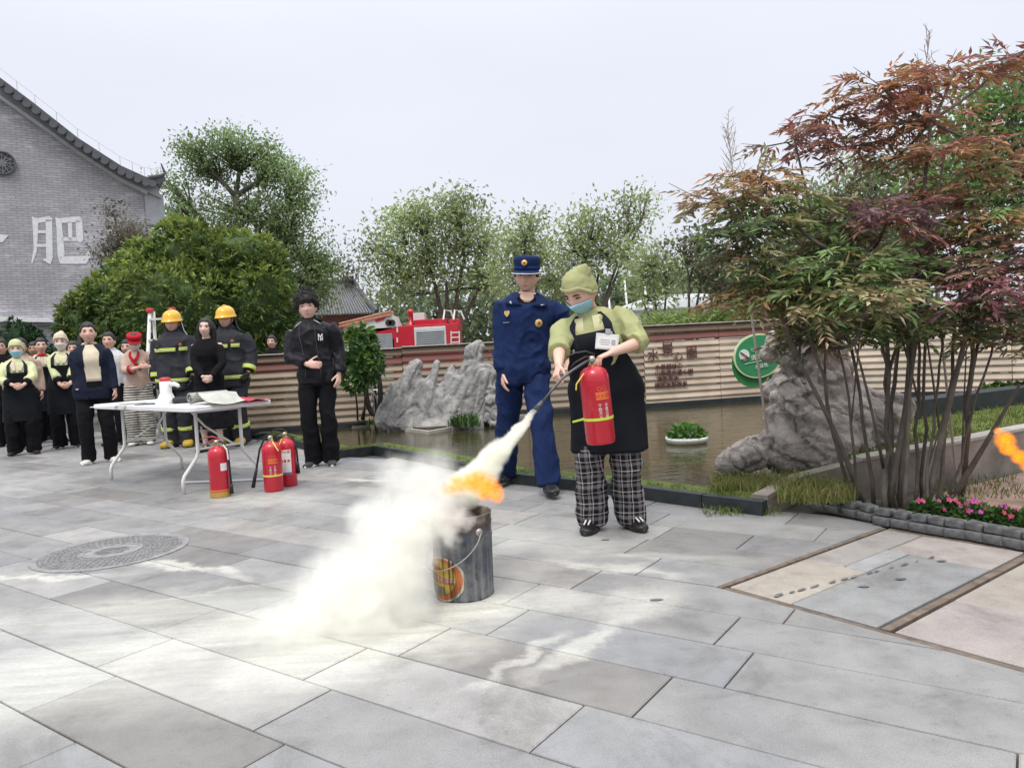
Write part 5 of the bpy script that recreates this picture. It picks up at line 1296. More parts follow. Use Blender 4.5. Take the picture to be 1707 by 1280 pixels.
q = MB(); q.tube([(-.95, -.55, .012), (-1.1, .35, .012)], .010, 8); fb_ = q.build('floor_bar', MAT_TL, None, True)
Mt = Matrix.Translation(tcn) @ Matrix.Rotation(ta, 4, 'Z')
fb_.location = G(390, 803); fb_.rotation_euler = (0, 0, R(75)); fb_.data.transform(Matrix.Translation((1.02, .1, 0))); props(fb_, 'thin white bar lying on the ground behind the extinguishers', 'bar')
def on_table(px, py): return G(px, py, TZ)
# loudhailer standing on its horn
lp_ = on_table(278, 673); lh = empty('loudhailer', lp_, R(-10), 'white loudhailer with a red end standing on the table', 'megaphone')
q = MB(); q.lathe([(.095, 0), (.098, .006), (.075, .045), (.055, .09), (.05, .1), (.05, .2), (.045, .205)], 24); q.build('horn', MAT_WHT, lh, True)
q = MB(); q.lathe([(.045, .2), (.047, .205), (.047, .235), (.02, .24)], 20); q.build('end_cap', MAT_PRED, lh, True)
q = MB(); q.tube([(.045, 0, .17), (.09, 0, .175), (.125, 0, .16), (.13, 0, .145)], [.02, .02, .017, .014], 10); q.build('grip', MAT_WHT, lh, True)
# grey bag
bp2 = on_table(305, 672); q = MB(); q.box((0, 0, .03), (.17, .09, .055), (0, 0, .3), .025); o = q.build('dark_bag', pm('charcoal_cloth', (0.03, 0.032, 0.035), .8, .3, 12, .3, 60), None, True); o.location = bp2; props(o, 'small charcoal bag beside the loudhailer on the table', 'bag')
# fire blanket
def sheet(fx, nu, nv, th=.004):
    q = MB(); V = [[Vector(fx(i / nu, j / nv)) for j in range(nv + 1)] for i in range(nu + 1)]
    b = []; 
    vs = [p for r in V for p in r] + [p - Vector((0, 0, th)) for r in V for p in r]; m = (nu + 1) * (nv + 1); fs = []
    for i in range(nu):
        for j in range(nv):
            a = i * (nv + 1) + j; fs.append((a, a + 1, a + nv + 2, a + nv + 1)); fs.append((m + a, m + a + nv + 1, m + a + nv + 2, m + a + 1))
    q.add(vs, fs); return q
bl = on_table(352, 672)
blk = empty('fire_blanket', bl, ta + R(180), 'rumpled grey white fire blanket rolled on the table', 'blanket')
q = sheet(lambda u, v: (-.05 + .40 * u, (v - .5) * .34 + .02 * math.sin(7 * u), .012 + .10 * math.sin(math.pi * min(1, u * 1.15)) ** 1.2 * (1 - .35 * v) + .012 * math.sin(9 * u + 5 * v)), 26, 14, .01); q.build('blanket_sheet', pm('grey_wool', (0.50, 0.50, 0.45), .9, .2, 8, .4, 80), blk, True)
q = MB(); pts = [(-.05 + (.052 - .0055 * k * .5) * math.cos(k * .5), 0, .058 + (.052 - .0055 * k * .5) * math.sin(k * .5)) for k in range(15)]
for y in (0,):
    A = [Vector((x, -.17, z)) for x, _, z in pts]; B = [Vector((x, .17, z)) for x, _, z in pts]
    for i in range(len(pts) - 1): q.prism([A[i], A[i + 1], A[i + 1] * 1 + Vector((0, 0, -.008)), A[i] + Vector((0, 0, -.008))], (0, .34, 0))
q.build('blanket_roll', pm('grey_wool_dark', (0.36, 0.37, 0.34), .9, .2, 8, .4, 80), blk)
rf_ = on_table(408, 668); q = sheet(lambda u, v: ((u - .5) * .46, (v - .5) * .24, .016 + .012 * math.sin(4 * u + 2) + .006 * math.sin(11 * v + 3 * u)), 16, 8, .012); o = q.build('red_cloth_case', pm('red_fabric', (0.50, 0.015, 0.05), .7, .15, 10, .2, 60), None, True); o.location = rf_; o.rotation_euler = (0, 0, ta + R(180)); props(o, 'red folded cloth case at the right end of the table', 'case')
for lab, px, py, s, mt, rz in (('white paper sheet at the left end of the table', 180, 678, (.24, .17), MAT_WHT, .4), ('grey printed leaflet on the table in front of the red capped person', 215, 674, (.26, .18), pm('grey_print', (0.35, 0.35, 0.38), .6), .7), ('dark leaflet beside the loudhailer on the table', 248, 674, (.2, .14), pm('dark_print', (0.07, 0.07, 0.08), .5), .5)):
    q = MB(); q.box((0, 0, .006), (s[0], s[1], .007), bev=.002); o = q.build('paper_sheet', mt, None); o.location = on_table(px, py); o.rotation_euler = (0, 0, ta + rz); props(o, lab, 'paper')

# step ladder behind the first firefighter
lb = G(287, 733); ld = empty('step_ladder', lb, R(12), 'white step ladder with red caps behind the first firefighter', 'ladder')
HL = 1.86
for sx in (-1, 1):
    q = MB(); q.tube([(sx * .26 - .02, -.4, 0), (sx * .15 - .02, 0, HL)], .026, 8); q.build('stile', MAT_TL, ld, True)
    q = MB(); q.tube([(sx * .26 + .02, .4, 0), (sx * .15 + .02, .03, HL)], .022, 8); q.build('stile', MAT_TL, ld, True)
    q = MB(); q.box((sx * .15 - .02, 0, HL + .02), (.09, .10, .06), bev=.015); q.build('end_cap', MAT_PRED, ld)
for k in range(6):
    z = .25 + k * .3; t = z / HL; w = .26 + (.15 - .26) * t; q = MB(); q.box((-.02, -.4 * (1 - t), z), (2 * w, .08, .025)); q.build('step', MAT_TL, ld)

# dark wheel leaning behind the pond shrub
wp = W(622, 650, 10.35); whe = empty('bicycle_wheel_stand', (wp.x, 10.35, .0), 0, 'dark spoked wheel half hidden behind the pond tree', 'wheel')
q = MB(); ring = [(0 + .22 * math.sin(a) * .45, 0, wp.z + .34 * math.cos(a)) for a in (2 * math.pi * k / 28 for k in range(29))]; q.tube(ring, .035, 8); q.build('tyre', MAT_BLACK, whe, True)
q = MB()
for k in range(8): a = math.pi * 2 * k / 8; q.tube([(0, 0, wp.z), (.2 * math.sin(a) * .45, 0, wp.z + .3 * math.cos(a))], .007, 5)
q.build('spokes', MAT_STEEL, whe)
q = MB(); q.box((0, .08, wp.z * .5 + .1), (.05, .05, wp.z + .6)); q.build('stand', MAT_BLACK, whe)

# ---------------------------------------------------------------- fire engine beyond the fence
YT = 31.0
def T(px, py, dy=0.0): return W(px, py, YT + dy)
tb = T(690, 640); eng = empty('fire_engine', (tb.x, YT, -.3), 0, 'red and white fire engine with a ladder on its roof behind the fence', 'fire engine')
to = Vector((tb.x, YT, -.3))
MAT_ENG = pm('engine_red', (0.50, 0.012, 0.03), .3, .1, 2, coat=.4); MAT_ENGW = pm('engine_white', (0.62, 0.62, 0.60), .4, .1, 2)
MAT_SHUT = pm('shutter_silver', (0.50, 0.54, 0.55), .4, .1, 3, metal=.2)
def tbox(name, x0, y0, x1, y1, dep, mat, d0=0.0, parent=None, bev=.03):
    a, b = T(x0, y0), T(x1, y1); q = MB(); q.box(((a.x + b.x) / 2 - to.x, d0 + dep / 2, (a.z + b.z) / 2 - to.z), (abs(b.x - a.x), dep, abs(b.z - a.z)), bev=bev); return q.build(name, mat, parent or eng)
tbox('body', 655, 544, 769, 640, 2.3, MAT_ENG)
tbox('roof_box', 690, 533, 745, 547, 1.8, MAT_ENG, .2)
tbox('roof_box', 748, 531, 766, 549, 1.8, MAT_ENG, .2)
tbox('body', 535, 556, 657, 640, 2.3, MAT_ENGW, .03)
tbox('red_stripe', 535, 551, 657, 565, 2.2, MAT_ENG, .0)
sh1 = tbox('shutter', 693, 549, 742, 580, .05, MAT_SHUT, -.05, bev=.01); tbox('shutter_frame', 690, 546, 745, 584, .04, MAT_ENGW, -.03)
for k in range(9):
    tbox('shutter_slat', 694, 551 + k * 3.2, 741, 553.8 + k * 3.2, .02, MAT_SHUT, -.06, sh1, .006)
tbox('shutter', 625, 557, 656, 590, .05, pm('shutter_grey', (0.25, 0.27, 0.29), .4), -.05, bev=.01)
tbox('lamp', 661, 546, 664, 554, .04, MAT_ENGW, -.05, bev=.01); tbox('lamp', 661, 563, 664, 571, .04, MAT_ENGW, -.05, bev=.01)
q = MB()
for x in (752.5, 766): a, b = T(x, 552) - to, T(x, 585) - to; q.tube([a + Vector((0, -.12, 0)), b + Vector((0, -.12, 0))], .03, 6)
for y in (555, 563, 571, 579): a, b = T(752.5, y) - to, T(766, y - .7) - to; q.tube([a + Vector((0, -.12, 0)), b + Vector((0, -.12, 0))], .025, 6)
q.build('rear_ladder', MAT_ENGW, eng)
q = MB(); 
for x in (739, 756): a = T(x, 533) - to; q.tube([a, a + Vector((.05, .3, .4)), a + Vector((.3, .3, .35)), a + Vector((.42, .3, 0))], .04, 6)
q.build('grab_rail', MAT_ENGW, eng)
# turret with its boom and the ladder sloping down to the left
P = [T(x, y) - to for x, y in ((572, 549), (640, 528), (656, 526), (664, 545), (600, 560), (560, 562))]; q = MB(); q.prism(P, (0, 1.4, 0)); q.build('turret_cover', MAT_ENGW, eng)
q = MB()
for dy in (-.05, .55):
    a, b = T(566, 540) - to, T(652, 519) - to; q.tube([a + Vector((0, dy, 0)), b + Vector((0, dy, 0))], .045, 6); c, d = T(566, 545) - to, T(652, 525) - to; q.tube([c + Vector((0, dy, 0)), d + Vector((0, dy, 0))], .04, 6)
    for k in range(12): t = k / 11; q.tube([a + (b - a) * t + Vector((0, dy, 0)), c + (d - c) * min(1, t + .04) + Vector((0, dy, 0))], .02, 4)
q.build('roof_ladder', pm('ladder_orange', (0.45, 0.20, 0.13), .5, .2), eng)
for px in (648, 654): q = MB(); c = T(px, 538) - to; q.lathe([(.02, 0), (.13, 0), (.13, .06), (.02, .06)], 14, Matrix.Translation(c + Vector((0, -.02, 0))) @ Matrix.Rotation(R(90), 4, 'X')); q.build('port', MAT_BLACK, eng)
q = MB(); P = [T(x, y) - to for x, y in ((625, 534), (646, 526), (640, 533), (628, 537))]; q.prism([p + Vector((0, -.03, 0)) for p in P], (0, .05, 0)); q.build('red_mark', MAT_ENG, eng)
q = MB(); a = T(681, 545) - to; q.lathe([(.22, 0), (.2, .15), (.1, .2), (.1, .55), (.16, .6), (.14, .75), (.03, .78)], 14, Matrix.Translation(a + Vector((0, .9, 0)))); q.build('water_monitor', MAT_ENG, eng, True)
tbox('roof_locker', 685, 521, 705, 533, .8, MAT_ENGW, .6)
for px in (600, 740):
    c = T(px, 640) - to; q = MB(); q.lathe([(.05, -.14), (.42, -.14), (.5, -.1), (.5, .1), (.42, .14), (.05, .14)], 22, Matrix.Translation((c.x, .1, .5)) @ Matrix.Rotation(R(90), 4, 'X')); w_ = q.build('wheel', MAT_BLACK, eng, True)

# ---------------------------------------------------------------- flower bed edging, flowers
MAT_EDGE = pm('charcoal_edging', (0.13, 0.133, 0.135), .75, .7, 17, .5, 50)
ep = [(1358, 853), (1383, 857), (1412, 863), (1438, 869), (1466, 877), (1497, 882), (1528, 888), (1558, 893), (1588, 898), (1620, 903), (1652, 909), (1684, 915), (1716, 921), (1750, 928)]
for i, (x, y) in enumerate(ep):
    p = G(x, y); d = G(*ep[min(i + 1, len(ep) - 1)]) - G(*ep[max(i - 1, 0)]); a = math.atan2(d.y, d.x)
    o = empty('edging_block', p, a + rng.uniform(-.08, .08), 'small two tier charcoal edging block along the flower bed', 'edging', 'edging blocks along the flower bed')
    o['label'] = ['charcoal edging block at the left end of the row, against the concrete wall', 'second charcoal edging block from the concrete wall', 'third charcoal edging block from the concrete wall', 'fourth charcoal edging block from the concrete wall', 'edging block at the corner of the cover frame, fifth from the wall', 'edging block just right of the cover frame corner, sixth from the wall', 'seventh edging block from the wall, below the shrub stems', 'eighth edging block from the wall, left end of the flowers', 'ninth edging block from the wall, below the leafy flowering plant', 'tenth edging block from the wall, below the pink flowers', 'eleventh edging block from the wall, below the magenta blooms', 'edging block second from the right edge of the picture', 'edging block cut by the right edge of the picture', 'edging block beyond the right edge of the picture'][i]
    q = MB(); q.box((0, .04, .026), (.098, .08, .048), (0, 0, rng.uniform(-.1, .1)), bev=.009); q.build('lower_tier', MAT_EDGE, o, True)
    q = MB(); q.box((0, .048, .072), (.086 + rng.uniform(-.012, .006), .07, .04), (rng.uniform(-.08, .08), rng.uniform(-.12, .12), rng.uniform(-.2, .2)), bev=.009); q.build('upper_tier', MAT_EDGE, o, True)
fl_cols = [((0.50, 0.07, 0.20), 'pink_petal'), ((0.45, 0.05, 0.08), 'red_petal'), ((0.42, 0.07, 0.28), 'magenta_petal')]
def flower_mesh(mat):
    q = MB(); 
    for k in range(5):
        a = 2 * math.pi * k / 5; d = Vector((math.cos(a), math.sin(a), 0)); s = Vector((-d.y, d.x, 0))
        q.add([Vector((0, 0, 0)), d * .012 + s * .010 + Vector((0, 0, .006)), d * .024 + Vector((0, 0, .004)), d * .012 - s * .010 + Vector((0, 0, .006))], [(0, 1, 2, 3)])
    q.lathe([(.003, 0), (.004, .005), (.001, .007)], 6); me = q.mesh('flower'); me.materials.append(mat); return me
fms = [flower_mesh(pm(nm, c, .6, .2)) for c, nm in fl_cols]
plants = [(1545, 872, 26, 'leafy plant with a few red flowers at the foot of the stems', 4), (1590, 868, 30, 'bushy green plant with pink flowers behind the edging, middle of the bed', 7), (1632, 880, 30, 'flowering plant with many magenta blooms right of the middle of the bed', 9), (1672, 888, 28, 'flowering plant with pink and red blooms near the right end of the bed', 9), (1712, 895, 30, 'flowering plant with magenta blooms at the right edge of the picture', 7)]
for px, py, rpx, lab, nf_ in plants:
    p = G(px, py); r = rpx * p.y / FPX
    o = empty('flowering_plant', (p.x, p.y, .018), 0, lab, 'flowers', 'flowering plants in the bed')
    dome_leaves('foliage', (0, 0, .01), (r, r * 1.1, .09), 520, .045, .018, [(0.06, 0.13, 0.03), (0.08, 0.16, 0.04), (0.05, 0.10, 0.03)], o)
    for k in range(nf_):
        a = rng.uniform(0, 6.28); rr = r * rng.random() ** .5; f = bpy.data.objects.new('flower', rng.choice(fms)); COL.objects.link(f); f.parent = o
        f.location = (rr * math.cos(a), rr * 1.1 * math.sin(a), .115 - .04 * (rr / r) ** 2 + rng.uniform(-.01, .02)); f.rotation_euler = (R(55) + rng.uniform(-.4, .4), rng.uniform(-.5, .5), rng.uniform(-.6, .6)); f.scale = (rng.uniform(.5, .85),) * 3
pts = [(*(G(rng.uniform(1560, 1700), rng.uniform(795, 830), .02).xy), .012) for _ in range(120)]
props(blades('weeds', pts, .05, .006, GREENS, None, 1.2, 3), 'sparse weeds on the red soil path by the concrete wall', 'weeds', kind='stuff')
# ---------------------------------------------------------------- people
MAT_BROW = pm('dark_hair', (0.012, 0.010, 0.009), .55, .3, 30, .3, 200)
MAT_EYEW = pm('eye_white', (0.62, 0.58, 0.55), .3)
MAT_EYED = pm('eye_dark', (0.012, 0.008, 0.006), .2)
def skin_mat(name, tint):
    if name in _mc: return _mc[name]
    m, n, l, b = new_mat(name)
    at = n.new('ShaderNodeVertexColor'); at.layer_name = 'Col'; t = n.new('ShaderNodeTexCoord')
    nz = noise_node(n, l, t.outputs['Object'], 45, 4); r = ramp_node(n, l, nz.outputs[0], [(.3, (.93, .91, .9)), (.7, (1.04, 1.03, 1.02))])
    c = mix_node(n, l, 1.0, mix_node(n, l, 1.0, at.outputs[0], tint, 'MULTIPLY'), r.outputs[0], 'MULTIPLY')
    l.new(c, b.inputs['Base Color']); b.inputs['Roughness'].default_value = .52; b.inputs['Subsurface Weight'].default_value = .08
    b.inputs['Subsurface Radius'].default_value = (.01, .004, .002); b.inputs['Specular IOR Level'].default_value = .35
    _mc[name] = m; return m
def head_surface(D, fem=False):
    """D (n,3) unit directions, front is -y -> points on the face and skull"""
    P = D * np.array([.077, .096, .120]); x, y, z = P[:, 0].copy(), P[:, 1].copy(), P[:, 2].copy()
    front = np.clip(-y / .085, 0, 1); low = np.clip((-z - .01) / .11, 0, 1)
    x *= 1 - (.30 if not fem else .33) * low ** 1.4
    y = np.where(y > 0, y * (1 - .45 * low), y * (1 - .10 * low))
    x *= 1 + .03 * np.exp(-((z + .03) / .03) ** 2)
    def g(u, s): return np.exp(-(u / s) ** 2)
    nb = np.clip((.028 - z) / .05, 0, 1) ** 1.2 * np.clip((z + .043) / .012, 0, 1)
    y -= front * .021 * g(x, .0125 + .004 * np.clip((.01 - z) / .04, 0, 1)) * nb
    y += front * .0095 * g(np.abs(x) - .031, .016) * g(z - .012, .0115)
    y -= front * .0035 * g(np.abs(x) - .03, .02) * g(z - .034, .009)
    y -= front * .006 * g(x, .021) * g(z + .062, .009)
    y += front * .003 * g(x, .02) * g(z + .0615, .0028)
    y -= front * .006 * g(x, .024) * g(z + .098, .016)
    y -= front * .004 * g(np.abs(x) - .045, .02) * g(z + .022, .02)
    return np.stack([x, y, z], 1)
def dir_grid(nu, nv):
    th = np.linspace(-math.pi / 2 + .06, math.pi / 2 - .06, nv); ph = np.linspace(0, 2 * math.pi, nu, endpoint=False)
    T_, P_ = np.meshgrid(th, ph, indexing='ij')
    return np.stack([np.cos(T_) * np.sin(P_), -np.cos(T_) * np.cos(P_), np.sin(T_)], -1).reshape(-1, 3)
def grid_add(mb, V, nu, nv):
    mb.loft([[Vector(V[j * nu + i]) for i in range(nu)] for j in range(nv)])
def sstep(a, b, x): t = np.clip((x - a) / (b - a), 0, 1); return t * t * (3 - 2 * t)
def ik(a, t, l1, l2, pole):
    d = t - a; L = d.length; mx_ = (l1 + l2) * .998
    if L > mx_: t = a + d * (mx_ / L); d = t - a; L = mx_
    x = (l1 * l1 - l2 * l2 + L * L) / (2 * L); hgt = math.sqrt(max(l1 * l1 - x * x, 0)); u = d.normalized()
    p = Vector(pole); p = (p - p.dot(u) * u).normalized(); return a + u * x + p * hgt, t

class Person:
    def __init__(s, label, foot, h, yaw=0.0, lean=(0, 0, 0), head=(0, 0, 0), fat=1.0, fem=False, shw=1.0, skin=(0.72, 0.475, 0.375), vox=.008, cvox=.012, name='person', group='people', hk=1.0):
        s.root = empty(name, (foot[0], foot[1], foot[2] if len(foot) > 2 else 0), yaw, label, 'person', group)
        s.M = Matrix.Translation(s.root.location) @ Matrix.Rotation(yaw, 4, 'Z'); s.Mi = s.M.inverted()
        k = s.k = h / 1.75; s.fat, s.fem, s.vox, s.cvox, s.skin = fat, fem, vox, cvox, skin
        pv_ = Vector((0, 0, .95 * k))
        s.Ub = Matrix.Translation(pv_) @ Euler((lean[0], lean[1], lean[2])).to_matrix().to_4x4() @ Matrix.Translation(-pv_)
        s.lean = lean; s.pv = pv_
        sw = (.182 if not fem else .158) * shw * k * (.6 + .4 * fat)
        s.sh = {sd: s.Ub @ Vector((sd * sw, .01, 1.398 * k)) for sd in (-1, 1)}
        s.neck = s.Ub @ Vector((0, .012, 1.47 * k))
        hc = s.Ub @ Vector((0, -.005, 1.60 * k))
        hs = hk * 1.06 * (1.0 if not fem else .985) * (k ** .5)
        s.Hm = Matrix.Translation(s.neck + Vector((0, -.0, .015))) @ s.Ub.to_3x3().to_4x4() @ Euler((head[0], head[1], head[2])).to_matrix().to_4x4() @ Matrix.Translation((0, -.018, .122 * k ** .3)) @ Matrix.Scale(hs, 4)
        s.hs = hs; s.wr = {}; s.el = {}; s.hand = {}; s.an = {}; s.kn = {}
        s.hip = {sd: Vector((sd * .088 * k * (.7 + .3 * fat), 0, .91 * k)) for sd in (-1, 1)}
        for sd in (-1, 1):
            s.arm(sd); s.leg(sd)
    def loc(s, P): return s.Mi @ Vector(P)
    def arm(s, sd, wrist=None, pole=None, hd=None, palm=None, curl=.5, thumb=.5):
        k = s.k
        if wrist is None: wrist = s.sh[sd] + Vector((sd * .055 * k * s.fat, -.03 * k, -.515 * k))
        pole = pole or (sd * .35, .9, 0)
        s.el[sd], s.wr[sd] = ik(s.sh[sd], Vector(wrist), .285 * k, .245 * k, pole)
        fd_ = (s.wr[sd] - s.el[sd]).normalized()
        hd = Vector(hd) if hd is not None else fd_
        palm = Vector(palm) if palm is not None else Vector((-sd, .15, 0))
        s.hand[sd] = (hd.normalized(), palm, curl, thumb)
    def leg(s, sd, ankle=None, toe=None, pole=(0, -1, 0)):
        k = s.k
        if ankle is None: ankle = Vector((sd * .10 * k, 0, .085 * k))
        s.kn[sd], s.an[sd] = ik(s.hip[sd], Vector(ankle), .425 * k, .415 * k, Vector(pole) + Vector((sd * .15, 0, 0)))
        s.toe = getattr(s, 'toe', {}); t = toe if toe is not None else sd * .25
        s.toe[sd] = Vector((math.sin(t), -math.cos(t), 0))
    def bend(s, p):
        p = Vector(p); t = float(sstep(.93 * s.k, 1.12 * s.k, p.z))
        if t <= 0: return p
        return p.lerp(s.Ub @ p, t)
    PROF = [(.80, .150, .110, .0), (.86, .172, .122, .004), (.93, .178, .126, .006), (1.02, .160, .112, .0), (1.10, .150, .104, -.003), (1.20, .160, .110, -.004), (1.30, .175, .118, -.004), (1.37, .182, .110, .0), (1.41, .168, .096, .006), (1.445, .124, .080, .010), (1.475, .082, .068, .012), (1.51, .062, .060, .012)]
    def tr(s, z):
        """half width, half depth, y offset of the torso at height z (units of k)"""
        P = s.PROF; zz = min(max(z, P[0][0]), P[-1][0])
        for a, b in zip(P[:-1], P[1:]):
            if a[0] <= zz <= b[0]:
                t = (zz - a[0]) / (b[0] - a[0]); r = [a[i] + (b[i] - a[i]) * t for i in (1, 2, 3)]; break
        f = s.fat; mid = float(np.exp(-((zz - 1.07) / .16) ** 2))
        w, d, y = r
        if s.fem:
            w *= .93 if zz > 1.15 else (.94 if zz > 1.0 else 1.0); d *= 1 + .10 * float(np.exp(-((zz - 1.27) / .07) ** 2)); y -= .012 * float(np.exp(-((zz - 1.27) / .07) ** 2))
        g = (1 + (f - 1) * (.75 + .5 * mid)) if zz < 1.40 else 1 + (f - 1) * .3
        gd = (1 + (f - 1) * (.9 + .9 * mid)) if zz < 1.40 else 1 + (f - 1) * .3
        return w * g * s.k, d * gd * s.k, y * s.k - (f - 1) * .06 * mid * s.k
    def ring(s, z, off, n=28, ex=2.4, flare=0.0):
        w, d, y = s.tr(z); w += off + flare; d += off + flare; out = []
        for i in range(n):
            a = 2 * math.pi * i / n; c, sn = math.cos(a), math.sin(a)
            out.append(s.bend((w * abs(c) ** (2 / ex) * math.copysign(1, c), y + d * abs(sn) ** (2 / ex) * math.copysign(1, sn), z * s.k)))
        return out
    def torso_pt(s, z, a, off):
        """point on the torso at height z, angle a from the front (positive to the image right)"""
        w, d, y = s.tr(z); w += off; d += off; c, sn = math.sin(a), -math.cos(a); ex = 2.4
        return s.bend((w * abs(c) ** (2 / ex) * math.copysign(1, c), y + d * abs(sn) ** (2 / ex) * math.copysign(1, sn), z * s.k))
    def limb(s, a, b, c, n1=4, n2=4):
        pts = [a + (b - a) * (i / n1) for i in range(n1)] + [b] + [b + (c - b) * (i / n2) for i in range(1, n2 + 1)]
        pts[n1] = b * .8 + (pts[n1 - 1] + pts[n1 + 1]) * .1
        return pts
    def put_hand(s, mb, sd):
        D, P, curl, th = s.hand[sd]; k = s.k * (.97 if not s.fem else .92); w = s.wr[sd]
        P = (P - P.dot(D) * D).normalized(); S = D.cross(P) if sd < 0 else P.cross(D)
        rings = []
        for t, wd, tk in ((-.01, .026, .02), (.02, .032, .017), (.05, .041, .016), (.085, .041, .013), (.095, .034, .010)):
            rings.append([w + D * t * k + S * (wd * k * math.cos(a)) + P * (tk * k * math.sin(a)) for a in (2 * math.pi * i / 12 for i in range(12))])
        mb.loft(rings)
        for i, (o, L) in enumerate(((.030, .070), (.010, .079), (-.010, .074), (-.029, .058))):
            p = w + (D * .083 + S * o) * k; d = (D + S * o * 1.6).normalized(); pts = [p - d * .012, p]; a = curl * (.75 + .12 * i)
            for seg in (.46, .31, .23):
                d = (d * math.cos(a) + P * math.sin(a)).normalized(); p = p + d * L * seg * k; pts.append(p)
            mb.tube(pts, [.0095 * k, .0095 * k, .009 * k, .0083 * k, .007 * k], 8)
        p = w + (D * .022 + S * .030) * k; d = (D * .75 + S * .75 + P * .25 * th).normalized(); pts = [p - d * .015, p]
        for seg, bn in ((.040, 0), (.032, th * .6), (.026, th * .6)):
            d = (d * math.cos(bn) + (D * .5 + P * .6 - S * .4).normalized() * math.sin(bn)).normalized(); p = p + d * seg * k; pts.append(p)
        mb.tube(pts, [.013 * k, .0125 * k, .0105 * k, .010 * k, .008 * k], 8)
    def body(s, arms_bare=False, gloves=False):
        k = s.k; mb = MB(); f = .86 + .1 * (s.fat - 1)
        mb.loft([s.ring(z, -.018) for z in (.87, .91, .95, 1.05, 1.15, 1.25, 1.33, 1.39, 1.43, 1.46)])
        nk = s.Hm @ Vector((0, .012, -.075)); mb.tube([s.neck - Vector((0, 0, .06)), s.neck, (s.neck + nk) / 2, nk, nk + (nk - s.neck) * .5], [.066 * k, .058 * k, .053 * k, .053 * k, .050 * k], 14)
        nu, nv = 44, 36; V = head_surface(dir_grid(nu, nv), s.fem); V = np.array([s.Hm @ Vector(p) for p in V]); grid_add(mb, V, nu, nv)
        for sx in (-1, 1): mb.ell((0, 0, 0), (1, 1, 1), 10, (s.Hm @ Matrix.Translation((sx * .077, .012, -.006)) @ Matrix.Rotation(sx * -.35, 4, 'Z') @ Matrix.Diagonal((.012, .021, .033, 1))).to_3x3()) if False else s._ear(mb, sx)
        for sd in (-1, 1):
            pts = s.limb(s.sh[sd], s.el[sd], s.wr[sd]); fr = .9 + .45 * (s.fat - 1)
            mb.tube(pts, [r * k * fr for r in (.052, .05, .047, .043, .040, .041, .037, .031, .0265)], 12)
            if not gloves: s.put_hand(mb, sd)
            pts = s.limb(s.hip[sd], s.kn[sd], s.an[sd]); mb.tube(pts, [r * k for r in (.075, .072, .064, .055, .048, .050, .046, .036, .032)], 12)
            a = s.an[sd]; mb.tube([a + Vector((0, .0, -.03)), a + s.toe[sd] * .05 - Vector((0, 0, .06)), a + s.toe[sd] * .12 - Vector((0, 0, .065))], [.026, .018, .012], 8)
        me = remesh(mb, s.vox, 2, .4); V = get_v(me)
        Hi = np.array(s.Hm.inverted()); q = V @ Hi[:3, :3].T + Hi[:3, 3]
        C = np.tile(np.array(s.skin), (len(V), 1)); x, y, z = q.T; inh = (np.abs(x) < .11) & (np.abs(y) < .13) & (z > -.13) & (z < .14); fr = inh & (y < -.02)
        def tint(mask, w, col): C[:] = np.where(mask[:, None], C * (1 - w[:, None]) + np.array(col) * w[:, None], C)
        sk = np.array(s.skin)
        tint(fr, .42 * np.exp(-((np.abs(x) - .042) / .02) ** 2 - ((z + .02) / .022) ** 2), sk * np.array([1.02, .72, .70]))
        tint(fr, .40 * np.exp(-(x / .014) ** 2 - ((z + .022) / .014) ** 2), sk * np.array([1.0, .75, .72]))
        tint(fr, .9 * np.exp(-(x / .020) ** 2 - ((z + .062) / .0072) ** 2), np.array([.40, .12, .11]))
        tint(fr, .6 * np.exp(-((np.abs(x) - .031) / .017) ** 2 - ((z - .012) / .010) ** 2), sk * np.array([.62, .52, .5]))
        if not inh.any(): pass
        hnd = np.zeros(len(V)); 
        for sd in (-1, 1): hnd = np.maximum(hnd, np.exp(-(np.linalg.norm(V - np.array(s.wr[sd] + s.hand[sd][0] * .09), axis=1) / .06) ** 2))
        tint(hnd > .05, .35 * hnd, sk * np.array([1.0, .78, .74]))
        vcol(me, C); s.bodyo = link_mesh('body', me, skin_mat('skin', (1, 1, 1)), s.root, True)
        # eyes and brows
        for sx in (-1, 1):
            q = MB(); Mx = s.Hm @ Matrix.Translation((sx * .031, -.0775, .0115)) @ Matrix.Rotation(sx * .22, 4, 'Z')
            s._ell(q, Mx, (.0145, .0070, .0056)); q.build('eye', MAT_EYEW, s.root, True)
            eye = q; q = MB(); s._ell(q, Mx @ Matrix.Translation((-sx * .001, -.0022, .0)), (.0074, .0054, .0056)); q.build('iris', MAT_EYED, s.root, True)
            q = MB(); q.tube([Mx @ Vector(p) for p in ((-.0145, -.002, -.001), (-.007, -.0062, .0040), (.002, -.0070, .0048), (.010, -.0045, .0028), (.0155, .0005, -.001))], .0026 * s.hs, 5); q.build('eyelid', MAT_BROW, s.root)
            q = MB(); q.tube([s.Hm @ Vector(p) for p in ((sx * .014, -.0905, .030), (sx * .026, -.0905, .0345), (sx * .038, -.085, .034), (sx * .049, -.075, .028))], [.0036, .0044, .004, .002], 6); q.build('eyebrow', MAT_BROW, s.root)
        return s
    def _ell(s, q, M, r, seg=12):
        n = 8; rings = []
        for j in range(n + 1):
            th = -math.pi / 2 + math.pi * min(max(j / n, .03), .97)
            rings.append([M @ Vector((r[0] * math.cos(th) * math.cos(2 * math.pi * i / seg), r[1] * math.cos(th) * math.sin(2 * math.pi * i / seg), r[2] * math.sin(th))) for i in range(seg)])
        q.loft(rings)
    def _ear(s, mb, sx): s._ell(mb, s.Hm @ Matrix.Translation((sx * .076, .014, -.008)) @ Matrix.Rotation(sx * -.4, 4, 'Z'), (.009, .020, .032), 10)
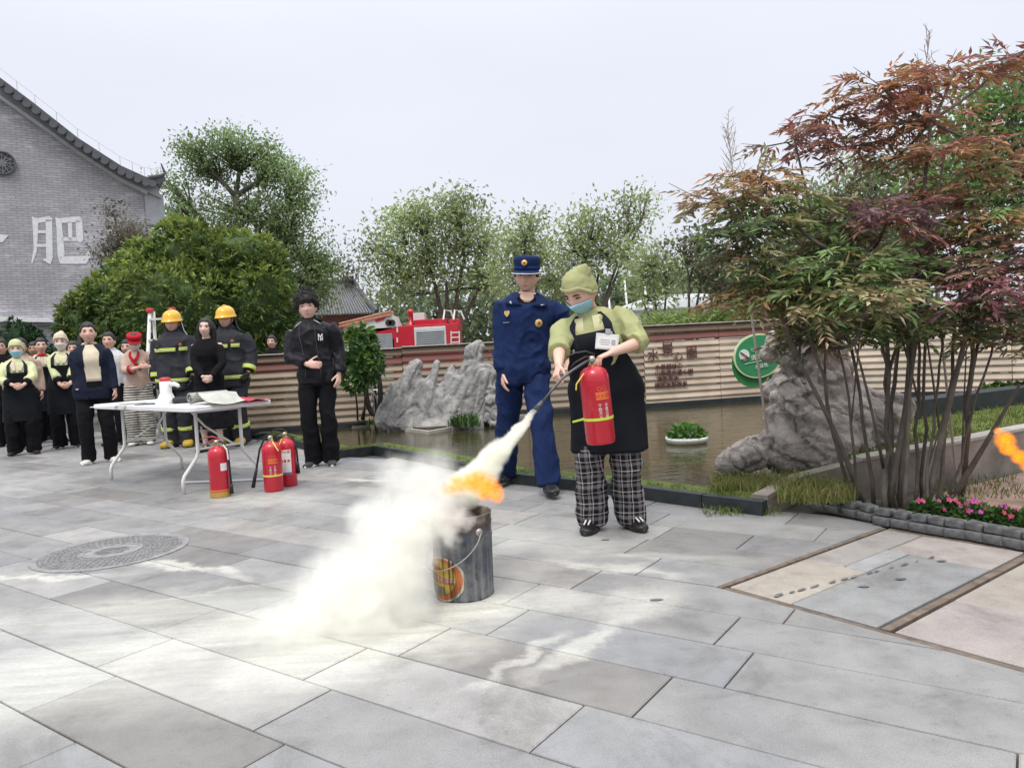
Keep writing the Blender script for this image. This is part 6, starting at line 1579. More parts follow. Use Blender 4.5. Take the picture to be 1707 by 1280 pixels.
    # ---- clothes
    def cloth(s, name, mb, mat, amp=.006, freq=9.0, vox=None, parent=None, seed=0.0, zf=1.6, sm=2):
        me = remesh(mb, vox or s.cvox, sm); V = get_v(me); N_r = get_n(me)
        W_ = V + .05 * np.stack([vnoise(V * 5 + s_) for s_ in (1.1 + seed, 7.7 + seed, 13.3 + seed)], 1); x_, y_, z_ = W_.T
        Qa = np.stack([x_ + .7 * z_, y_ - .5 * z_, z_ - .5 * x_], 1) * freq * .62 + seed; Qb = np.stack([x_, y_, z_ * .38], 1) * freq * 1.5 + 5 + seed
        r_ = ridged(Qa, 2); d = amp * (1.5 * np.sign(r_) * np.abs(r_) ** 1.6 + 1.1 * fbm(Qb, 3) + .7 * fbm(W_ * freq * .5 + 3 * seed, 2)) - amp * .2
        set_v(me, V + N_r * d[:, None]); return link_mesh(name, me, mat, parent or s.root, True)
    def top(s, name, mat, hem=.86, off=.016, sleeve=1.0, cuff=.0, sr=1.0, amp=.007, ex=None, collar=True, flare=0.0, seed=0.0, freq=9.0):
        k = s.k; mb = MB(); zs = [hem, hem + .04] + [z for z in (.93, .98, 1.03, 1.10, 1.18, 1.26, 1.33, 1.39, 1.43, 1.455, 1.475) if z > hem + .05]
        mb.loft([s.ring(z, off, flare=flare * max(0, (1.05 - z)) / .2) for z in zs])
        for sd in (-1, 1):
            pts = s.limb(s.sh[sd], s.el[sd], s.wr[sd] + (s.wr[sd] - s.el[sd]).normalized() * cuff); fr = (.9 + .5 * (s.fat - 1)) * sr
            rad = [r * k * fr + off * .8 for r in (.054, .056, .053, .049, .048, .047, .045, .042, .040)]
            pts[0] = pts[0] + (pts[1] - pts[0]) * .05 + Vector((-sd * .018, 0, -.012))
            if sleeve < 1.0:
                m = max(3, int(round(len(pts) * sleeve))); pts, rad = pts[:m], rad[:m]; rad[-1] *= 1.08
            mb.tube(pts, rad, 14)
        return s.cloth(name, mb, mat, amp, freq, seed=seed)
    def collar(s, name, mat, z0=1.445, z1=1.515, off=.012, th=.008):
        mb = MB(); A = s.ring(z0, off, 24); n = 24; nk = s.neck
        B = [s.bend((0.072 * s.k * math.cos(2 * math.pi * i / n), .012 * s.k + .068 * s.k * math.sin(2 * math.pi * i / n), z1 * s.k - .018 * s.k * (1 if math.sin(2 * math.pi * i / n) < -.6 else 0))) for i in range(n)]
        A = [a.lerp(b, .25) for a, b in zip(A, B)]
        Bi = [p.lerp(s.bend((0, .012 * s.k, z1 * s.k)), .12) for p in B]; Ai = [p.lerp(s.bend((0, .012 * s.k, z0 * s.k)), .12) for p in A]
        mb.loft([Ai, A, B, Bi], cap=False); return mb.build(name, mat, s.root, True)
    def trousers(s, name, mat, off=.016, lr=(.094, .096, .090, .082, .076, .076, .075, .075, .075), waist=.985, amp=.008, seed=0.0, length=1.0, freq=8.0):
        k = s.k; mb = MB(); mb.loft([s.ring(z, off * .8 if z < .93 else .004) for z in (.815, .84, .87, .92, .97, waist)])
        for sd in (-1, 1):
            end = s.an[sd] + (s.kn[sd] - s.an[sd]) * (1 - length) - Vector((0, 0, .045 * k)) * (1 if length == 1 else 0)
            pts = s.limb(s.hip[sd] + Vector((0, 0, .01)), s.kn[sd], end)
            f = .75 + .25 * s.fat; mb.tube(pts, [r * k * f + off * .5 for r in lr], 16)
        return s.cloth(name, mb, mat, amp, freq, seed=seed, zf=1.9)
    def skirt(s, name, mat, hem=.25, flare=.10, amp=.012, off=.02):
        mb = MB(); rings = [s.ring(z, off) for z in (1.04, .97, .90)] + [s.ring(.86, off + flare * t, ex=2.1) for t in ()]
        for t in (0, .33, .66, 1):
            z = .85 + (hem - .85) * t; w, d, y = s.tr(.86); w += off + flare * t; d += off + flare * t
            rings.append([Vector((w * math.cos(a), y + d * math.sin(a), z * s.k)) for a in (2 * math.pi * i / 28 for i in range(28))])
        mb.loft(rings); return s.cloth(name, mb, mat, amp, 7, zf=.5)
    def shoes(s, mat, sole=None, L=.275, Wd=.048, H=.075, name='shoe'):
        k = s.k
        for sd in (-1, 1):
            a = s.an[sd]; f = s.toe[sd]; sx = Vector((-f.y, f.x, 0)); b = Vector((a.x, a.y, a.z - .085 * k)) - f * .075 * k; q = MB(); rings = []
            for t, w, h, z0 in ((0, .5, .6, .012), (.06, .78, .95, .002), (.25, .86, 1.15, 0), (.42, .88, 1.0, 0), (.6, 1.0, .80, 0), (.78, 1.02, .66, 0), (.92, .84, .54, .003), (1.0, .45, .36, .012)):
                c = b + f * (t * L * k); ww, hh = w * Wd * k, h * H * k; r_ = []
                for i in range(14):
                    an = 2 * math.pi * i / 14; cx, cz = math.cos(an), math.sin(an); r_.append(c + sx * (ww * abs(cx) ** .8 * math.copysign(1, cx)) + Vector((0, 0, z0 + hh * .5 + (hh * .5) * abs(cz) ** .8 * math.copysign(1, cz))))
                rings.append(r_)
            q.loft(rings); o = q.build(name, mat, s.root, True)
            if sole:
                q = MB(); ring_ = []
                for zz in (-.001, .022):
                    ring_.append([b + f * (L * k * (.5 + .515 * math.cos(an))) + sx * (Wd * k * 1.06 * (1 if True else 1) * math.sin(an) * (.95 if math.cos(an) < 0 else 1.03)) + Vector((0, 0, max(0, zz) + .001)) for an in (2 * math.pi * i / 20 for i in range(20))])
                q.loft(ring_); q.build('sole', sole, o, True)
    # ---- head wear
    def shell(s, thr, thick, nz=.006, nf=30.0, nu=56, nv=44, seedv=0.0, grow=None):
        """surface that hugs the skull where thr(az) lies below z, tucked under the skin elsewhere"""
        D = dir_grid(nu, nv); P = head_surface(D, s.fem); az = np.arctan2(D[:, 0], -D[:, 1]); t = thr(np.abs(az) / math.pi, az)
        m = sstep(t - .007, t + .007, P[:, 2]); th = thick if not callable(thick) else thick(P, az)
        off = m * (th + nz * fbm(P * nf + seedv, 3)) - (1 - m) * .014
        P = P + D * off[:, None]
        mb = MB(); grid_add(mb, np.array([s.Hm @ Vector(p) for p in P]), nu, nv); return mb
    def hair(s, style='short', mat=None, thick=.012):
        mat = mat or MAT_BROW
        thr = {'short': lambda f, a: .062 - .075 * sstep(.22, .40, f) - .060 * sstep(.5, .85, f), 'up': lambda f, a: .066 - .06 * sstep(.2, .42, f) - .05 * sstep(.5, .85, f), 'long': lambda f, a: .072 - .15 * sstep(.20, .34, f) - .03 * sstep(.5, .9, f), 'fluffy': lambda f, a: .040 - .045 * sstep(.25, .42, f) - .035 * sstep(.5, .85, f)}[style]
        if style == 'fluffy':
            mb = s.shell(thr, lambda P, az: .026 + .030 * np.clip(P[:, 2] / .1, 0, 1), .016, 34); me = mb.mesh('hair')
            bm = bmesh.new(); bm.from_mesh(me); bmesh.ops.recalc_face_normals(bm, faces=bm.faces); bm.to_mesh(me); bm.free(); V = get_v(me); N_r = get_n(me)
            o = link_mesh('hair', me, mat, s.root, True)
            # curls standing out from the mass
            D = dir_grid(60, 46); D = D[nrng.permutation(len(D))][:1300]; P = head_surface(D); az = np.arctan2(D[:, 0], -D[:, 1]); keep = P[:, 2] > thr(np.abs(az) / math.pi, az) - .002; P, D = P[keep], D[keep]
            q = MB()
            for p, d in zip(P, D):
                b = Vector(p) + Vector(d) * (.022 + .022 * max(0, p[2] / .1)); e_ = Vector((rng.gauss(0, .6), rng.gauss(0, .6), rng.gauss(.1, .6))); pts = [b, b + Vector(d) * .012 + e_ * .006, b + Vector(d) * .017 + e_ * .016, b + Vector(d) * .012 + e_ * .024]
                q.tube([s.Hm @ x for x in pts], [.004, .0038, .003, .0012], 4, cap=False)
            c = q.build('curls', mat, o, True); c['kind'] = 'stuff'; return o
        mb = s.shell(thr, thick); mb2 = mb
        if style == 'long':
            for sx in (-1, 1):
                mb2.tube([s.Hm @ Vector(p) for p in ((sx * .055, .01, .06), (sx * .086, .015, 0), (sx * .088, .025, -.08), (sx * .080, .03, -.15), (sx * .07, .03, -.2))], [.03, .032, .034, .03, .012], 10)
            mb2.tube([s.Hm @ Vector(p) for p in ((0, .07, .06), (0, .105, -.02), (0, .095, -.1), (0, .085, -.19), (0, .08, -.23))], [.05, .06, .062, .055, .02], 12)
        me = remesh(mb2, .007, 1); V = get_v(me); N_r = get_n(me); set_v(me, V + N_r * (.0025 * ridged(V * np.array([70, 70, 14]), 2))[:, None]); return link_mesh('hair', me, mat, s.root, True)
    def mask(s, mat):
        nu, nv = 22, 14; rings = []; D = []
        for j in range(nv):
            for i in range(nu):
                az = (i / (nu - 1) - .5) * 2 * 1.22; el = -.98 + .90 * j / (nv - 1); el += .20 * (abs(az) / 1.22) ** 2 * (.5 - j / (nv - 1)) * 1.2
                D.append((math.cos(el) * math.sin(az), -math.cos(el) * math.cos(az), math.sin(el)))
        D = np.array(D); P = head_surface(D, s.fem); P[:, 1] -= .006 * np.exp(-(P[:, 0] / .035) ** 2); O = P + D * .009; I = P + D * .006
        O[:, 2] += .0016 * np.sin(P[:, 2] * 420)
        q = MB(); vs = [s.Hm @ Vector(p) for p in O] + [s.Hm @ Vector(p) for p in I]; m = nu * nv; fs = []
        for j in range(nv - 1):
            for i in range(nu - 1):
                a = j * nu + i; fs += [(a, a + 1, a + nu + 1, a + nu), (m + a, m + a + nu, m + a + nu + 1, m + a + 1)]
        for i in range(nu - 1): fs += [(i, m + i, m + i + 1, i + 1), ((nv - 1) * nu + i, (nv - 1) * nu + i + 1, m + (nv - 1) * nu + i + 1, m + (nv - 1) * nu + i)]
        q.add(vs, fs); o = q.build('face_mask', mat, s.root, True)
        for sx in (-1, 1):
            q = MB(); q.tube([s.Hm @ Vector(p) for p in ((sx * .070, -.035, -.02), (sx * .080, -.01, .0), (sx * .083, .02, .012))], .0016, 5); q.build('ear_loop', MAT_WHT, o)
        return o
    def kerchief(s, mat, peak=((.045, .03, .155), .05), band=None, high=.03, wide=1.0):
        mb = s.shell(lambda f, a: .050 - .07 * sstep(.2, .55, f) - .03 * sstep(.5, .9, f), lambda P, az: .016 + high * np.clip(P[:, 2] / .1, 0, 1) ** 2, .003, 20)
        p, r = Vector(peak[0]), peak[1]; mb.tube([s.Hm @ (p * .3 + Vector((0, .015, .035))), s.Hm @ (p * .65 + Vector((0, .01, .022))), s.Hm @ p], [.060, .042, r * .25], 12, flat=None)
        o = s.cloth('head_scarf', mb, mat, .003, 22, vox=.007)
        q = MB(); ring_ = []
        for i in range(40):
            az = 2 * math.pi * i / 40; f = abs(((az + math.pi) % (2 * math.pi)) - math.pi) / math.pi; z = float(.052 - .07 * sstep(.2, .55, np.array(f)) - .03 * sstep(.5, .9, np.array(f)))
            el = math.asin(max(-.9, min(.9, z / .12))); d = np.array([[math.cos(el) * math.sin(az), -math.cos(el) * math.cos(az), math.sin(el)]]); p_ = head_surface(d, s.fem)[0] + d[0] * .0125; ring_.append(p_)
        A = [s.Hm @ Vector(p_) for p_ in ring_]; up = s.Hm.to_3x3() @ Vector((0, 0, .024)); Bq = [a + up for a in A]; ctr = s.Hm @ Vector((0, 0, .03))
        out = lambda L, d: [p_ + (p_ - ctr).normalized() * d for p_ in L]
        q.loft([A, out(A, .003), out(Bq, .0035), Bq], cap=False); q.build('scarf_band', band or mat, o, True); return o
    # ---- strips and patches on the clothes
    def torso_strip(s, name, mat, z0, z1, a0, a1, off, n=20, th=.003, parent=None):
        rings = []
        for i in range(n + 1):
            a = a0 + (a1 - a0) * i / n; rings.append([s.torso_pt(z0, a, off), s.torso_pt(z0, a, off + th), s.torso_pt(z1, a, off + th), s.torso_pt(z1, a, off)])
        q = MB(); q.loft(rings); return q.build(name, mat, parent or s.root, True)
    def limb_ring(s, name, mat, a, b, t0, t1, r, seg=18, parent=None):
        q = MB(); p0, p1 = a + (b - a) * t0, a + (b - a) * t1; q.tube([p0, p0.lerp(p1, .02), p0.lerp(p1, .98), p1], [r * .93, r, r, r * .93], seg); return q.build(name, mat, parent or s.root, True)
    def torso_sheet(s, name, mat, rows, off, th=.006, n=18, amp=0.0, sm=True, parent=None):
        """rows: (z, a0, a1, extra) top to bottom; hangs free below the hips"""
        fine = [];
        for a_, b_ in zip(rows[:-1], rows[1:]):
            m_ = max(1, int(abs(a_[0] - b_[0]) / .022)); fine += [tuple(x + (y - x) * i / m_ for x, y in zip(a_, b_)) for i in range(m_)]
        rows = fine + [rows[-1]]; O = []; nn_ = vnoise(np.array([[r_[0] * 9, i * 5.0 / n + (r_[2] - r_[1]) * 2, .3] for r_ in rows for i in range(n + 1)]))
        for z, a0, a1, ex_ in rows:
            for i in range(n + 1):
                a = a0 + (a1 - a0) * i / n; p = s.torso_pt(max(z, .86), a, off + ex_)
                if z < .86: p.z = z * s.k
                p = p + Vector((math.sin(a), -math.cos(a), 0)) * (amp * math.sin(a * 7 + z * 3) * max(0, (1.0 - z)) + (.006 if amp else 0) * float(nn_[len(O)]))
                O.append(p)
        m = len(O); I = []
        for j, (z, a0, a1, ex_) in enumerate(rows):
            for i in range(n + 1):
                a = a0 + (a1 - a0) * i / n; I.append(O[j * (n + 1) + i] - Vector((math.sin(a), -math.cos(a), 0)) * th)
        fs = []; w = n + 1; R_ = len(rows)
        for j in range(R_ - 1):
            for i in range(n): a = j * w + i; fs += [(a, a + 1, a + w + 1, a + w), (m + a, m + a + w, m + a + w + 1, m + a + 1)]
        for j in range(R_ - 1): fs += [(j * w, (j + 1) * w, m + (j + 1) * w, m + j * w), (j * w + n, m + j * w + n, m + (j + 1) * w + n, (j + 1) * w + n)]
        for i in range(n): fs += [(i, m + i, m + i + 1, i + 1), ((R_ - 1) * w + i, (R_ - 1) * w + i + 1, m + (R_ - 1) * w + i + 1, m + (R_ - 1) * w + i)]
        q = MB(); q.add(O + I, fs); return q.build(name, mat, parent or s.root, sm)

def cloth_mat(name, col, rough=.88, var=.22, bs=260, bump=.25, sheen=.0): return pm(name, col, rough, var, 5, bump, bs, sheen=sheen, bdist=.002, spec=.14)
M_GREEN = cloth_mat('lime_cotton', (0.37, 0.38, 0.185)); M_GREEN2 = cloth_mat('pale_lime_cotton', (0.56, 0.54, 0.32)); M_LIME = cloth_mat('bright_lime_cotton', (0.58, 0.60, 0.34))
M_APRON = cloth_mat('black_apron', (0.010, 0.012, 0.016), .8); M_NAVY = cloth_mat('navy_uniform', (0.012, 0.025, 0.085), .8); M_NAVY2 = cloth_mat('navy_blazer', (0.012, 0.016, 0.032), .8)
M_BLACK = cloth_mat('black_cloth', (0.008, 0.008, 0.010), .85); M_JACK = cloth_mat('black_nylon', (0.014, 0.014, 0.018), .45, bump=.1); M_TURN = cloth_mat('turnout_cloth', (0.038, 0.039, 0.046), .8)
M_CREAM = cloth_mat('cream_cotton', (0.62, 0.54, 0.41)); M_PINKC = cloth_mat('dusty_pink_cotton', (0.50, 0.37, 0.30)); M_WHITEC = cloth_mat('white_cotton', (0.62, 0.63, 0.66)); M_REDC = cloth_mat('red_cotton', (0.42, 0.02, 0.03))
M_SHOE = pm('black_shoe', (0.012, 0.012, 0.013), .45, .3, 14); M_SOLE = pm('dark_sole', (0.03, 0.03, 0.03), .8); M_WSHOE = pm('white_shoe', (0.66, 0.65, 0.60), .5, .1)
M_MASK = pm('blue_mask', (0.33, 0.60, 0.72), .8, .08, 20); M_MASKW = pm('white_mask', (0.66, 0.63, 0.66), .8, .08, 20)
M_HIVIS = pm('hi_vis_strip', (0.62, 0.74, 0.05), .5, .12, 30); M_SILVER = pm('silver_strip', (0.62, 0.64, 0.58), .4, .1, 30)
M_HELM = pm('yellow_helmet', (0.78, 0.42, 0.012), .3, .1, 6, coat=.4); M_GOLD = pm('gold_badge', (0.70, 0.48, 0.16), .4, .15, 40, metal=.3)
def pattern_mat(name, kind):
    m, n, l, b = new_mat(name); t = n.new('ShaderNodeTexCoord'); sx = n.new('ShaderNodeSeparateXYZ'); l.new(t.outputs['Object'], sx.inputs[0])
    wob = noise_node(n, l, t.outputs['Object'], 5, 3); wz = math_node(n, l, 'MULTIPLY_ADD', wob.outputs[0], .03, sx.outputs['Z'])
    wob2 = noise_node(n, l, t.outputs['Object'], 4, 3); wx = math_node(n, l, 'MULTIPLY_ADD', wob2.outputs[0], .05, sx.outputs['X'])
    def band(v, per, ph, w):
        f = math_node(n, l, 'FRACT', math_node(n, l, 'MULTIPLY_ADD', v, 1 / per, ph)); return math_node(n, l, 'LESS_THAN', f, w)
    if kind == 'stripe':
        f = band(wz, .034, .2, .45); c = mix_node(n, l, f, (0.58, 0.54, 0.48), (0.02, 0.02, 0.022))
    else:
        a = band(wz, .062, .1, .09); a2 = band(wz, .062, .62, .30); c_ = band(wx, .056, .2, .09); c2 = band(wx, .056, .66, .30)
        k = math_node(n, l, 'ADD', math_node(n, l, 'MULTIPLY', math_node(n, l, 'ADD', a, c_), .42), math_node(n, l, 'MULTIPLY', math_node(n, l, 'ADD', a2, c2), .14))
        fz = noise_node(n, l, t.outputs['Object'], 160, 3); k = math_node(n, l, 'MULTIPLY', k, math_node(n, l, 'MULTIPLY_ADD', fz.outputs[0], 1.1, .45), clamp=True)
        c = mix_node(n, l, k, (0.012, 0.010, 0.013), (0.60, 0.56, 0.57))
    l.new(c, b.inputs['Base Color']); b.inputs['Roughness'].default_value = .9; b.inputs['Specular IOR Level'].default_value = .2
    return m
M_PLAID = pattern_mat('plaid_cotton', 'plaid'); M_STRIPE = pattern_mat('striped_cotton', 'stripe')
def mid(a, b): return (Vector(a) + Vector(b)) / 2
PI = math.pi
def emblem(P, name, mat, z, a, off, r, seg=18, parent=None, sx=1.0):
    c = P.torso_pt(z, a, off); n = (P.torso_pt(z, a, off + .01) - c).normalized(); Mq = n.to_track_quat('Z', 'Y').to_matrix().to_4x4() @ Matrix.Diagonal((sx, 1, 1, 1)); Mq.translation = c
    q = MB(); q.lathe([(.001, 0), (r, 0), (r * .95, .004), (.001, .005)], seg, Mq); return q.build(name, mat, parent or P.root, True)
def torso_text(P, s, size, z, a, off, mat, name='lettering', depth=.003, sq=1.0):
    c = P.torso_pt(z, a, off); n = (P.torso_pt(z, a, off + .01) - c).normalized(); n.z *= .5; n.normalize(); x = Vector((-n.y, n.x, 0)).normalized(); y = n.cross(x)
    me = text_mesh(s, size, depth); M4 = Matrix((x, y, n)).transposed().to_4x4() @ Matrix.Diagonal((sq, 1, 1, 1)); M4.translation = c; me.transform(M4); return link_mesh(name, me, mat, P.root)

# --- woman spraying the extinguisher
aR, aL = G(989, 882), G(1052, 878); rt = mid(aR, aL)
A = Person('woman in lime shirt, black apron and plaid trousers spraying a fire extinguisher', (rt.x, rt.y), 1.52, R(-14), (.14, -.15, 0), (.42, .10, R(-28)), 1.16, True, vox=.0055, cvox=.008, shw=1.12, hk=1.07)
k = A.k
for sd, a, t in ((-1, aR, -.15), (1, aL, .55)): v = A.loc(a); A.leg(sd, (v.x, v.y, .085 * k), t)
wR = A.loc(W(931, 616, 3.90)); wL = A.loc(W(1019, 588, 3.99))
A.arm(-1, wR, (-.8, .45, -.2), A.Mi.to_3x3() @ (W(922, 642, 3.84) - W(931, 616, 3.90)), A.Mi.to_3x3() @ Vector((.75, .35, -.25)), 1.05, .9)
A.arm(1, wL, (.9, .1, -.25), A.Mi.to_3x3() @ Vector((-.85, -.18, -.28)), A.Mi.to_3x3() @ Vector((-.2, .0, -.95)), .85, .8)
A.body(); A.hair('up', thick=.005); A.mask(M_MASK)
A.kerchief(M_GREEN, ((.07, .045, .142), .03), M_GREEN2, .0)
A.top('shirt', M_GREEN, .93, .016, .62, sr=1.15, amp=.012, seed=2.0)
A.torso_strip('collar_band', M_GREEN2, 1.27, 1.44, -.50, -.16, .030); A.torso_strip('collar_band', M_GREEN2, 1.27, 1.44, .10, .42, .031)
A.trousers('plaid_trousers', M_PLAID, .018, (.092, .094, .090, .083, .079, .079, .080, .082, .078), .985, .013, 1.0)
A.shoes(M_SHOE, M_SOLE, .27, .05, .085)
for sd in (-1, 1):
    a = A.an[sd]; f = A.toe[sd]; q = MB()
    for j in (-1, 1): b = a + f * .09 + Vector((-f.y, f.x, 0)) * .012 * j; q.tube([b + Vector((0, 0, .0)), b + f * .045 + Vector((0, 0, -.014))], .005, 6)
    q.build('shoe_mark', MAT_WHT, A.root)
ap = A.torso_sheet('apron', M_APRON, [(1.345, -.60, .60, .010), (1.28, -.72, .72, .012), (1.18, -.95, .95, .014), (1.08, -1.5, 1.5, .014), (1.02, -1.7, 1.7, .014), (.96, -1.75, 1.75, .016), (.86, -1.8, 1.8, .018), (.74, -1.8, 1.8, .022), (.62, -1.8, 1.8, .028), (.53, -1.8, 1.8, .032)], .024, .006, 44, .018)
M_STRAP = cloth_mat('dark_webbing', (0.016, 0.018, 0.028)); 
for a0 in (-.66, .34):
    rows = [(1.455, a0 + .05, a0 + .24, .004), (1.40, a0 + .02, a0 + .27, .010), (1.33, a0 + .02, a0 + .29, .010), (1.25, a0 + .02, a0 + .31, .018), (1.20, a0 + .02, a0 + .31, .020)]
    A.torso_sheet('apron_strap', M_STRAP, rows, .022, .004, 6, parent=ap)
for z, a in ((1.255, -.50), (1.20, -.50), (1.265, .5)): emblem(A, 'stud', MAT_STEEL, z + .05, a, .048, .010, 12, ap)
bd = A.torso_pt(1.27, .34, .055); q = MB(); q.box((0, 0, 0), (.125, .004, .088), bev=.003); o = q.build('name_badge', pm('badge_plastic', (0.66, 0.68, 0.68), .3), A.root); o.location = bd; o.rotation_euler = (R(-8), R(8), R(12))
q = MB(); q.box((.0, -.0035, -.006), (.108, .002, .062)); c = q.build('badge_card', MAT_WHT, o)
q = MB()
for j, (w, z) in enumerate(((.05, .012), (.06, .0), (.045, -.012))): q.box((-.012 + .0, -.0052, z - .004), (w, .001, .004))
q.box((.034, -.0052, -.002), (.022, .001, .028)); q.build('badge_print', pm('badge_grey', (0.35, 0.38, 0.40), .6), c)
q = MB(); q.box((0, -.002, .055), (.028, .006, .03), bev=.003); q.build('badge_clip', MAT_STEEL, o)

# the extinguisher in her hands
b0, t0 = W(1002, 738, 3.93), W(988, 612, 3.915)
axd = (t0 - b0).normalized(); qx = Vector((0, 0, 1)).rotation_difference(axd); ex_M = Matrix.Translation(b0) @ qx.to_matrix().to_4x4(); exi = ex_M.inverted()
hp = [exi @ v for v in (W(984, 599, 3.90), W(972, 606, 3.86), W(955, 617, 3.83), W(938, 630, 3.82), W(922, 648, 3.80), W(905, 669, 3.76))]
held = extinguisher('red fire extinguisher with a lime strap held against the black apron', b0, 0, rot=qx.to_euler(), style='held', hose=(hp, tuple(exi @ W(892, 684, 3.74)), pm('dark_wand', (0.10, 0.10, 0.105), .4, .3, 10, metal=.4)))

# --- officer
aR, aL = G(843, 806), G(916, 826); rt = mid(aR, aL)
B = Person('officer in navy uniform and peaked cap standing behind the woman with the extinguisher', (rt.x + .02, rt.y), 1.755, R(-2), (.06, .12, 0), (.12, -.05, R(-8)), 1.06, vox=.006, cvox=.008)
k = B.k
for sd, a, t in ((-1, aR, -.3), (1, aL, .2)): v = B.loc(a); B.leg(sd, (v.x, v.y, .085 * k), t)
B.arm(-1, B.loc(W(838, 622, rt.y - .08)), (-.4, .9, 0), None, (.9, .2, 0), .45, .4)
B.arm(1, B.loc(W(948, 600, rt.y - .12)), (.7, .7, -.2), None, (-.5, -.5, 0), .5)
B.body(); B.hair('short', thick=.006)
sh = B.top('uniform_shirt', M_NAVY, .80, .018, 1.0, -.03, 1.08, .013, seed=4.0)
B.trousers('uniform_trousers', M_NAVY, .016, amp=.013, seed=5.0); B.shoes(M_SHOE, M_SOLE)
B.torso_sheet('undershirt', M_BLACK, [(1.47, -.55, .55, .002), (1.445, -.50, .50, .002), (1.40, -.26, .26, .003), (1.35, -.04, .04, .003)], .019, .004, 10)
B.torso_sheet('bare_neck', pm('neck_skin', (0.72, 0.475, 0.375), .55, .08), [(1.485, -.6, .6, .004), (1.46, -.42, .42, .004), (1.435, -.22, .22, .005), (1.41, -.04, .04, .005)], .019, .004, 8)
for a0, a1 in ((-.80, -.34), (.34, .80)): B.torso_sheet('lapel', M_NAVY, [(1.47, a0 * .95, a1 * 1.0, .002), (1.43, a0, a1 * 1.0 if a0 > 0 else a1, .012), (1.385, a0 * .9 if a0 < 0 else .10, -.10 if a0 < 0 else a1 * .9, .012)], .022, .005, 8)
emblem(B, 'badge', M_GOLD, 1.265, .42, .030, .031, 8); emblem(B, 'badge_centre', MAT_PRED, 1.268, .42, .035, .012, 12)
torso_text(B, '♥', .045, 1.315, -.62, .030, M_GOLD, 'pin'); torso_text(B, '——', .03, 1.255, -.66, .030, MAT_WHT, 'name_tape'); torso_text(B, '▲', .03, 1.40, -.52, .036, MAT_WHT, 'rank_tab'); torso_text(B, '▬', .03, 1.40, .52, .036, MAT_WHT, 'rank_tab')
# peaked cap
mb = MB(); rings = []
for z, a, b, y in ((.040, .086, .104, .004), (.062, .088, .107, .004), (.082, .090, .109, .003), (.104, .094, .112, .004), (.124, .092, .108, .006), (.134, .080, .094, .006), (.138, .05, .06, .006)):
    rings.append([B.Hm @ Vector((a * math.cos(t), y + b * math.sin(t), z - .02 * max(0, math.sin(t)) * (1 if z < .06 else 0) + .006 * (-math.sin(t)) * (1 if z > .1 else 0))) for t in (2 * PI * i / 32 for i in range(32))])
mb.loft(rings); capo = mb.build('peaked_cap', M_NAVY, B.root, True)
mb = MB(); rings = []
for z, g in ((.042, 1.012), (.072, 1.014)): rings.append([B.Hm @ Vector((.0885 * g * math.cos(t), .004 + .1075 * g * math.sin(t), z)) for t in (2 * PI * i / 32 for i in range(32))])
mb.loft(rings); mb.build('cap_band', cloth_mat('navy_band', (0.014, 0.03, 0.13)), capo, True)
mb = MB(); A_, B_ = [], []
for i in range(17):
    t = -PI / 2 + (i / 16 - .5) * 2.5; c, sn = math.cos(t), math.sin(t); A_.append((Vector((.085 * c, .102 * sn, .044)), Vector((.104 * c, .102 * sn - .062 * max(0, -sn) ** 1.5, .026 - .004 * abs(c)))))
mb.loft([[B.Hm @ p for p in (a, a.lerp(b, .5) + Vector((0, 0, .004)), b, b - Vector((0, 0, .004)), a - Vector((0, 0, .005)))] for a, b in A_]); mb.build('visor', M_NAVY, capo, True)
mb = MB(); mb.tube([B.Hm @ (b + Vector((0, -.001, 0))) for a, b in A_], .0035, 6); mb.build('visor_piping', MAT_WHT, capo)
mb = MB(); c = B.Hm @ Vector((0, -.111, .096)); nv_ = (B.Hm.to_3x3() @ Vector((0, -1, .12))).normalized(); Mq = nv_.to_track_quat('Z', 'Y').to_matrix().to_4x4(); Mq.translation = c; mb.lathe([(.001, 0), (.022, 0), (.02, .006), (.001, .007)], 16, Mq); mb.build('cap_badge', M_GOLD, capo, True)
mb = MB(); Mq.translation = c + nv_ * .005; mb.lathe([(.001, 0), (.010, 0), (.008, .004), (.001, .004)], 12, Mq); mb.build('cap_badge_centre', MAT_PRED, capo, True)

# --- young man in the black jacket
aR, aL = G(524, 776), G(554, 774); rt = mid(aR, aL)
C = Person('young man with fluffy black hair in a black jacket standing by the pond', (rt.x, rt.y), 1.72, R(2), (.0, -.09, 0), (.02, .0, R(6)), 1.0, skin=(0.74, 0.50, 0.41), vox=.0065, cvox=.010, shw=1.08)
k = C.k
for sd, a, t in ((-1, aR, -.25), (1, aL, .2)): v = C.loc(a); C.leg(sd, (v.x, v.y, .085 * k), t)
C.arm(-1, C.loc(W(512, 607, rt.y - .20)), (-.9, .5, 0), C.Mi.to_3x3() @ Vector((1, -.15, -.12)), (.0, 1, -.1), .45, .3)
C.arm(1, C.loc(W(565, 624, rt.y - .05)), (.5, .8, 0), None, (-.8, .4, 0), .5)
C.body(); C.hair('fluffy')
C.top('jacket', M_JACK, .84, .026, 1.0, -.02, 1.12, .014, seed=7.0); C.collar('jacket_collar', M_JACK, 1.44, 1.52, .02)
C.trousers('trousers', M_BLACK, .014, (.086, .086, .082, .074, .070, .072, .074, .078, .080), amp=.009, seed=8.0); C.shoes(pm('dark_canvas_shoe', (0.04, 0.04, 0.042), .8), MAT_WHT, .27, .046, .07)
M_SEAM = pm('grey_seam', (0.10, 0.10, 0.10), .7)
for a in (-.34, .26): C.torso_sheet('seam', M_SEAM, [(1.42, a, a + .014, .014), (1.3, a, a + .014, .014), (1.15, a, a + .014, .016), (1.0, a, a + .014, .016), (.90, a, a + .014, .016)], .026, .004, 2)
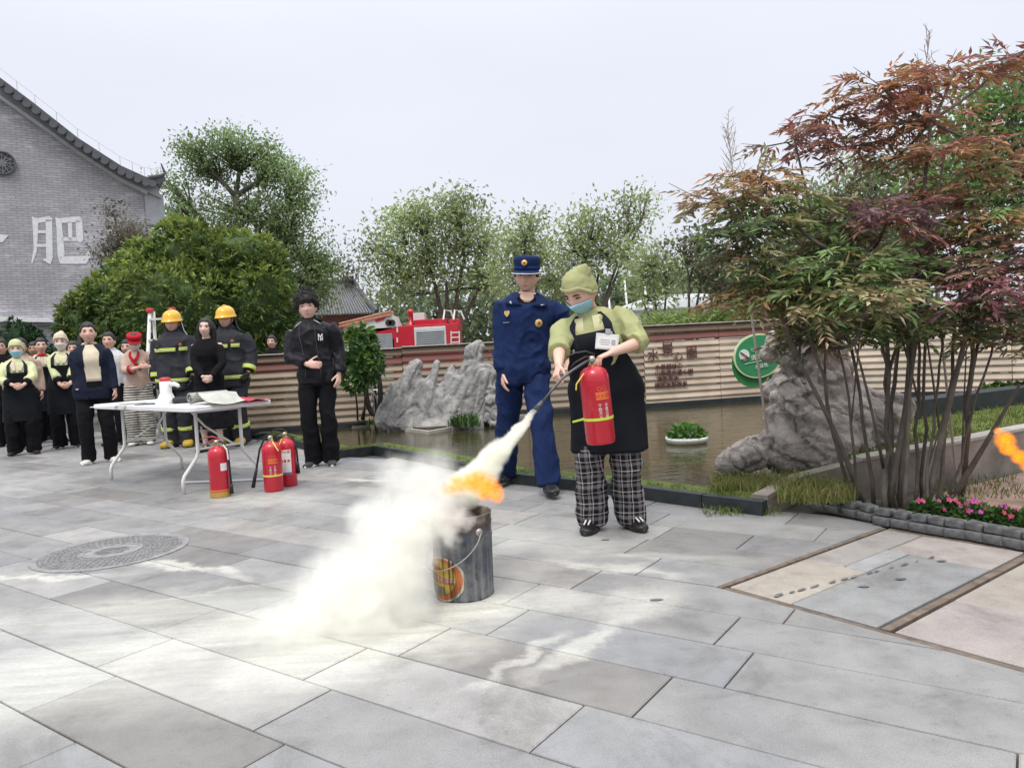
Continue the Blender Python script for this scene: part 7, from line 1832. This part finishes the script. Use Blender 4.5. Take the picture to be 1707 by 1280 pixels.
for a in (-.62, .56): C.torso_sheet('piping', MAT_WHT, [(1.475, a * .8, a * .8 + .05, .012), (1.45, a, a + .06, .018), (1.425, a * 1.15, a * 1.15 + .06, .018)], .026, .004, 2)
torso_text(C, 'N', .085, 1.285, .48, .050, MAT_WHT, 'monogram', .004, .85); torso_text(C, 'Y', .10, 1.285, .48, .053, MAT_WHT, 'monogram', .004, .85)

# --- firefighters
def firefighter(label, foot, h, yaw, arms, seed, drape=False, lean=(0, 0, 0)):
    P = Person(label, (foot.x, foot.y), h, yaw, lean, (.05, 0, 0), 1.12, vox=.009, cvox=.013, shw=1.05, skin=(0.74, 0.47, 0.37))
    for sd, a in arms.items():
        if a is not None: P.arm(sd, P.loc(a), (sd * .6, .8, 0), None, (-sd, .2, 0), .7)
    P.body(gloves=False); P.top('turnout_coat', M_TURN, .74, .034, 1.0, -.03, 1.25, .014, seed=seed, flare=.02, freq=7); P.collar('coat_collar', M_TURN, 1.44, 1.545, .03)
    P.trousers('turnout_trousers', M_TURN, .022, (.10, .10, .098, .094, .092, .092, .092, .090, .088), amp=.014, seed=seed + 1, freq=7); P.shoes(pm('yellow_boot', (0.50, 0.33, 0.03), .6, .3), M_SOLE, .31, .064, .13, 'boot')
    def strips(mk):
        for dz, m, o_ in ((0, M_HIVIS, 0), (.016, M_SILVER, .0015), (.030, M_HIVIS, 0)): mk(dz, m, o_)
    strips(lambda dz, m, o_: P.torso_strip('reflective_strip', m, 1.235 + dz, 1.235 + dz + (.015 if m is M_HIVIS else .013), -1.0, .28, .050 + o_))
    strips(lambda dz, m, o_: P.torso_strip('reflective_strip', m, 1.240 + dz, 1.240 + dz + (.015 if m is M_HIVIS else .013), .45, 1.0, .050 + o_))
    strips(lambda dz, m, o_: P.torso_strip('reflective_strip', m, .845 + dz, .845 + dz + (.015 if m is M_HIVIS else .013), -PI, PI * .999, .064 + o_, 40))
    for sd in (-1, 1):
        for t0, t1, m, o_ in ((.58, .66, M_HIVIS, 0), (.66, .72, M_SILVER, .001), (.72, .80, M_HIVIS, 0)): P.limb_ring('sleeve_strip', m, P.el[sd], P.wr[sd], t0, t1, .083 * P.k + o_)
        for t0, t1, m, o_ in ((.52, .56, M_HIVIS, 0), (.56, .59, M_SILVER, .001), (.59, .63, M_HIVIS, 0)): P.limb_ring('leg_strip', m, P.kn[sd], P.an[sd], t0, t1, .119 * P.k + o_)
        q = MB(); P.put_hand(q, sd); me = remesh(q, .009, 1); V = get_v(me); N_r = get_n(me); set_v(me, V + N_r * .006); link_mesh('glove', me, M_SHOE, P.root, True)
    torso_text(P, '●', .05, 1.315, .52, .056, M_GOLD, 'badge'); emblem(P, 'badge_centre', MAT_PRED, 1.318, .52, .058, .014, 10)
    emblem(P, 'gauge', MAT_BLACK, 1.30, -.62, .052, .030, 14)
    # helmet
    mb = MB(); rings = []
    for z, g, yo in ((.018, 1.10, 0), (.026, 1.14, 0), (.034, 1.08, 0), (.05, 1.02, 0), (.085, .98, 0), (.115, .86, 0), (.14, .66, 0), (.155, .40, 0), (.161, .14, 0)):
        rings.append([P.Hm @ Vector((.108 * g * math.cos(t), .128 * g * math.sin(t) * (1.0 + .06 * (z < .04)), z + .012 * math.sin(t) * (1 if z < .04 else .3))) for t in (2 * PI * i / 36 for i in range(36))])
    mb.loft(rings); hm = mb.build('helmet', M_HELM, P.root, True)
    mb = MB(); mb.tube([P.Hm @ Vector((0, .128 * math.cos(t) * .96, .045 + .122 * math.sin(t))) for t in (.3 + 2.5 * i / 12 for i in range(13))], .008, 6); mb.build('crest', M_HELM, hm, True)
    mb = MB(); mb.tube([P.Hm @ Vector((.112 * math.cos(t), -.132 * math.sin(t), .022)) for t in (.35 + 2.44 * i / 14 for i in range(15))], .006, 6); mb.build('brim_trim', MAT_BLACK if not drape else M_HELM, hm, True)
    for sx in (-1, 1): q = MB(); q.tube([P.Hm @ Vector(p) for p in ((sx * .088, -.01, .03), (sx * .080, -.04, -.05), (sx * .045, -.07, -.115), (0, -.075, -.128))], .006, 6); q.build('chin_strap', MAT_BLACK, hm)
    # neck guard
    q = MB(); rows = []
    for z, r_ in ((.03, .105), (-.03, .115), (-.10, .13), (-.15, .16)): rows.append([P.Hm @ Vector((r_ * math.sin(a), r_ * 1.05 * -math.cos(a), z)) for a in (1.55 + 3.18 * i / 14 for i in range(15))])
    vs = [p for r_ in rows for p in r_]; q.add(vs, [(j * 15 + i, j * 15 + i + 1, (j + 1) * 15 + i + 1, (j + 1) * 15 + i) for j in range(3) for i in range(14)]); q.build('neck_guard', pm('silver_cloth', (0.50, 0.52, 0.50), .5, .2) if drape else M_TURN, hm, True)
    return P
f1 = G(303, 744); f2 = G(392, 741)
firefighter('firefighter in yellow helmet with silver neck guard standing left behind the table', f1, 1.78, R(3), {-1: W(262, 648, f1.y - .05), 1: W(322, 640, f1.y - .2)}, 11.0, True)
P2 = firefighter('firefighter in yellow helmet with dark trim standing right, behind the woman in black', f2, 1.79, R(-6), {1: W(413, 622, f2.y - .08)}, 14.0, False)

# --- woman in the black dress
f = G(357, 751); D_ = Person('woman with long black hair in a black dress between the two firefighters', (f.x, f.y), 1.64, R(2), (0, 0, 0), (.03, .06, R(4)), .95, True, vox=.009, cvox=.012, skin=(0.76, 0.54, 0.45))
D_.arm(-1, D_.loc(W(338, 628, f.y - .22)), (-.9, .5, 0), (.75, -.2, -.65), (.2, .8, .2), .9); D_.arm(1, D_.loc(W(352, 628, f.y - .22)), (.9, .5, 0), (-.75, -.25, -.65), (-.2, .8, .2), .9)
D_.body(); D_.hair('long'); D_.top('black_dress_top', M_BLACK, .95, .015, 1.0, -.01, 1.0, .005, seed=3); D_.skirt('black_dress_skirt', M_BLACK, .30, .07); D_.shoes(M_SHOE)

# --- woman in the navy blazer
f = G(166, 771); E = Person('woman in an open navy blazer and cream shirt at the left end of the table', (f.x, f.y), 1.62, R(24), (0, -.02, 0), (.0, 0, R(4)), 1.10, True, vox=.008, cvox=.011, skin=(0.72, 0.46, 0.36))
E.leg(-1, (-.10, -.02, .08), -.3); E.leg(1, (.13, .02, .08), .45)
E.arm(-1, E.loc(W(135, 668, f.y - .1)), (-.5, .9, 0), None, (1, .2, 0), .9); E.arm(1, E.loc(W(196, 668, f.y - .02)), (.5, .9, 0), None, (-1, .2, 0), .8)
E.body(); hr_ = E.hair('up', thick=.012)
q = MB(); q.tube([E.Hm @ Vector(p) for p in ((-.03, .09, .02), (-.075, .10, -.05), (-.085, .07, -.13), (-.08, .05, -.19))], [.04, .045, .04, .015], 10); me = remesh(q, .008, 1); link_mesh('ponytail', me, MAT_BROW, hr_, True)
E.top('blazer', M_NAVY2, .80, .022, 1.0, -.02, 1.06, .007, seed=6, flare=.02)
E.torso_sheet('cream_shirt', M_CREAM, [(1.47, -.30, .34, .0), (1.43, -.26, .36, .006), (1.36, -.30, .46, .008), (1.25, -.28, .50, .008), (1.15, -.24, .50, .008), (1.06, -.20, .48, .008), (1.02, -.20, .46, .008)], .033, .005, 12)
E.torso_sheet('dark_waist', M_BLACK, [(1.02, -.20, .46, .010), (.95, -.18, .48, .010), (.86, -.16, .50, .012), (.81, -.16, .50, .014)], .022, .005, 10)
for a0, a1 in ((-.48, -.22), (.42, .66)): E.torso_sheet('lapel', M_NAVY2, [(1.465, a0 * .9, a1, .006), (1.40, a0 * 1.15, a1 * 1.05, .012), (1.32, a0 if a0 > 0 else a0 * 1.05, a1, .012), (1.20, a0 * .8 if a0 < 0 else a0, a1 * .98 if a0 < 0 else a1 * .85, .010)], .036, .004, 6)
E.collar('shirt_collar', M_CREAM, 1.45, 1.50, .008); E.trousers('trousers', M_BLACK, .014, (.09, .09, .085, .078, .072, .072, .072, .072, .072), amp=.008); E.shoes(M_WSHOE, MAT_WHT, .27, .05, .075)
E.torso_strip('pocket_card', pm('pale_pink_card', (0.7, 0.5, 0.48), .6), .925, .94, -.75, -.58, .046, 4)

# --- person in the red cap
f = G(238, 741); H_ = Person('person in a red cap, pink wrap shirt and striped trousers beside the first firefighter', (f.x, f.y), 1.56, R(16), (.06, 0, 0), (.35, 0, R(10)), 1.0, True, vox=.009, cvox=.012)
H_.arm(-1, H_.loc(W(232, 612, f.y - .22)), (-.8, .5, -.1), (1, -.3, .2), (.2, .9, 0), .8); H_.arm(1, H_.loc(W(248, 612, f.y - .24)), (.8, .5, -.1), (-1, -.3, .2), (-.2, .9, 0), .8)
H_.body(); H_.hair('short'); H_.mask(M_MASKW); H_.top('wrap_shirt', M_PINKC, .86, .016, .8, 0, 1.1, .007, seed=9); H_.trousers('striped_trousers', M_STRIPE, .016, (.10, .10, .10, .098, .096, .098, .100, .102, .102), amp=.010); H_.shoes(M_WSHOE)
H_.torso_sheet('red_trim', M_REDC, [(1.465, -.50, -.30, .006), (1.40, -.36, -.16, .008), (1.32, -.16, .06, .008), (1.24, .06, .30, .008), (1.17, .24, .48, .008)], .018, .005, 5)
H_.torso_sheet('red_trim', M_REDC, [(1.465, .30, .50, .008), (1.40, .14, .36, .010), (1.32, -.06, .16, .012)], .018, .005, 5)
for sd in (-1, 1): H_.limb_ring('red_cuff', M_REDC, H_.el[sd], H_.wr[sd], .30, .48, .066)
mb = MB(); rings = []
for z, a, b in ((.035, .086, .104), (.06, .092, .112), (.085, .100, .118), (.105, .098, .115), (.115, .07, .085), (.117, .02, .02)): rings.append([H_.Hm @ Vector((a * math.cos(t), .004 + b * math.sin(t), z)) for t in (2 * PI * i / 28 for i in range(28))])
mb.loft(rings); cp = mb.build('red_cap', M_REDC, H_.root, True)
q = MB(); q.loft([[H_.Hm @ p for p in (Vector((.086 * math.cos(t), .10 * math.sin(t), .046)), Vector((.098 * math.cos(t), .10 * math.sin(t) - .05 * max(0, -math.sin(t)), .028)), Vector((.098 * math.cos(t), .10 * math.sin(t) - .05 * max(0, -math.sin(t)), .024)), Vector((.086 * math.cos(t), .10 * math.sin(t), .040)))] for t in (-PI / 2 + (i / 12 - .5) * 2.4 for i in range(13))]); q.build('visor', M_REDC, cp, True)

# --- kitchen staff on the far left
def staff(label, foot, h, yaw, hands, shirt, mask, hat, hatc, seed, fat=1.1, head=(.05, 0, 0), look=True):
    P = Person(label, (foot.x, foot.y), h, yaw, (0, 0, 0), head, fat, True, vox=.009, cvox=.012)
    if hands:
        hx, hy = hands; P.arm(-1, P.loc(W(hx - 8, hy - 8, foot.y - .24)), (-.9, .5, 0), (.85, -.2, -.45), (.2, .8, .2), .8); P.arm(1, P.loc(W(hx + 9, hy - 8, foot.y - .24)), (.9, .5, 0), (-.85, -.25, -.45), (-.2, .8, .2), .8)
    P.leg(-1, (-.11, 0, .08), -.3); P.leg(1, (.11, -.02, .08), .3)
    P.body(); P.hair('up', thick=.005 if hat else .012)
    if mask: P.mask(mask)
    if hat: P.kerchief(hatc, hat, hatc, .014)
    P.top('shirt', shirt, .95, .016, .74, 0, 1.1, .008, seed=seed); P.trousers('trousers', M_BLACK, .016, (.10, .10, .098, .094, .09, .09, .09, .09, .09), amp=.01, seed=seed)
    ap = P.torso_sheet('apron', M_APRON, [(1.27, -.62, .62, .010), (1.15, -.8, .8, .014), (1.04, -1.5, 1.5, .014), (.95, -1.7, 1.7, .016), (.86, -1.7, 1.7, .022), (.70, -1.7, 1.7, .03), (.52, -1.7, 1.7, .04)], .022, .006, 22, .012)
    for a0 in (-.60, .36): P.torso_sheet('apron_strap', M_STRAP, [(1.455, a0 + .05, a0 + .2, .004), (1.38, a0, a0 + .22, .010), (1.26, a0, a0 + .24, .016)], .022, .004, 4, parent=ap)
    for a0, a1 in ((-.48, -.10), (.10, .48)): P.torso_sheet('collar_band', M_CREAM, [(1.465, a0, a1, .003), (1.38, a0 * .8, a1 * .8, .006), (1.29, a0 * .45, a1 * .45, .006)], .018, .004, 5)
    for sd in (-1, 1): P.limb_ring('dark_cuff', M_BLACK, P.el[sd], P.wr[sd], .42, .80, .052)
    P.shoes(M_SHOE, MAT_WHT if seed > 21 else None); return P
f = G(42, 757); staff('apron clad woman with a blue mask and lime cap at the left edge', f, 1.50, R(28), (30, 650), M_LIME, M_MASK, ((-.01, .04, .145), .05), M_LIME, 20)
f = G(116, 746); staff('apron clad woman with a white mask and cream cap behind the navy blazer', f, 1.60, R(22), (108, 650), M_LIME, M_MASKW, ((.01, .03, .165), .06), M_CREAM, 23)
f = G(82, 744); f = Vector((f.x * 1.06, f.y * 1.06, 0)); Q = staff('dark haired person in a pale shirt with a red collar between the two masked women', f, 1.60, R(34), None, M_CREAM, None, None, None, 20.5, .95)
Q.torso_sheet('red_collar', M_REDC, [(1.49, -.5, .5, .002), (1.44, -.5, .5, .006)], .02, .005, 8)
def onlooker(label, px, y, Y, h, shirt, yaw=.4, bottoms=None, hair='short', skin=(0.66, 0.42, 0.33), foot=None):
    w = foot if foot is not None else W(px, y, Y); P = Person(label, (w.x, Y), h, yaw, (0, 0, 0), (.0, 0, 0), 1.0, False, vox=.011, cvox=.014, skin=skin)
    P.body(); P.hair(hair); P.top('shirt', shirt, .86, .016, 1.0, -.02, 1.05, .007, seed=Y); P.collar('collar', shirt); P.trousers('trousers', bottoms or M_BLACK); P.shoes(M_SHOE); return P
onlooker('pink faced onlooker just behind the woman with the blue mask', 45, 700, 10.7, 1.57, M_PINKC, .5, skin=(0.62, 0.36, 0.29))
onlooker('onlooker in brown seen between two heads at the far left', 66, 690, 12.0, 1.56, cloth_mat('brown_cotton', (0.22, 0.10, 0.06)), .3, skin=(0.45, 0.25, 0.17))
onlooker('woman in a white shirt standing behind the navy blazer', 192, 700, 10.6, 1.585, M_WHITEC, .2, hair='up')
onlooker('onlooker in dark clothes at the far left behind the woman in the blue mask', 12, 700, 11.2, 1.60, M_BLACK, .4, skin=(0.6, 0.38, 0.3))
onlooker('onlooker in a navy top behind the woman in the cream cap', 132, 700, 11.6, 1.52, M_NAVY2, .3)
onlooker('dark capped man looking over the fence left of the young man', 462, 700, 13.2, 1.50, M_BLACK, 0)
onlooker('person with face hidden behind the red capped worker', 221, 700, 11.2, 1.48, M_BLACK, .2)
# ---------------------------------------------------------------- powder cloud and flames
def blob_volume(name, blobs, density, color, label, cat, noise_s=5.0, warp=.09, emit=None, aniso=.0, grow=1.12, cut=(.28, .75), cones=()):
    """closed hull around the puffs; density falls to nothing before the hull"""
    q = MB(); c0_ = Vector(blobs[0][0])
    for c, r, s in blobs: q.ell(Vector(c) - c0_, (r[0] * grow, r[1] * grow, r[2] * grow) if hasattr(r, '__len__') else (r * grow,) * 3, 14)
    for a_, b_, r0, r1, s_ in cones: q.tube([a_ + (b_ - a_) * (i / 8) - c0_ for i in range(9)], [(r0 + (r1 - r0) * i / 8) * grow for i in range(9)], 14)
    rmin = min((min(r) if hasattr(r, '__len__') else r) for _, r, _ in blobs)
    me = remesh(q, max(.012, min(.03, rmin * .35)), 2); V = get_v(me); V[:, 2] = np.maximum(V[:, 2], -c0_.z + .004); set_v(me, V)
    m = bpy.data.materials.new(name); m.use_nodes = True; n, l = m.node_tree.nodes, m.node_tree.links; n.clear(); out = n.new('ShaderNodeOutputMaterial')
    t = n.new('ShaderNodeTexCoord'); o_ = t.outputs['Object']
    w1 = noise_node(n, l, o_, noise_s, 3, .6)
    sub = n.new('ShaderNodeVectorMath'); sub.operation = 'SUBTRACT'; l.new(w1.outputs['Color'], sub.inputs[0]); sub.inputs[1].default_value = (.5, .5, .5)
    mad = n.new('ShaderNodeVectorMath'); mad.operation = 'MULTIPLY_ADD'; l.new(sub.outputs[0], mad.inputs[0]); mad.inputs[1].default_value = (warp * 2,) * 3; l.new(o_, mad.inputs[2])
    tot = None
    for c, r, s in blobs:
        rr = r if hasattr(r, '__len__') else (r, r, r)
        d = n.new('ShaderNodeVectorMath'); d.operation = 'SUBTRACT'; l.new(mad.outputs[0], d.inputs[0]); d.inputs[1].default_value = Vector(c) - c0_
        dv = n.new('ShaderNodeVectorMath'); dv.operation = 'DIVIDE'; l.new(d.outputs[0], dv.inputs[0]); dv.inputs[1].default_value = rr
        ln = n.new('ShaderNodeVectorMath'); ln.operation = 'LENGTH'; l.new(dv.outputs[0], ln.inputs[0])
        mr = n.new('ShaderNodeMapRange'); mr.interpolation_type = 'SMOOTHSTEP'; mr.inputs[1].default_value, mr.inputs[2].default_value, mr.inputs[3].default_value, mr.inputs[4].default_value = 1.0, .30, 0.0, s
        l.new(ln.outputs['Value'], mr.inputs[0]); tot = mr.outputs[0] if tot is None else math_node(n, l, 'MAXIMUM', tot, mr.outputs[0])
    for a_, b_, r0, r1, s_ in cones:
        ax_ = (b_ - a_).normalized(); L_ = (b_ - a_).length
        d = n.new('ShaderNodeVectorMath'); d.operation = 'SUBTRACT'; l.new(mad.outputs[0], d.inputs[0]); d.inputs[1].default_value = a_ - c0_
        dt_ = n.new('ShaderNodeVectorMath'); dt_.operation = 'DOT_PRODUCT'; l.new(d.outputs[0], dt_.inputs[0]); dt_.inputs[1].default_value = ax_
        pr_ = n.new('ShaderNodeVectorMath'); pr_.operation = 'SCALE'; pr_.inputs[0].default_value = ax_; l.new(dt_.outputs['Value'], pr_.inputs['Scale'])
        rd = n.new('ShaderNodeVectorMath'); rd.operation = 'DISTANCE'; l.new(d.outputs[0], rd.inputs[0]); l.new(pr_.outputs[0], rd.inputs[1])
        rad = math_node(n, l, 'MULTIPLY_ADD', dt_.outputs['Value'], (r1 - r0) / L_, r0); q_ = math_node(n, l, 'DIVIDE', rd.outputs['Value'], rad)
        mr = n.new('ShaderNodeMapRange'); mr.interpolation_type = 'SMOOTHSTEP'; mr.inputs[1].default_value, mr.inputs[2].default_value, mr.inputs[3].default_value, mr.inputs[4].default_value = 1.0, .35, 0.0, s_
        l.new(q_, mr.inputs[0]); tot = mr.outputs[0] if tot is None else math_node(n, l, 'MAXIMUM', tot, mr.outputs[0])
    n2 = noise_node(n, l, o_, noise_s * 2.2, 7, .66)
    k_ = n.new('ShaderNodeMapRange'); k_.inputs[1].default_value, k_.inputs[2].default_value, k_.inputs[3].default_value, k_.inputs[4].default_value = cut[0], cut[1], 0.15, 1.6; l.new(n2.outputs[0], k_.inputs[0])
    dens = math_node(n, l, 'MULTIPLY', math_node(n, l, 'MULTIPLY', tot, k_.outputs[0]), density)
    pv_ = n.new('ShaderNodeVolumePrincipled'); pv_.inputs['Color'].default_value = tuple(color) + (1,); pv_.inputs['Anisotropy'].default_value = aniso
    pv_.inputs['Density Attribute'].default_value = ''
    l.new(dens, pv_.inputs['Density'])
    if emit: emit(n, l, pv_, tot, o_)
    l.new(pv_.outputs[0], out.inputs['Volume'])
    o = link_mesh(name, me, m, None, True); o.location = c0_
    return props(o, label, cat)
def S(px, py, Y): return W(px, py, Y)
jet = [(S(890, 687, 3.735), .012, 1.0), (S(786, 806, 3.44), .10, .9)]
o = blob_volume('powder_jet', jet, 110, (0.985, 0.98, 0.91), 'dense cream jet of powder leaving the extinguisher nozzle', 'powder', 13, .034, grow=1.2, cut=(.36, .66), cones=[(S(893, 683, 3.74), S(790, 802, 3.45), .014, .095, 1.0)]); o['kind'] = 'stuff'
cloud = [(S(782, 808, 3.50), .10, .7), (S(748, 832, 3.36), .13, .7), (S(705, 825, 3.34), .17, .45), (S(722, 868, 3.12), .13, .7), (S(680, 890, 3.12), .19, .75), (S(635, 880, 3.2), .19, .5), (S(648, 955, 3.02), .22, .75), (S(590, 980, 3.05), .25, .65), (S(615, 1030, 2.95), .24, .65), (S(545, 1040, 2.95), .26, .5), (S(500, 1070, 2.85), .23, .35), (S(670, 800, 3.4), .16, .30), (S(768, 862, 3.06), .06, .55), (S(748, 892, 3.02), .06, .5), (S(680, 1015, 2.95), .15, .4), (S(450, 1075, 2.85), .2, .16), (S(720, 785, 3.5), .15, .25)]
o = blob_volume('powder_cloud', cloud, 26, (0.985, 0.98, 0.94), 'billowing pale powder cloud drifting down to the left of the bucket', 'powder cloud', 6.5, .085, grow=1.2, cut=(.33, .69)); o['kind'] = 'stuff'
def flame_emit(strength):
    def f(n, l, pv_, tot, o_):
        w = noise_node(n, l, o_, 22, 4, .6, 2.4); rid = math_node(n, l, 'ABSOLUTE', math_node(n, l, 'SUBTRACT', w.outputs[0], .5))
        fil = n.new('ShaderNodeMapRange'); fil.inputs[1].default_value, fil.inputs[2].default_value, fil.inputs[3].default_value, fil.inputs[4].default_value = .16, .0, .22, 1.0; l.new(rid, fil.inputs[0])
        st = math_node(n, l, 'MULTIPLY', math_node(n, l, 'MULTIPLY', fil.outputs[0], tot), strength)
        col = ramp_node(n, l, fil.outputs[0], [(.1, (0.85, 0.09, 0.003)), (.5, (1.0, 0.22, 0.006)), (.95, (1.0, 0.44, 0.02))])
        l.new(col.outputs[0], pv_.inputs['Emission Color']); l.new(st, pv_.inputs['Emission Strength'])
    return f
fl1 = [(S(812, 812, 3.0), (.062, .045, .066), 1.0), (S(794, 802, 3.0), (.07, .045, .058), 1.0), (S(768, 806, 3.03), (.065, .04, .052), .75), (S(828, 822, 3.0), (.04, .03, .05), 1.0), (S(748, 816, 3.08), (.05, .03, .04), .4)]
o = blob_volume('bucket_flame', fl1, 48, (0.95, 0.36, 0.05), 'orange flame curling over the rim of the burnt bucket', 'flame', 20, .018, flame_emit(40)); 
fl2 = [(S(1676, 733, 4.25), (.07, .05, .06), 1.0), (S(1682, 748, 4.25), (.055, .05, .05), 1.0), (S(1700, 762, 4.25), (.06, .05, .05), 1.0), (S(1722, 775, 4.25), (.08, .06, .06), 1.0), (S(1664, 719, 4.25), (.035, .03, .03), .9), (S(1745, 760, 4.25), (.08, .06, .08), .9)]
o = blob_volume('side_flame', fl2, 40, (0.95, 0.36, 0.05), 'orange flame reaching in at the right edge above the soil path', 'flame', 16, .022, flame_emit(40))
bx = W(1775, 790, 4.25); b2 = empty('second_bucket', (bx.x, 4.25, .012), R(30), 'blackened tin bucket burning just beyond the right edge', 'bucket'); bucket_body(b2)

# damp drip marks across the access cover
q = MB()
for k in range(13):
    t = (k + rng.uniform(-.35, .35)) / 12; p = G(1300 + 250 * t, 992 - 62 * t); r_ = rng.uniform(.005, .013)
    q.add([(p.x + r_ * rng.uniform(.7, 1.2) * math.cos(a) * 2.4, p.y + r_ * rng.uniform(.7, 1.2) * (math.sin(a) + 1.5 * math.cos(a)), .0035) for a in (2 * math.pi * i / 9 for i in range(9))], [tuple(range(9))])
for px, py in ((1502, 965), (1440, 978), (1570, 935), (1010, 900), (1095, 1000)):
    p = G(px, py); q.add([(p.x + .016 * rng.uniform(.7, 1.3) * math.cos(a) * 1.6, p.y + .012 * math.sin(a), .0035) for a in (2 * math.pi * i / 9 for i in range(9))], [tuple(range(9))])
props(q.build('drip_stains', pm('damp_stone', (0.17, 0.17, 0.172), .5, .4, 30)), 'line of dark damp drip marks across the paved access cover', 'stains', kind='stuff')
